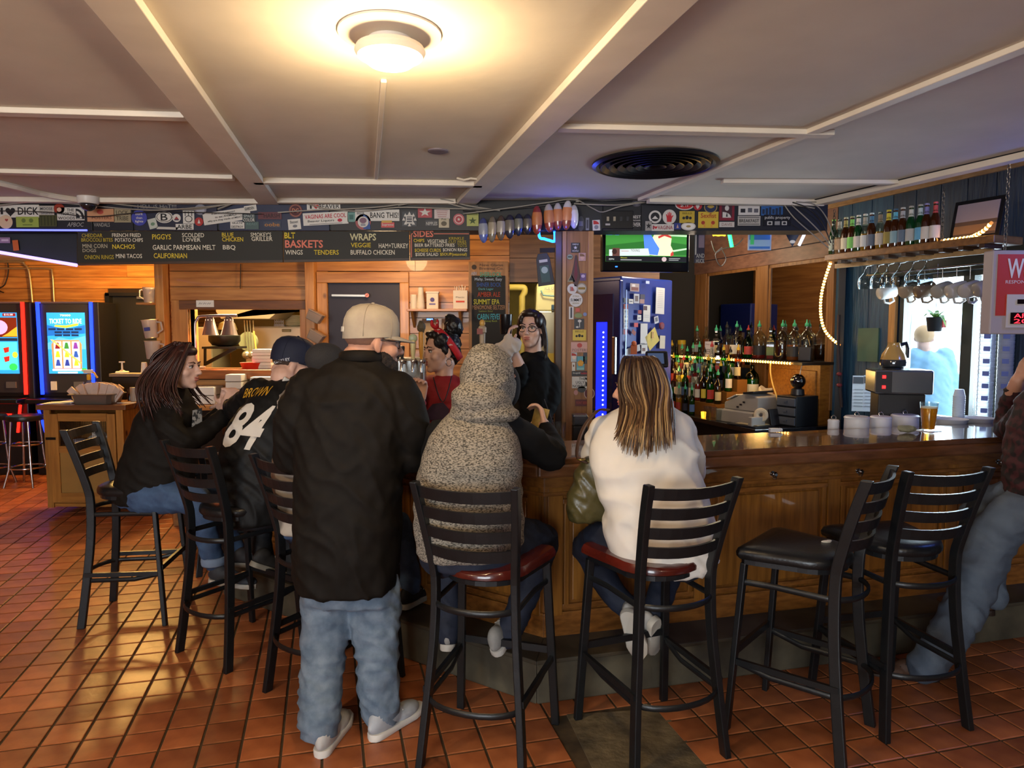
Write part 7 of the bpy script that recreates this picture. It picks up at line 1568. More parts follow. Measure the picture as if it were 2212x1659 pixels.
def remesh(mb,voxel,it=6,dec=None,fac=.5):
 me=bpy.data.meshes.new('tmp');me.from_pydata([tuple(p)for p in mb.v],[],mb.f);me.update()
 o=bpy.data.objects.new('tmp',me);COL.objects.link(o)
 m=o.modifiers.new('r','REMESH');m.mode='VOXEL';m.voxel_size=voxel;m.use_smooth_shade=True
 if it:s=o.modifiers.new('s','SMOOTH');s.factor=fac;s.iterations=it
 if dec:d=o.modifiers.new('d','DECIMATE');d.ratio=dec
 bpy.context.view_layer.update();dg=bpy.context.evaluated_depsgraph_get()
 out=bpy.data.meshes.new_from_object(o.evaluated_get(dg));bpy.data.objects.remove(o);bpy.data.meshes.remove(me)
 out.polygons.foreach_set('use_smooth',[True]*len(out.polygons));return out
def folds(me,amp=.006,sc=(9,9,22),tilt=.6,seed=0.0,amp2=.0):
 n=len(me.vertices);co=np.zeros(n*3);no=np.zeros(n*3);me.vertices.foreach_get('co',co);me.vertices.foreach_get('normal',no)
 co=co.reshape(-1,3);no=no.reshape(-1,3);d=np.zeros(n)
 for i in range(n):
  x,y,z=co[i];zz=z+tilt*x
  w_=mnoise.noise((x*3+seed,y*3,z*3))
  v=mnoise.noise((x*sc[0]+seed,y*sc[1]+w_,zz*sc[2]+1.5*w_))
  v2=mnoise.noise((x*sc[0]*2.1-seed,y*sc[1]*2.1,(z-tilt*x)*sc[2]*1.7+w_))
  d[i]=amp*((1-abs(v))**2-.55)*1.6+amp*.45*v2
 co+=no*d[:,None];me.vertices.foreach_set('co',co.ravel());me.update()
def mobj(name,me,mat,parent,label=None):
 me.materials.clear()
 for m in(mat if isinstance(mat,(list,tuple))else[mat]):me.materials.append(m)
 me.name=name;o=bpy.data.objects.new(name,me);COL.objects.link(o);o.parent=parent
 o.matrix_parent_inverse=Matrix.Translation(parent.location).inverted()
 if label:o['label']=label
 return o
def wbuildp(mb,name,mat,parent,smooth=True,label=None):
 me=mb.mesh(name,mat if isinstance(mat,(list,tuple))else[mat],smooth);o=bpy.data.objects.new(name,me);COL.objects.link(o);o.parent=parent
 o.matrix_parent_inverse=Matrix.Translation(parent.location).inverted()
 if label:o['label']=label
 return o
def head_prims(c,Rm,s=1.0):
 def P(x,y,z):return Vector(c)+Rm@Vector((x*s,y*s,z*s))
 def e(x,y,z,a,b,d,rt=None):return('ell',P(x,y,z),(a*s,b*s,d*s),Rm@rt if rt is not None else Rm)
 L=[e(0,-.012,.035,.074,.096,.084),e(0,.028,-.025,.061,.066,.082),e(0,.035,-.072,.047,.052,.042),e(0,.072,-.098,.022,.020,.018),e(0,-.03,-.06,.055,.05,.06),
 ('limb',[P(0,.088,.018),P(0,.107,-.012),P(0,.116,-.026)],[.008*s,.010*s,.012*s]),e(.011,.104,-.030,.008,.010,.007),e(-.011,.104,-.030,.008,.010,.007),
 e(.028,.078,.024,.028,.015,.011),e(-.028,.078,.024,.028,.015,.011),e(.042,.055,-.022,.024,.030,.028),e(-.042,.055,-.022,.024,.030,.028),
 e(0,.091,-.052,.022,.011,.006),e(0,.090,-.063,.019,.010,.0065),e(0,.086,-.057,.028,.012,.02)]
 for sx in(-1,1):
  rt=Matrix.Rotation(sx*.35,3,'Z')@Matrix.Rotation(-.15,3,'X')
  L+=[e(sx*.074,-.008,-.004,.010,.019,.031,rt),e(sx*.076,-.004,-.026,.008,.010,.012,rt)]
 return L
def face_parts(root_,c,Rm,s=1.0,brow='#2a1a12',lip='#9a4f48',eyes=True,iris='#2e2018'):
 def P(x,y,z):return Vector(c)+Rm@Vector((x*s,y*s,z*s))
 for sx in(-1,1):
  if eyes:
   ey=wbuildp(MB().ell(P(sx*.030,.0785,.006),(.0125*s,.0105*s,.0085*s),Rm,n=12,m=8),'eye',M('eye_white','#b9b0a8',.25),root_)
   o=wbuildp(MB().ell(P(sx*.030,.0862,.006),(.0058*s,.0035*s,.0058*s),Rm,n=10,m=6),'iris',M('iris_'+iris[1:],iris,.15),ey);o.parent=root_;o.matrix_parent_inverse=Matrix.Translation(root_.location).inverted()
   wbuildp(MB().tube([P(sx*.016,.0845,.009),P(sx*.03,.091,.0155),P(sx*.046,.080,.010)],.0022*s,5),'eyelash',M('lash','#120c0a',.6),root_)
  wbuildp(MB().tube([P(sx*.012,.0925,.026),P(sx*.030,.0945,.034),P(sx*.050,.078,.027)],[(.004*s,.0028*s)]*3,6),'eyebrow',M('brow_'+brow[1:],brow,.8),root_)
 if lip:
  wbuildp(MB().ell(P(0,.0955,-.0525),(.0215*s,.0085*s,.0055*s),Rm,n=12,m=8).ell(P(0,.0935,-.0635),(.0185*s,.0090*s,.0065*s),Rm,n=12,m=8),'lips',M('lips_'+lip[1:],lip,.4),root_)
def hand_prims(w0,d,nrm,s=1.0,curl=.6,side=1,spread=.06):
 """wrist point, pointing direction, palm normal (towards palm side), finger curl"""
 d=Vector(d).normalized();nrm=Vector(nrm);nrm=(nrm-d*nrm.dot(d)).normalized();x=d.cross(nrm)*side
 W=Vector(w0);out=[('limb',[W-d*.03*s,W+d*.02*s],[.026*s,.026*s])]
 for k in range(4):
  off=(-.027+.018*k)*s;out.append(('limb',[W+d*.015*s+x*off*.8,W+d*.085*s+x*off],[.0135*s,.0115*s]))
  L_=(.062,.078,.083,.074)[::-1][k]if False else(.060,.074,.080,.072)[k]*s
  p=W+d*.085*s+x*off;a=curl*.7;pts=[p];dd=d+x*(spread*(k-1.5))
  for seg,f in((0,.45),(1,.32),(2,.23)):
   v=dd*math.cos(a)+nrm*math.sin(a);p=p+v.normalized()*(L_*f);pts.append(p);a+=curl
  out.append(('limb',pts,[.0095*s,.0088*s,.008*s,.0068*s]))
 tb_=W+d*.02*s+x*.026*s;out.append(('limb',[tb_,tb_+(d*.5+x*.7+nrm*.35).normalized()*.038*s,tb_+(d*.5+x*.7+nrm*.35).normalized()*.038*s+(d*.85+x*.2+nrm*.45).normalized()*.034*s],[.014*s,.0115*s,.0085*s]))
 return out
skin_l=M('skin_light','#c08d74',.5,noise=.12,nscale=14);skin_p=M('skin_pale','#c9a08c',.5,noise=.1,nscale=14)
def person(label,loc):
 return root('person',label,'person',loc)
def make_body(r,prims,clothes,skin,voxel=.0075,dec=.5,it=3):
 mb=MB();apply_prims(mb,prims)
 for c in clothes:apply_prims(mb,c,.022)
 return mobj('body',remesh(mb,voxel,it,dec),skin,r)
def cloth(r,name,prims,mat,voxel=.011,it=6,amp=.006,sc=(9,9,20),tilt=.6,seed=1.0,label=None,grow=0.0):
 mb=MB();apply_prims(mb,prims,-grow);me=remesh(mb,voxel,it)
 if amp:folds(me,amp,sc,tilt,seed)
 return mobj(name,me,mat,r,label)
def shoe(r,heel,toe_dir,up=(0,0,1),L=.28,upper='#202024',sole='#c9c4b8',s=1.0,name='shoe'):
 """shoe whose sole heel point is heel"""
 d=Vector(toe_dir).normalized();u=Vector(up);u=(u-d*u.dot(d)).normalized();x=d.cross(u);H=Vector(heel);fr=Matrix((x,d,u)).transposed()
 mb=MB();N=14
 prof=[(.0,.006),(.012,.018),(.04,.028),(.09,.034),(.25,.036),(.5,.040),(.72,.047),(.9,.038),(1.0,.012)]
 def wid(t):
  for(a,w0),(b,w1)in zip(prof,prof[1:]):
   if t<=b:return w0+(w1-w0)*(t-a)/(b-a)
  return.01
 def ringat(z,k,cut=0):
  L_=[]
  for i in range(N+1):t=(i/N)**1.35;L_.append((wid(t)*k,t*L))
  pts=[(w_,y)for w_,y in L_]+[(-w_,y)for w_,y in L_[::-1]]
  return[H+fr@Vector((x_*s,y_*s,z*s))for x_,y_ in pts]
 vs=[];n=2*(N+1)
 for z,k in((0,.9),(.004,1.0),(.024,1.02),(.028,.96)):vs+=ringat(z,k)
 fs=[tuple(range(n-1,-1,-1)),tuple(3*n+k for k in range(n))]+[(i*n+k,i*n+(k+1)%n,(i+1)*n+(k+1)%n,(i+1)*n+k)for i in range(3)for k in range(n)]
 so=wbuildp(MB().add(vs,fs),'shoe_sole',M('sole_'+sole[1:],sole,.6),r,45)
 um=MB();loc_=lambda a,b,c:H+fr@Vector((a*s,b*s,c*s))
 um.ell(loc_(0,.19,.036),(.043*s,.085*s,.034*s),fr,n=14,m=10);um.ell(loc_(0,.09,.05),(.037*s,.10*s,.045*s),fr,n=14,m=10);um.ell(loc_(0,.05,.065),(.034*s,.052*s,.05*s),fr,n=14,m=10)
 o=mobj(name,remesh(um,.006,3),M('shoe_'+upper[1:],upper,.65,noise=.15,nscale=20),r)
 lc=MB()
 for k in range(4):y=.115+.022*k;lc.tube([loc_(-.026,y,.083-.010*k),loc_(0,y+.004,.092-.012*k),loc_(.026,y,.083-.010*k)],.003*s,5)
 wbuildp(lc,'laces',M('lace_'+sole[1:],sole,.7),r)
def strands(r,name,guides,mats,rad=.007,n=90,seed=1,jit=.012,taper=.25,segs=14,flatv=.55):
 """hair: strands interpolated between neighbouring guide curves"""
 rnd=random.Random(seed);mb=MB()
 G_=[smoothpath(g,4)for g in guides];K=min(len(g)for g in G_)
 for i in range(n):
  t=rnd.random()*(len(G_)-1);j=min(int(t),len(G_)-2);f=t-j;ph=rnd.uniform(0,6.28);ji=Vector((rnd.uniform(-1,1),rnd.uniform(-1,1),rnd.uniform(-1,1)))*jit
  cut=rnd.uniform(.82,1.0);pts=[];rr=[]
  for k in range(segs):
   q=k/(segs-1)*cut*(K-1);a=min(int(q),K-2);fa=q-a
   p=(G_[j][a]*(1-fa)+G_[j][a+1]*fa)*(1-f)+(G_[j+1][a]*(1-fa)+G_[j+1][a+1]*fa)*f
   w_=k/(segs-1);pts.append(p+ji*(.9+.6*w_)+Vector((math.sin(ph+3*w_),math.cos(ph+2.3*w_),0))*jit*.35*w_)
   rr.append(rad*(1-(1-taper)*w_**2)*rnd.uniform(.9,1.1))
  mb.slot(rnd.choices(range(len(mats)),weights=[3,2,1.3][:len(mats)])[0]);mb.tube(pts,rr,6,flatv=flatv)
 return wbuildp(mb,name,mats,r,True)
def decal(r,target,sv,c,X,Z,w_,h_,mat,direction,off=.005,name='lettering',bold=.03):
 """lettering laid on a garment"""
 from mathutils.bvhtree import BVHTree
 cu=bpy.data.curves.new('t','FONT');cu.body=sv;cu.resolution_u=3;cu.align_x='CENTER';cu.offset=bold
 o=bpy.data.objects.new('t',cu);COL.objects.link(o);bpy.context.view_layer.update()
 me=bpy.data.meshes.new_from_object(o.evaluated_get(bpy.context.evaluated_depsgraph_get()));bpy.data.objects.remove(o);bpy.data.curves.remove(cu)
 bm=bmesh.new();bm.from_mesh(me);bmesh.ops.triangulate(bm,faces=bm.faces)
 for _ in range(3):
  lng=[e for e in bm.edges if e.calc_length()>.09]
  if lng:bmesh.ops.subdivide_edges(bm,edges=lng,cuts=1);bmesh.ops.triangulate(bm,faces=bm.faces)
 a=np.array([v.co[:]for v in bm.verts]);lo=a.min(0);hi=a.max(0);mid=(lo+hi)/2
 bv=BVHTree.FromPolygons([v.co for v in target.data.vertices],[p.vertices for p in target.data.polygons])
 X=Vector(X).normalized();Z=Vector(Z).normalized();dv=Vector(direction).normalized();c=Vector(c)
 for v in bm.verts:
  p=c+X*((v.co.x-mid[0])/(hi[0]-lo[0])*w_)+Z*((v.co.y-mid[1])/(hi[1]-lo[1])*h_)
  h=bv.ray_cast(p-dv*.6,dv)
  v.co=(h[0]-dv*off)if h[0]is not None else p
 bm.to_mesh(me);bm.free();return mobj(name,me,mat,r)
def P_(px,py,Y):return D(px,py,Y)
def upd(name):return M(name)
black_c=M('black_cotton','#17130f',.72,noise=.25,nscale=30,spec=.18)
jean=M('blue_denim','#71808f',.75,col2='#556678',nscale=18,bump=.15,bscale=250);jean_d=M('dark_denim','#1b2233',.75,col2='#131828',nscale=18,bump=.1,bscale=250);jean_m=M('mid_denim','#3e5676',.75,col2='#2d405e',nscale=14,bump=.12,bscale=250)
# ---------------------------------------------------------------- standing man in cap and black shirt
Y4=2.86
r=person('standing bearded man in pale cap, black shirt and blue jeans',(-.66,2.82,0))
shirt=[('loft',[sec(742,826,772,Y4+.01,.082),sec(705,842,790,Y4+.01,.105),sec(668,872,818,Y4,.13),sec(640,888,858,Y4,.15),sec(630,886,910,Y4,.165),sec(638,876,980,Y4,.18),sec(640,868,1060,Y4,.20),sec(636,868,1140,Y4,.21),sec(636,868,1210,Y4,.205),sec(640,864,1262,Y4,.20)]),
('limb',[P_(672,850,Y4),P_(640,910,Y4-.02),P_(630,985,Y4+.02)],[.10,.088,.072]),('limb',[P_(630,975,Y4+.02),P_(640,990,Y4+.13)],[.074,.064]),
('limb',[P_(850,850,Y4),P_(880,915,Y4),P_(878,985,Y4+.06)],[.10,.092,.078]),('limb',[P_(880,985,Y4+.04),P_(892,980,Y4+.18)],[.078,.066])]
jeans=[('loft',[sec(655,858,1180,Y4,.17),sec(652,862,1255,Y4,.165),sec(655,864,1290,Y4,.15)]),
('limb',[P_(706,1270,Y4),P_(704,1330,Y4-.01),P_(697,1440,Y4-.06),P_(690,1530,Y4-.12),P_(690,1562,Y4-.14)],[.105,.102,.088,.084,.082]),
('limb',[P_(808,1270,Y4),P_(812,1330,Y4),P_(815,1430,Y4-.02),P_(820,1505,Y4-.02),P_(824,1535,Y4-.01)],[.108,.104,.088,.082,.080])]
hc4=P_(806,742,Y4+.02);Rm4=rot_face((.86,.51),-.08);s4=1.08
def hp(c,Rm,s,x,y,z):return Vector(c)+Rm@Vector((x*s,y*s,z*s))
skin4=head_prims(hc4,Rm4,s4)+[('limb',[hp(hc4,Rm4,s4,0,-.03,-.06),P_(782,785,Y4)],[.068,.075]),('ell',hp(hc4,Rm4,s4,0,-.055,-.05),(.065,.05,.05)),
('limb',[P_(640,990,Y4+.1),P_(672,985,Y4+.21),P_(735,972,Y4+.235)],[.05,.042,.034]),('limb',[P_(890,980,Y4+.14),P_(900,968,Y4+.34)],[.05,.038])]
skin4+=hand_prims(P_(738,971,Y4+.235),(1,.02,.12),(0,-1,-.2),1.05,.3)+hand_prims(P_(901,966,Y4+.36),(.0,1,.05),(0,0,-1),1.05,.35,-1)
make_body(r,skin4,(shirt,jeans),skin_l)
cloth(r,'shirt',shirt,black_c,amp=.009,sc=(7,7,10),tilt=.9,seed=3.0,it=5)
cloth(r,'jeans',jeans,jean,amp=.010,sc=(6,6,16),tilt=.5,seed=8.0,it=4)
cb=MB();cq=P_(784,776,Y4+.01);Pn=[cq+Vector((.088*math.cos(a),.086*math.sin(a),-.012*math.sin(a)+.004))for a in[2*math.pi*i/24 for i in range(24)]]
cb.tube(Pn,[(.009,.024)]*24,8,closed=True,up=(0,0,1));wbuildp(cb,'collar',black_c,r)
pl4=Vector((-.66,2.82,0))
# cap
capm=M('cap_beige','#a89c88',.8,col2='#93877a',nscale=9,bump=.1,bscale=120)
def cap(r,hc,Rm,s,mat,brim=True,rise=.0,button=True):
 mb=MB();prof=[(1.0,.0),(1.02,.03),(.99,.06),(.90,.085),(.72,.105),(.45,.117),(.15,.122),(.02,.122)]
 n=28;vs=[];fs=[]
 for k_,z in prof:
  for i in range(n):
   a=2*math.pi*i/n;vs.append(hp(hc,Rm,s,.083*k_*math.cos(a),-.010+.106*k_*math.sin(a),.022+rise+z*1.02+(.012*math.sin(a)if z<.01 else 0)))
 for j in range(len(prof)-1):fs+=[(j*n+i,j*n+(i+1)%n,(j+1)*n+(i+1)%n,(j+1)*n+i)for i in range(n)]
 fs.append(tuple((len(prof)-1)*n+i for i in range(n)))
 o=wbuildp(mb.add(vs,fs),'cap_crown',mat,r)
 if button:wbuildp(MB().ell(hp(hc,Rm,s,0,-.01,.148+rise),(.009,.009,.006),n=10,m=6),'cap_button',mat,r)
 if brim:
  mb=MB();vs=[];N=14
  for lay in(0,-.004):
   for i in range(N+1):
    a=math.pi*(.08+.84*i/N);x=.079*math.cos(a);y=-.010+.104*math.sin(a);yb=y+.072*math.sin(math.pi*i/N)**.6
    z0=.034+rise;vs.append(hp(hc,Rm,s,x,y-.004,z0+lay));vs.append(hp(hc,Rm,s,x*.98,yb,z0-.018*(math.sin(math.pi*i/N))+lay-.012*(x/.08)**2))
  m=2*(N+1);fs=[]
  for i in range(N):a=2*i;fs+=[(a,a+1,a+3,a+2),(m+a,m+a+2,m+a+3,m+a+1),(a+1,m+a+1,m+a+3,a+3)]
  wbuildp(mb.add(vs,fs),'cap_brim',mat,r)
 seam=MB()
 for k in range(6):
  a=math.pi/3*k+.5;seam.tube([hp(hc,Rm,s,.083*k_*1.006*math.cos(a),-.010+.106*k_*1.006*math.sin(a),.022+rise+z*1.022+.001)for k_,z in prof],.0012,4)
 wbuildp(seam,'cap_seams',mat,r);return o
cap(r,hc4,Rm4,s4,capm);q=hp(hc4,Rm4,s4,-.005,-.119,.045);wbuildp(MB().box(q,(.022,.004,.02),Rm4),'cap_patch',flat('#c9c4b8'),r,False)
# beard and cropped hair
bd=MB();e=lambda x,y,z,a,b,d:bd.ell(hp(hc4,Rm4,s4,x,y,z),(a*s4,b*s4,d*s4),Rm4,n=14,m=10)
e(0,.05,-.085,.058,.052,.045);e(0,.068,-.115,.042,.036,.035);e(.045,.025,-.06,.02,.04,.045);e(-.045,.025,-.06,.02,.04,.045);e(0,.095,-.046,.03,.012,.008)
mbd=remesh(bd,.006,2);folds(mbd,.004,(60,60,60),0,2.);mobj('beard',mbd,M('beard_dark','#241a14',.8,bump=.8,bscale=160),r)
wbuildp(MB().ell(hp(hc4,Rm4,s4,0,-.018,.028),(.0765*s4,.0955*s4,.06*s4),Rm4,n=18,m=10),'cropped_hair',M('hair_stubble','#7d5a48',.8,bump=.4,bscale=300),r)
gl=MB();gl.tube([hp(hc4,Rm4,s4,.078,.0,.014),hp(hc4,Rm4,s4,.066,.085,.012)],.0022,5);gl.tube([hp(hc4,Rm4,s4,.032+.022*math.cos(t),.094-.01*abs(math.cos(t)),.004+.017*math.sin(t))for t in[i*math.pi/8 for i in range(16)]],.002,5,closed=True)
wbuildp(gl,'glasses',M('glasses_dark','#1a1a1c',.3),r)
shoe(r,G(690,1640),(.12,1,0),L=.30,upper='#b9b6b2',sole='#d2cec6',s=1.05);hx=G(800,1603);shoe(r,hx,(.55,.83,0),L=.30,upper='#a8acb2',sole='#d2cec6',s=1.05)
# ---------------------------------------------------------------- man in grey hooded sweatshirt
Y5=2.74
r=person('seated man in heathered grey hoodie with black sleeves, hood up',(-.08,2.80,0))
hood_m=M('heather_grey','#8d8578',.85,col2='#3a3630',nscale=120,stretch=(1,1,2.2),detail=8,ramp=(.40,.56),bump=.25,bscale=120)
torso5=[('loft',[sec(985,1085,882,Y5+.08,.10),sec(950,1103,908,Y5+.05,.13),sec(925,1122,940,Y5+.02,.15),sec(908,1130,985,Y5,.16),sec(898,1128,1040,Y5,.17),sec(893,1122,1100,Y5-.01,.17),sec(894,1112,1150,Y5-.02,.165),sec(902,1102,1195,Y5-.02,.15)]),
('limb',[P_(1060,955,Y5+.0),P_(1085,1060,Y5),P_(1100,1160,Y5+.02)],[.09,.08,.06])]
hood5=[('ell',P_(1052,812,Y5+.07),(.108,.125,.122)),('ell',P_(1050,788,Y5+.06),(.085,.105,.085)),('ell',P_(1040,868,Y5+.04),(.125,.11,.055)),('ell',P_(1078,840,Y5+.12),(.068,.09,.10)),('ell',P_(1046,894,Y5+.02),(.145,.115,.045)),('ell',P_(1035,862,Y5+.0),(.115,.10,.07))]
slv5=[('limb',[P_(1092,925,Y5+.05),P_(1135,950,Y5+.11),P_(1192,985,Y5+.24)],[.075,.072,.066]),('limb',[P_(1192,985,Y5+.24),P_(1190,960,Y5+.34),P_(1180,932,Y5+.44)],[.066,.055,.045]),
('limb',[P_(955,940,Y5+.08),P_(935,1000,Y5+.2),P_(945,985,Y5+.36)],[.07,.062,.05])]
jn5=[('loft',[sec(905,1105,1165,Y5-.01,.15),sec(915,1120,1215,Y5,.15)]),('limb',[P_(1060,1190,Y5),P_(1130,1165,Y5+.2),P_(1172,1170,Y5+.36)],[.105,.09,.078]),('limb',[P_(1172,1172,Y5+.36),P_(1140,1270,Y5+.33),P_(1095,1375,Y5+.26)],[.074,.064,.055]),
('limb',[P_(960,1190,Y5),P_(960,1180,Y5+.2),P_(965,1180,Y5+.36)],[.105,.09,.078]),('limb',[P_(965,1182,Y5+.36),P_(965,1280,Y5+.33),P_(968,1370,Y5+.28)],[.074,.064,.055])]
hc5=P_(1062,820,Y5+.09);Rm5=rot_face((.75,.66),-.15)
hw5=P_(1178,926,Y5+.45)
sk5=head_prims(hc5,Rm5,1.0)+[('limb',[hc5+Vector((0,-.01,-.06)),P_(1045,895,Y5+.05)],[.06,.065])]+hand_prims(hw5,(-.15,.35,.75),(-.8,.2,.3),1.0,.75,-1)+[('limb',[P_(930,985,Y5+.33),P_(955,965,Y5+.46)],[.04,.032])]+hand_prims(P_(955,965,Y5+.47),(.3,.95,.0),(0,0,-1),1.0,.4)
make_body(r,sk5,(torso5,jn5,slv5),skin_p);face_parts(r,hc5,Rm5,1.0)
t5=cloth(r,'sweatshirt',torso5,hood_m,amp=.007,sc=(6,6,12),tilt=.3,seed=5.0)
cloth(r,'hood',hood5,hood_m,amp=.007,sc=(7,7,16),tilt=-.5,seed=11.0,it=7);cloth(r,'sleeves',slv5,M('black_fleece','#131212',.85,spec=.15),amp=.006,seed=4.0)
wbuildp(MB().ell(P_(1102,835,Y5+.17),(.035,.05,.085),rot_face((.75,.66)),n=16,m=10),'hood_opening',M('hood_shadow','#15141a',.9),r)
cloth(r,'jeans',jn5,jean_d,amp=.006,seed=6.0)
shoe(r,P_(966,1408,Y5+.22),(.0,.85,-.2),up=(0,.3,1),L=.27,upper='#8f8d8a',sole='#b4b0a8');shoe(r,P_(1072,1420,Y5+.20),(.30,.75,.35),up=(-.3,-.35,.9),L=.27,upper='#8a8884',sole='#b4b0a8')
bn=MB();cbn=P_(1167,905,Y5+.50);rb5=Matrix.Rotation(R(15),3,'Y')@Matrix.Rotation(R(20),3,'Z')
for i in range(8):
 pass
vs=[]
for i in range(9):
 t=i/8;x=(t-.5)*.075;yy=.012*math.sin(t*math.pi);vs+=[cbn+rb5@Vector((x,yy,-.055)),cbn+rb5@Vector((x,yy+.008,.05))]
MB().add([v for v in vs]+[v+Vector((0,.0015,0))for v in vs],[(2*i,2*i+2,2*i+3,2*i+1)for i in range(8)]+[(18+2*i,18+2*i+1,18+2*i+3,18+2*i+2)for i in range(8)]).build('banknote',M('banknote_yellow','#a88f4c',.7,noise=.25,nscale=60),label='folded yellowish banknote held up by the hooded man',cat='money')
# ---------------------------------------------------------------- woman in white top
Y6=2.84
r=person('seated woman with long highlighted hair in white top and dark jeans',(.62,2.85,0))
whc=M('white_jersey','#d9d2c8',.75,noise=.05,nscale=10)
top6=[('loft',[sec(1345,1432,872,Y6+.16,.07),sec(1310,1475,893,Y6+.14,.10),sec(1285,1498,920,Y6+.11,.125),sec(1274,1506,960,Y6+.08,.145),sec(1274,1512,1005,Y6+.05,.15),sec(1288,1524,1050,Y6+.03,.155),sec(1300,1538,1100,Y6+.01,.165),sec(1306,1550,1150,Y6,.175),sec(1310,1552,1195,Y6,.175),sec(1325,1548,1222,Y6,.165)]),
('limb',[P_(1465,925,Y6+.14),P_(1490,980,Y6+.2),P_(1492,1020,Y6+.3)],[.072,.066,.06]),('limb',[P_(1492,1018,Y6+.3),P_(1470,985,Y6+.46)],[.056,.042]),
('limb',[P_(1306,930,Y6+.14),P_(1288,985,Y6+.22),P_(1290,1015,Y6+.3)],[.072,.064,.058]),('limb',[P_(1290,1015,Y6+.3),P_(1320,985,Y6+.46)],[.056,.042])]
jn6=[('loft',[sec(1312,1545,1175,Y6,.165),sec(1320,1540,1222,Y6+.01,.16)]),('limb',[P_(1370,1190,Y6+.02),P_(1310,1172,Y6+.16),P_(1272,1185,Y6+.34)],[.11,.098,.08]),('limb',[P_(1272,1185,Y6+.34),P_(1310,1262,Y6+.32),P_(1362,1320,Y6+.24)],[.076,.064,.052]),
('limb',[P_(1475,1195,Y6+.02),P_(1465,1185,Y6+.2),P_(1450,1190,Y6+.38)],[.115,.1,.08]),('limb',[P_(1450,1192,Y6+.38),P_(1435,1262,Y6+.34),P_(1412,1325,Y6+.26)],[.076,.064,.052])]
hc6=P_(1381,838,Y6+.20);Rm6=rot_face((-.93,.36),-.12)
sk6=head_prims(hc6,Rm6,.98)+[('limb',[hc6+Vector((.01,-.01,-.06)),P_(1392,888,Y6+.15)],[.05,.055]),('limb',[P_(1365,1320,Y6+.24),P_(1375,1345,Y6+.2)],[.036,.034]),('limb',[P_(1412,1325,Y6+.26),P_(1415,1350,Y6+.24)],[.036,.034])]
sk6+=[('limb',[P_(1470,985,Y6+.45),P_(1460,975,Y6+.55)],[.034,.028]),('limb',[P_(1320,985,Y6+.45),P_(1335,975,Y6+.55)],[.034,.028])]+hand_prims(P_(1458,974,Y6+.56),(-.3,.95,0),(0,0,-1),.9,.4,-1)+hand_prims(P_(1336,974,Y6+.56),(.3,.95,0),(0,0,-1),.9,.4)
make_body(r,sk6,(top6,jn6),skin_l);face_parts(r,hc6,Rm6,.98,brow='#4a3424',lip='#a85c50')
cloth(r,'top',top6,whc,amp=.012,sc=(3.2,3.2,9),tilt=.9,seed=15.0,it=5);cloth(r,'jeans',jn6,jean_d,amp=.006,seed=2.0)
hem=MB();hem.tube([sec(1309,1552,1206+6*math.sin(a),Y6,.178)[0]+Vector((math.cos(a)*(1552-1309)/2*Y6/FPX*1.012,math.sin(a)*.179,0))for a in[2*math.pi*i/32 for i in range(32)]],.003,5,closed=True);wbuildp(hem,'hem_seam',whc,r)
def hairgrad(name,c0,c1,p0=.25,p1=.75):
 m=M(name,c0,.42);nt=m.node_tree;tc=nt.nodes.new('ShaderNodeTexCoord');sp=nt.nodes.new('ShaderNodeSeparateXYZ');cr=nt.nodes.new('ShaderNodeValToRGB')
 nt.links.new(tc.outputs['Generated'],sp.inputs[0]);nt.links.new(sp.outputs['Z'],cr.inputs[0]);nt.links.new(cr.outputs[0],nt.nodes['Principled BSDF'].inputs['Base Color'])
 cr.color_ramp.elements[0].position=p0;cr.color_ramp.elements[1].position=p1;cr.color_ramp.elements[0].color=lin(c1);cr.color_ramp.elements[1].color=lin(c0);return m
hg1=hairgrad('hair_root_dark','#2c1c13','#4a3220');hg2=hairgrad('hair_root_mid','#3a2618','#7a5a38');hg3=hairgrad('hair_streak','#5a4028','#a8885c',.35,.95)
hair_d=M('hair_brown','#2c1c13',.42,noise=.2,nscale=40);hair_b=M('hair_blond','#a27f52',.42,noise=.2,nscale=40);hair_m=M('hair_mid','#6b4a2e',.42,noise=.2,nscale=40)
wbuildp(MB().ell(hp(hc6,Rm6,1,0,-.020,.030),(.083,.103,.092),Rm6,n=20,m=12).ell(hp(hc6,Rm6,1,0,-.05,-.03),(.072,.065,.08),Rm6,n=18,m=12),'hair_base',hair_d,r)
gd=[]
for i,(bx,by,ty)in enumerate(((1328,935,.02),(1338,962,.0),(1352,980,-.02),(1372,985,-.05),(1392,988,-.06),(1412,985,-.06),(1432,975,-.05),(1448,968,-.03),(1456,950,.0))):
 f=i/8;a=math.pi*(1.12-1.25*f)
 crown=Vector((hc6.x-.01+.03*math.cos(a),hc6.y+.04,hc6.z+.124));mid1=Vector((hc6.x-.005+.088*math.cos(a)*.75,hc6.y-.045,hc6.z+.116));mid2=Vector((hc6.x+.005+.098*math.cos(a),hc6.y-.085-.015*math.sin(a),hc6.z+.01))
 m3=P_(1345+110*f,885,Y6+.05-.02*math.sin(math.pi*f));endp=P_(bx,by,Y6-.075+ty*.5);m4=P_((bx+1345+110*f)/2,930,Y6-.055+ty*.4)
 gd.append([crown,mid1,mid2,m3,m4,endp])
strands(r,'hair',gd,[hg1,hg2,hg3],.0090,300,4,.010,.12)
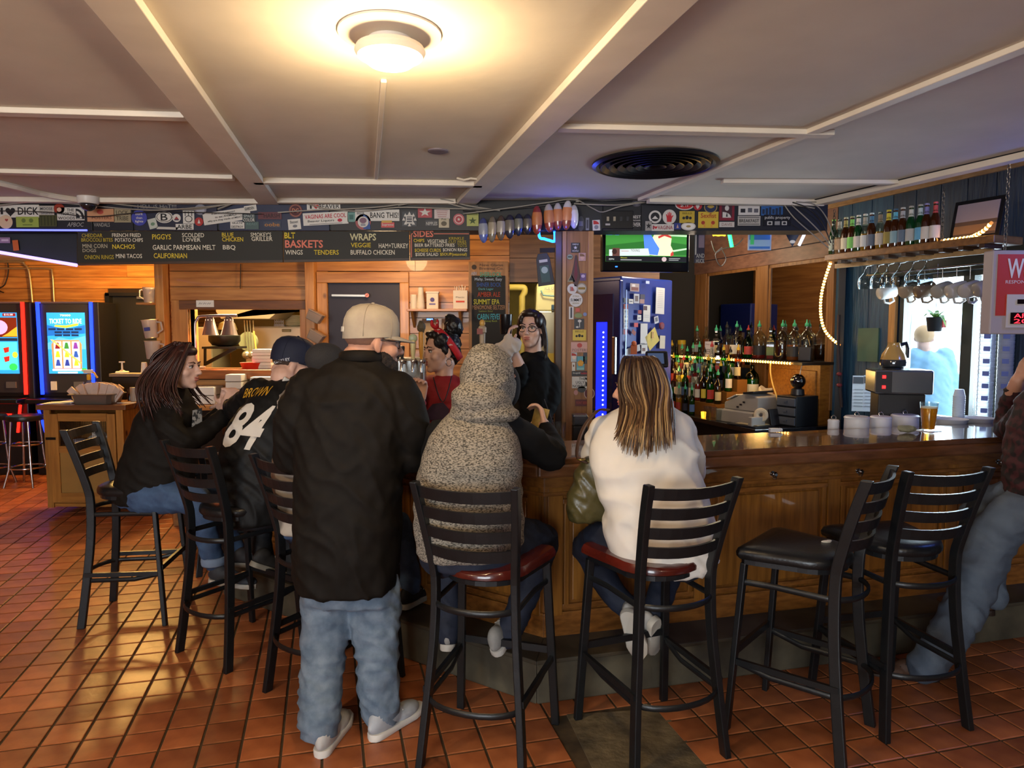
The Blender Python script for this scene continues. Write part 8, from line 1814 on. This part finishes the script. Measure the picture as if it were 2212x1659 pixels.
gd2=[[hp(hc6,Rm6,1,.0,.03,.118),hp(hc6,Rm6,1,sx*.05,.055,.09),hp(hc6,Rm6,1,sx*.083,.03,.03),hp(hc6,Rm6,1,sx*.088,.005,-.06),hp(hc6,Rm6,1,sx*.085,-.03,-.15)]for sx in(-1,)]+[[hp(hc6,Rm6,1,0,.0,.122),hp(hc6,Rm6,1,-.06,.02,.09),hp(hc6,Rm6,1,-.09,-.01,.02),hp(hc6,Rm6,1,-.095,-.03,-.06),hp(hc6,Rm6,1,-.09,-.06,-.16)]]
strands(r,'side_hair',gd2,[hg1,hg2],.008,40,9,.008,.2)
shoe(r,P_(1352,1322,Y6+.13),(.18,.12,-.55),up=(.25,.95,.15),L=.255,upper='#b5b0a8',sole='#c9c2b4');shoe(r,P_(1418,1342,Y6+.16),(.08,.35,-.55),up=(-.6,.7,.3),L=.25,upper='#b9b4ac',sole='#c4beb2')
# purse on her shoulder
ol=M('olive_leather','#4c4526',.35,noise=.25,nscale=12,bump=.12,bscale=60)
pu=root('handbag','olive leather handbag hanging at the side of the woman in white','bag',P_(1262,1120,Y6+.12));mbp=MB()
loft(mbp,[sec(1262,1300,990,Y6+.12,.03),sec(1246,1308,1010,Y6+.12,.05),sec(1228,1312,1055,Y6+.12,.07),sec(1221,1310,1095,Y6+.12,.075),sec(1228,1306,1120,Y6+.12,.06)])
me=remesh(mbp,.008,4);folds(me,.008,(8,8,12),1.2,21.);mobj('bag_body',me,ol,pu)
wbuildp(MB().tube(smoothpath([P_(1268,1000,Y6+.07),P_(1246,985,Y6+.06),P_(1258,930,Y6+.04),P_(1290,888,Y6+.08),P_(1312,886,Y6+.16)],5),[(.013,.005)]*21,8),'bag_strap',M('brown_strap','#3f2a1e',.5),pu)
wbuildp(MB().tube(arc((0,0),.016,0,2*math.pi*11/12,11),.003,6,closed=True),'ring',M('brass','#a08a4a',.3,.9),pu).location=P_(1255,992,Y6+.06)
# ---------------------------------------------------------------- man in number 84 jersey
Y2=3.68
r=person('seated man in black number 84 jersey and navy cap',(-1.42,3.70,0))
jer=M('black_mesh_jersey','#121110',.6,noise=.2,nscale=20,spec=.22)
to2=[('loft',[sec(588,648,822,Y2+.10,.08),sec(558,664,842,Y2+.08,.12),sec(527,678,874,Y2+.05,.14),sec(497,672,915,Y2+.02,.155),sec(480,655,970,Y2,.165),sec(474,638,1030,Y2-.02,.165),sec(478,625,1085,Y2-.04,.16),sec(486,618,1125,Y2-.05,.15)]),
('limb',[P_(655,876,Y2+.1),P_(668,930,Y2+.18),P_(672,960,Y2+.3)],[.085,.08,.06]),('limb',[P_(560,850,Y2+.10),P_(520,880,Y2+.24),P_(500,880,Y2+.42)],[.085,.075,.055])]
jn2=[('loft',[sec(484,612,1090,Y2-.03,.155),sec(490,610,1130,Y2-.02,.15)]),('limb',[P_(530,1105,Y2),P_(545,1110,Y2+.25),P_(560,1115,Y2+.42)],[.10,.09,.078]),('limb',[P_(560,1115,Y2+.42),P_(565,1170,Y2+.36),P_(572,1215,Y2+.28)],[.072,.062,.056]),('limb',[P_(590,1105,Y2),P_(620,1110,Y2+.25),P_(630,1115,Y2+.42)],[.10,.09,.078]),('limb',[P_(630,1115,Y2+.42),P_(630,1180,Y2+.36),P_(630,1240,Y2+.3)],[.072,.062,.056])]
hc2=P_(634,789,Y2+.16);Rm2=rot_face((.93,.36),-.25)
sk2=head_prims(hc2,Rm2,1.04)+[('limb',[hp(hc2,Rm2,1,0,-.03,-.05),P_(612,815,Y2+.1)],[.06,.068]),('ell',hp(hc2,Rm2,1,0,-.05,-.04),(.06,.05,.05)),('limb',[P_(500,880,Y2+.4),P_(478,878,Y2+.5)],[.04,.032]),('limb',[P_(672,960,Y2+.28),P_(690,930,Y2+.42)],[.045,.034])]
sk2+=hand_prims(P_(477,878,Y2+.51),(-.3,.9,.15),(0,0,-1),1,.5)+hand_prims(P_(690,929,Y2+.43),(.1,1,.1),(0,0,-1),1,.4)
make_body(r,sk2,(to2,jn2),skin_p);face_parts(r,hc2,Rm2,1.04)
j2=cloth(r,'jersey',to2,jer,amp=.008,sc=(7,7,13),tilt=1.0,seed=31.0);cloth(r,'trousers',jn2,M('black_trousers','#121216',.7),amp=.005,seed=2.2)
cap(r,hc2,Rm2,1.08,M('cap_navy','#12182e',.75,noise=.1,nscale=20),True,-.004)
wbuildp(MB().ell(hp(hc2,Rm2,1.04,0,-.022,.016),(.0765,.094,.055),Rm2,n=16,m=10),'cropped_hair',M('hair_short_brown','#3a2a20',.8,bump=.4,bscale=300),r)
Xd=Vector((1,.15,.12));Zd=Vector((.42,.15,.92));
decal(r,j2,'84',P_(527,922,Y2-.15),(1,-.05,-.10),(.46,.1,.88),84*Y2/FPX,104*Y2/FPX,M('number_white','#c8c0b4',.6),(0,1,-.05),bold=.03)
decal(r,j2,'BROWN',P_(536,846,Y2-.12),(1,.0,.08),(.45,.25,.86),66*Y2/FPX,24*Y2/FPX,M('letter_gold','#b8861c',.6),(0,1,-.1),bold=.01)
tx=hp(hc2,Rm2,1.08,.03,-.121,.036);text('OAKLEY',(P_(604,800,Y2+.0)+Vector((.0,.0,.0)))-Vector((0,0,0)),.072,.013,flat('#b8b8bc'),None,X=(1,0,.22))if False else None
decal(r,[o for o in r.children if o.name.startswith('cap_crown')][0],'OAKLEY',P_(608,779,Y2+.05),(1,0,.20),(-.2,0,1),34*Y2/FPX,7*Y2/FPX,flat('#b8b8bc'),(0,1,0),off=.003,bold=.02)
wbuildp(MB().tube(smoothpath([P_(612,818,Y2+.02),P_(632,828,Y2+.06),P_(652,826,Y2+.14)],4),[(.006,.014)]*9,8),'white_collar',flat('#bdb8b0'),r)
shoe(r,P_(540,1222,Y2+.12),(.42,.55,-.38),up=(.3,.25,.9),L=.28,upper='#2e2a26',sole='#8f8878')
# ---------------------------------------------------------------- person on the stool hidden by the standing man
Y3=3.32
r=person('seated person in dark knit cap and grey-white shirt, mostly hidden behind the standing man',(-.80,3.30,0))
to3=[('loft',[sec(672,735,822,Y3+.08,.08),sec(640,760,846,Y3+.05,.12),sec(616,775,885,Y3+.02,.14),sec(598,775,940,Y3,.15),sec(590,770,1010,Y3-.02,.155),sec(592,760,1080,Y3-.04,.155),sec(600,755,1140,Y3-.05,.15)]),('limb',[P_(750,870,Y3+.08),P_(775,930,Y3+.2),P_(790,930,Y3+.38)],[.08,.07,.05]),('limb',[P_(636,870,Y3+.08),P_(635,930,Y3+.2),P_(660,930,Y3+.38)],[.08,.07,.05])]
jn3=[('loft',[sec(600,752,1110,Y3-.04,.15),sec(605,752,1150,Y3-.02,.15)]),('limb',[P_(720,1130,Y3),P_(800,1130,Y3+.22),P_(860,1135,Y3+.40)],[.10,.09,.075]),('limb',[P_(860,1135,Y3+.40),P_(875,1200,Y3+.36),P_(888,1262,Y3+.30)],[.07,.062,.056]),('limb',[P_(640,1130,Y3),P_(660,1130,Y3+.22),P_(690,1135,Y3+.40)],[.10,.09,.075]),('limb',[P_(690,1135,Y3+.40),P_(690,1200,Y3+.36),P_(690,1270,Y3+.30)],[.07,.062,.056])]
hc3=P_(706,797,Y3+.14);Rm3=rot_face((.45,.89),-.15)
sk3=head_prims(hc3,Rm3,1.0)+[('limb',[hc3+Vector((0,-.02,-.05)),P_(702,828,Y3+.08)],[.06,.065])]+hand_prims(P_(792,928,Y3+.40),(.1,1,0),(0,0,-1),1,.4)+hand_prims(P_(662,928,Y3+.40),(.1,1,0),(0,0,-1),1,.4)
make_body(r,sk3,(to3,jn3),skin_p,voxel=.009);face_parts(r,hc3,Rm3,1.0)
cloth(r,'shirt',to3,M('grey_white_knit','#b0a596',.8,col2='#6a6258',nscale=3.2,ramp=(.40,.44),detail=1),amp=.007,seed=41.0);cloth(r,'jeans',jn3,jean_m,amp=.006,seed=42.)
wbuildp(MB().ell(hp(hc3,Rm3,1,0,-.012,.045),(.088,.112,.082),Rm3,n=22,m=14),'knit_cap',M('charcoal_knit','#2c2a2a',.9,bump=.4,bscale=150),r)
shoe(r,P_(868,1318,Y3+.24),(.45,.85,.0),L=.28,upper='#17171a',sole='#8f8a80');shoe(r,P_(672,1325,Y3+.24),(.45,.85,.0),L=.28,upper='#17171a',sole='#8f8a80')
# ---------------------------------------------------------------- woman in black jacket at the far left
Y1=4.06
r=person('seated woman with long reddish brown hair, black jacket and jeans',(-2.15,4.06,0))
to1=[('loft',[sec(352,398,838,Y1,.08,.0),sec(330,412,858,Y1,.12),sec(305,425,890,Y1,.15),sec(283,430,940,Y1,.165),sec(266,424,995,Y1,.17),sec(254,410,1045,Y1,.175),sec(252,398,1080,Y1,.17)]),
('limb',[P_(360,880,Y1-.10),P_(366,928,Y1-.17),P_(395,955,Y1-.16)],[.07,.075,.066]),('limb',[P_(395,955,Y1-.16),P_(440,935,Y1-.1),P_(482,900,Y1-.02)],[.068,.058,.046]),('limb',[P_(365,870,Y1+.14),P_(385,930,Y1+.18),P_(420,940,Y1+.16),P_(475,895,Y1+.10)],[.085,.075,.066,.045])]
jn1=[('loft',[sec(256,392,1050,Y1,.165),sec(262,390,1086,Y1,.16)]),('limb',[P_(310,1072,Y1-.08),P_(370,1072,Y1-.1),P_(428,1082,Y1-.08)],[.105,.098,.082]),('limb',[P_(428,1084,Y1-.08),P_(445,1150,Y1-.1),P_(462,1212,Y1-.1)],[.078,.066,.058]),('limb',[P_(310,1070,Y1+.1),P_(380,1070,Y1+.12),P_(460,1078,Y1+.14)],[.105,.096,.08]),('limb',[P_(460,1080,Y1+.14),P_(485,1140,Y1+.12),P_(508,1185,Y1+.1)],[.076,.064,.056])]
hc1=P_(391,793,Y1-.01);Rm1=rot_face((.985,-.17),-.05)
sk1=head_prims(hc1,Rm1,1.05)+[('limb',[hp(hc1,Rm1,1,0,-.02,-.07),P_(375,845,Y1)],[.05,.058]),('limb',[P_(482,900,Y1-.02),P_(488,882,Y1+.02)],[.034,.028]),('limb',[P_(475,895,Y1+.1),P_(484,880,Y1+.1)],[.034,.028]),('limb',[P_(464,1212,Y1-.1),P_(466,1238,Y1-.1)],[.04,.036]),('limb',[P_(508,1185,Y1+.1),P_(512,1200,Y1+.1)],[.04,.036])]
sk1+=hand_prims(P_(488,880,Y1+.02),(.25,.2,.9),(.3,.9,0),.95,.7)+hand_prims(P_(484,878,Y1+.1),(.25,-.1,.9),(.3,-.9,0),.95,.7,-1)
make_body(r,sk1,(to1,jn1),skin_p);face_parts(r,hc1,Rm1,1.05,brow='#4a2c20',lip='#a05a50')
cloth(r,'jacket',to1,black_c,amp=.007,sc=(7,7,11),tilt=.8,seed=51.0);cloth(r,'jeans',jn1,jean_m,amp=.006,seed=52.)
wbuildp(MB().tube([P_(462,1215,Y1-.1)+Vector((.062*math.cos(a),.062*math.sin(a),.012))for a in[2*math.pi*i/18 for i in range(18)]],[(.008,.026)]*18,8,closed=True),'rolled_cuff',M('cuff_denim','#7a8ca4',.8),r)
wbuildp(MB().prism([(-.03,-.06),(.03,-.05),(.035,.06),(-.02,.05)],0,.004,Matrix.Translation(P_(424,905,Y1-.10))@Matrix.Rotation(R(90),4,'X')@Matrix.Rotation(R(55),4,'Y')),'shirt_print',M('print_pale','#8d8a86',.8,col2='#2a2a2c',nscale=40,ramp=(.45,.5)),r,False)
hr1=M('hair_auburn','#2e1712',.42,noise=.2,nscale=40);hr2=M('hair_auburn_light','#43231a',.42,noise=.2,nscale=40)
wbuildp(MB().ell(hp(hc1,Rm1,1.05,0,-.025,.034),(.088,.104,.092),Rm1,n=20,m=12).ell(hp(hc1,Rm1,1.05,0,-.06,-.04),(.08,.07,.09),Rm1,n=18,m=12).ell(hp(hc1,Rm1,1.05,0,.035,.088),(.066,.052,.036),Rm1,n=18,m=12),'hair_base',hr1,r)
g1=[]
for i in range(8):
 f=i/7;x0=407-68*f;ex=416-98*f;ey=(872,905,880,870,890,905,915,905)[i]
 for dy in(-.12,):
  g1.append([hp(hc1,Rm1,1.05,0,.045-.07*f,.124),Vector((P_(413-46*f,768,Y1).x,hc1.y-.075,P_(0,772,Y1).z)),Vector((P_(x0,805,Y1).x,hc1.y-.105,P_(0,805,Y1).z)),Vector((P_(x0-8*f,840,Y1).x,hc1.y-.15,P_(0,842,Y1).z)),Vector((P_(ex,ey,Y1-.14).x,hc1.y-.20+.05*f,P_(0,ey,Y1-.14).z))])
strands(r,'hair',g1,[hr1,hr2],.010,130,14,.014,.15)
strands(r,'far_side_hair',[[Vector((p.x,2*hc1.y-p.y-.02,p.z))for p in g]for g in g1],[hr1,hr2],.011,50,15,.014,.2)
strands(r,'back_hair',[[hp(hc1,Rm1,1.05,x*.3,-.03,.125),hp(hc1,Rm1,1.05,x,-.11,.06),hp(hc1,Rm1,1.05,x*1.1,-.13,-.05),hp(hc1,Rm1,1.05,x*1.3,-.16,-.15),hp(hc1,Rm1,1.05,x*1.4,-.2,-.24)]for x in(-.08,-.03,.03,.08)],[hr1,hr2],.012,60,16,.012,.2)
shoe(r,P_(450,1258,Y1-.12),(.95,.05,-.14),up=(.15,0,1),L=.27,upper='#33363c',sole='#b8b4a8');shoe(r,P_(498,1222,Y1+.06),(.9,.3,-.1),up=(.1,0,1),L=.27,upper='#2a2628',sole='#8a8478')
# ---------------------------------------------------------------- man at the right photo edge
Y7=3.30
r=person('seated man in dark red plaid shirt and pale jeans at the right edge',(2.42,3.2,0))
plaid=M('dark_red_plaid','#3c1418',.75,col2='#160a0c',nscale=26,ramp=(.45,.55),detail=1)
to7=[('loft',[sec(2235,2320,835,Y7-.02,.10),sec(2205,2340,870,Y7-.03,.13),sec(2190,2350,930,Y7-.04,.16),sec(2182,2350,1000,Y7-.06,.17),sec(2185,2345,1070,Y7-.08,.17)]),('limb',[P_(2240,880,Y7+.05),P_(2195,925,Y7+.25),P_(2176,925,Y7+.38)],[.085,.075,.066]),('limb',[P_(2176,925,Y7+.38),P_(2182,885,Y7+.36),P_(2192,848,Y7+.32)],[.064,.058,.05]),('limb',[P_(2330,880,Y7+.05),P_(2340,960,Y7+.2),P_(2300,940,Y7+.38)],[.085,.07,.05])]
jn7=[('loft',[sec(2190,2345,1060,Y7-.08,.17),sec(2190,2345,1110,Y7-.06,.165)]),('limb',[P_(2240,1090,Y7-.04),P_(2170,1085,Y7+.12),P_(2112,1105,Y7+.28)],[.115,.10,.082]),('limb',[P_(2235,1110,Y7-.12),P_(2185,1120,Y7-.06),P_(2150,1155,Y7-.02)],[.12,.11,.098]),('limb',[P_(2150,1155,Y7-.02),P_(2095,1290,Y7-.04),P_(2035,1395,Y7-.06),P_(1998,1440,Y7-.06)],[.10,.092,.085,.08]),('limb',[P_(2112,1105,Y7+.28),P_(2130,1200,Y7+.25),P_(2150,1290,Y7+.2)],[.08,.066,.06])]
hc7=P_(2288,775,Y7+.05);Rm7=rot_face((-.75,.66),-.1)
sk7=head_prims(hc7,Rm7,1.05)+[('limb',[hc7+Vector((0,-.02,-.06)),P_(2275,845,Y7)],[.06,.068]),('limb',[P_(2190,850,Y7+.32),P_(2198,822,Y7+.28)],[.042,.032])]+hand_prims(P_(2199,820,Y7+.28),(.15,-.25,.9),(.9,-.1,0),1.0,.5,-1)+hand_prims(P_(2298,938,Y7+.4),(-.2,1,0),(0,0,-1),1,.4)
make_body(r,sk7,(to7,jn7),skin_l);face_parts(r,hc7,Rm7,1.05,brow='#8a8580')
cloth(r,'shirt',to7,plaid,amp=.007,seed=61.);cloth(r,'jeans',jn7,M('pale_denim','#56606c',.78,col2='#414a58',nscale=6,bump=.12,bscale=250),amp=.010,sc=(7,7,14),seed=62.)
crh=MB().ell(hp(hc7,Rm7,1.05,0,-.02,.035),(.088,.108,.092),Rm7,n=22,m=14);mh=remesh(crh,.009,2);folds(mh,.008,(30,30,40),0,7.);mobj('grey_hair',mh,M('hair_grey','#a8a6a2',.7),r)
shoe(r,P_(2030,1470,Y7-.04),(-.85,.25,-.06),L=.30,upper='#4a3020',sole='#2a1c14',s=1.08);shoe(r,P_(2150,1330,Y7+.25),(-.6,.7,-.1),L=.29,upper='#4a3020',sole='#2a1c14')
# ---------------------------------------------------------------- bartender in red top with bandana
Y8=4.12
r=person('bartender in red sweater with red bandana and dark hair bun',(-.42,4.15,0))
redk=M('red_knit','#8a141c',.75,noise=.2,nscale=14)
to8=[('loft',[sec(925,985,812,Y8+.02,.07),sec(905,1008,826,Y8+.02,.095),sec(898,1012,850,Y8+.02,.115),sec(905,1006,900,Y8+.02,.12),sec(908,1002,960,Y8+.02,.125),sec(900,1008,1030,Y8+.02,.13)]),('limb',[P_(908,838,Y8-.02),P_(898,885,Y8-.06),P_(903,915,Y8-.10)],[.066,.06,.055]),('limb',[P_(903,915,Y8-.10),P_(902,890,Y8-.16),P_(906,872,Y8-.19)],[.052,.046,.040]),('limb',[P_(1004,838,Y8+.02),P_(1018,900,Y8),P_(1010,940,Y8-.05)],[.066,.06,.05])]
jn8=[('loft',[sec(902,1006,1010,Y8+.02,.13),sec(905,1006,1070,Y8+.02,.13)]),('limb',[P_(930,1065,Y8+.02),P_(930,1190,Y8+.02),P_(930,1310,Y8+.03)],[.085,.065,.055]),('limb',[P_(980,1065,Y8+.02),P_(980,1190,Y8+.02),P_(980,1310,Y8+.03)],[.085,.065,.055])]
hc8=P_(953,760,Y8);Rm8=rot_face((-.86,-.51),-.03);s8=1.02
sk8=head_prims(hc8,Rm8,s8)+[('limb',[hp(hc8,Rm8,s8,0,-.02,-.07),P_(958,822,Y8+.02)],[.050,.056]),('limb',[P_(906,872,Y8-.19),P_(906,865,Y8-.21)],[.034,.030])]+hand_prims(P_(907,864,Y8-.215),(.15,-.1,.9),(-.4,-.8,-.2),1.0,.8,-1,.10)+hand_prims(P_(1008,948,Y8-.08),(0,-.4,-.8),(0,-1,0),.95,.4)
make_body(r,sk8,(to8,jn8),skin_p,voxel=.006,it=2,dec=.6);face_parts(r,hc8,Rm8,s8,brow='#1a100c',lip='#a04a48')
cloth(r,'sweater',to8,redk,amp=.005,seed=71.);cloth(r,'trousers',jn8,M('black_trousers','#121216',.7),amp=.004)
hk=M('hair_black','#0e0a0a',.4,bump=.3,bscale=90)
hb=MB();e8=lambda x,y,z,a,b,d:hb.ell(hp(hc8,Rm8,s8,x,y,z),(a*s8,b*s8,d*s8),Rm8,n=16,m=10)
e8(0,-.03,.040,.080,.092,.080);e8(0,-.07,-.01,.062,.05,.07);e8(-.055,.015,.062,.030,.055,.045);e8(.055,.015,.062,.030,.055,.045);e8(-.07,.0,.02,.014,.022,.04);e8(0,.056,.100,.05,.030,.022);e8(-.02,-.07,.145,.055,.05,.058);e8(.02,-.105,.125,.045,.045,.05);e8(-.01,-.06,.19,.03,.03,.025)
mh=remesh(hb,.007,3);folds(mh,.006,(30,30,30),.5,73.);mobj('hair',mh,hk,r)
bdn=MB();ring8=[hp(hc8,Rm8,s8,.089*math.cos(a),-.050+.078*math.sin(a),.005+.122*math.sin(a))for a in[math.pi*(-.12+1.24*i/16)for i in range(17)]]
bdn.tube(ring8,[(.010,.021)]*17,8,up=Rm8@Vector((0,1,0)));kn=hp(hc8,Rm8,s8,-.01,.035,.145)
bdn.ell(kn,(.022,.016,.016),n=10,m=6);bdn.ell(kn+Vector((-.02,0,.018)),(.010,.008,.022),n=8,m=6);bdn.ell(kn+Vector((.012,0,.022)),(.009,.008,.02),n=8,m=6)
wbuildp(bdn,'bandana',M('red_bandana','#a8121c',.7,col2='#b8a09a',nscale=46,ramp=(.33,.36),detail=1),r)
wbuildp(MB().tube(smoothpath([P_(936,815,Y8-.06),P_(946,850,Y8-.12),P_(957,868,Y8-.125),P_(966,850,Y8-.12),P_(976,812,Y8-.03)],4),.003,5),'necklace',M('cord_black','#1a1214',.6),r)
wbuildp(MB().prism([(-.06,-.05),(.05,-.055),(.065,.01),(.03,.05),(-.03,.04),(-.065,.0)],0,.003,Matrix.Translation(P_(946,888,Y8-.112))@Matrix.Rotation(R(90),4,'X')),'sweater_print',M('print_purple','#2c1030',.7,noise=.4,nscale=30),r,False)
wbuildp(MB().tube([hp(hc8,Rm8,s8,-.088+.0*math.cos(t),-.004+.018*math.cos(t),-.058+.02*math.sin(t))for t in[i*math.pi/8 for i in range(16)]],.002,5,closed=True),'earring',chrome,r)
# ---------------------------------------------------------------- second bartender in black hoodie with glasses
Y9=4.50
r=person('bartender in black hoodie with glasses drying with a white towel',(.13,4.5,0))
to9=[('loft',[sec(1128,1178,760,Y9+.05,.075),sec(1114,1188,778,Y9+.03,.11),sec(1108,1192,815,Y9+.02,.13),sec(1110,1192,860,Y9+.02,.14),sec(1112,1192,915,Y9+.02,.15),sec(1110,1192,985,Y9+.02,.155)]),('limb',[P_(1118,800,Y9-.02),P_(1112,835,Y9-.06),P_(1122,800,Y9-.16)],[.07,.064,.058]),('limb',[P_(1186,805,Y9+.02),P_(1190,860,Y9-.02),P_(1170,900,Y9-.08)],[.07,.064,.055])]
jn9=[('loft',[sec(1114,1190,970,Y9+.02,.15),sec(1116,1190,1020,Y9+.02,.14)]),('limb',[P_(1135,1015,Y9),P_(1135,1130,Y9),P_(1135,1240,Y9)],[.085,.065,.055]),('limb',[P_(1172,1015,Y9),P_(1172,1130,Y9),P_(1172,1240,Y9)],[.085,.065,.055])]
hc9=P_(1149,712,Y9);Rm9=rot_face((-.35,-.94),.04);s9=1.0
fa9=P_(1122,798,Y9-.16);wr9=P_(1103,748,Y9-.20)
sk9=head_prims(hc9,Rm9,s9)+[('limb',[hp(hc9,Rm9,s9,0,-.02,-.07),P_(1152,778,Y9+.04)],[.052,.06]),('limb',[fa9,wr9],[.048,.030])]+hand_prims(wr9,(-.1,.0,.95),(.9,-.2,0),.95,.7,1)+hand_prims(P_(1168,905,Y9-.1),(0,-.6,-.6),(0,-1,0),.95,.4)
make_body(r,sk9,(to9,jn9),skin_p,voxel=.006,it=2,dec=.6);face_parts(r,hc9,Rm9,s9,brow='#2a1c18',lip='#a86058')
cloth(r,'hoodie',to9,M('black_hoodie','#0f1012',.8,spec=.15),amp=.005,seed=81.);cloth(r,'trousers',jn9,M('black_trousers','#121216',.7),amp=.004)
hb9=M('hair_dark_brown','#1f120f',.4,noise=.2,nscale=40)
hh9=MB();e9=lambda x,y,z,a,b,d:hh9.ell(hp(hc9,Rm9,s9,x,y,z),(a,b,d),Rm9,n=16,m=10)
e9(0,-.025,.040,.084,.094,.086);e9(0,-.06,-.04,.08,.05,.09);e9(.055,.02,.055,.03,.055,.05);e9(-.055,.02,.055,.03,.055,.05);e9(0,.036,.098,.062,.046,.030)
mobj('hair_cap',remesh(hh9,.007,3),hb9,r)
g9=[[hp(hc9,Rm9,s9,0,.03,.12),hp(hc9,Rm9,s9,sx*.06,.03,.09),hp(hc9,Rm9,s9,sx*.085,.01,.01),hp(hc9,Rm9,s9,sx*.095,-.01,-.08),hp(hc9,Rm9,s9,sx*.10,.02,-.19)]for sx in(-1.05,-.9)]
strands(r,'hair',g9,[hb9],.009,30,3,.008,.3);strands(r,'side_hair',[[hc9+Rm9@Vector((-v.x,v.y,v.z))for v in[Rm9.transposed()@(p-hc9)for p in g]]for g in g9],[hb9],.009,30,5,.008,.3)
gm=MB()
for sx in(-1,1):gm.tube([hp(hc9,Rm9,s9,sx*.032+.024*math.cos(t),.098-.012*abs(math.cos(t))*(1 if sx*math.cos(t)>0 else.2),.002+.020*math.sin(t))for t in[i*math.pi/8 for i in range(16)]],.0022,5,closed=True);gm.tube([hp(hc9,Rm9,s9,sx*.056,.088,.006),hp(hc9,Rm9,s9,sx*.078,.0,.008)],.002,5)
gm.tube([hp(hc9,Rm9,s9,-.009,.101,.006),hp(hc9,Rm9,s9,.009,.101,.006)],.002,5);wbuildp(gm,'glasses',M('glasses_black','#141216',.3),r)
wbuildp(MB().tube([wr9+Vector((.034*math.cos(a),.03*math.sin(a),-.03))for a in[2*math.pi*i/14 for i in range(14)]],.003,5,closed=True),'bracelet',M('bracelet_dark','#221c1c',.4),r)
tw_=MB();tc9=P_(1094,752,Y9-.26)
for(dx,dy,dz,a,b,d)in((0,0,0,.05,.035,.06),(-.05,0,-.04,.04,.025,.07),(.045,.01,.02,.04,.03,.05),(-.015,.01,-.07,.05,.03,.06),(.01,0,.05,.03,.025,.035)):tw_.ell(tc9+Vector((dx,dy,dz)),(a,b,d),n=14,m=10)
mt=remesh(tw_,.008,3);folds(mt,.012,(14,14,18),.8,91.);mt.materials.append(M('towel_white','#b4aaa2',.85));mt.name='towel';o=bpy.data.objects.new('towel',mt);COL.objects.link(o);tag(o,'white towel held by the bartender in the black hoodie','towel')
# dark glass being dried
MB().lathe([(.03,0),(.034,.005),(.04,.12),(.037,.12),(.03,.01)],16).build('dark_mug',M('mug_black','#121012',.25),loc=P_(1093,722,Y9-.2),smooth=40,label='black mug above the white towel',cat='mug')
# ---------------------------------------------------------------- passer-by outside the window
r=person('passer-by in light blue jacket seen through the window',(4.05,6.9,0));Yo=6.9
too=[('loft',[sec(1982,2015,760,Yo,.1),sec(1974,2036,778,Yo,.15),sec(1974,2048,810,Yo,.17),sec(1974,2050,870,Yo,.18),sec(1978,2046,930,Yo,.18)]),('limb',[P_(2040,770,Yo),P_(2054,830,Yo),P_(2056,880,Yo-.05)],[.09,.08,.06]),('limb',[P_(1980,770,Yo),P_(1970,830,Yo),P_(1966,880,Yo-.05)],[.09,.08,.06])]
jno=[('limb',[P_(1992,920,Yo),P_(1992,1000,Yo),P_(1990,1080,Yo)],[.12,.09,.075]),('limb',[P_(2032,920,Yo),P_(2034,1000,Yo),P_(2036,1080,Yo)],[.12,.09,.075])]
hco=P_(1996,730,Yo);Rmo=rot_face((.5,.86))
make_body(r,head_prims(hco,Rmo,1.05)+[('limb',[hco+Vector((0,0,-.05)),P_(1998,766,Yo)],[.06,.07])]+hand_prims(P_(2056,884,Yo-.05),(0,0,-1),(0,-1,0),1,.4)+hand_prims(P_(1966,884,Yo-.05),(0,0,-1),(0,-1,0),1,.4),(too,jno),skin_p,voxel=.012)
cloth(r,'jacket',too,M('light_blue_jacket','#7fa6bd',.7),voxel=.016,amp=.008,seed=95.);cloth(r,'trousers',jno,jean_m,voxel=.016,amp=.006)
wbuildp(MB().ell(hp(hco,Rmo,1,0,-.02,.035),(.088,.108,.092),Rmo,n=16,m=10),'hair',M('hair_tan','#a8845c',.7),r)
flush_texts()
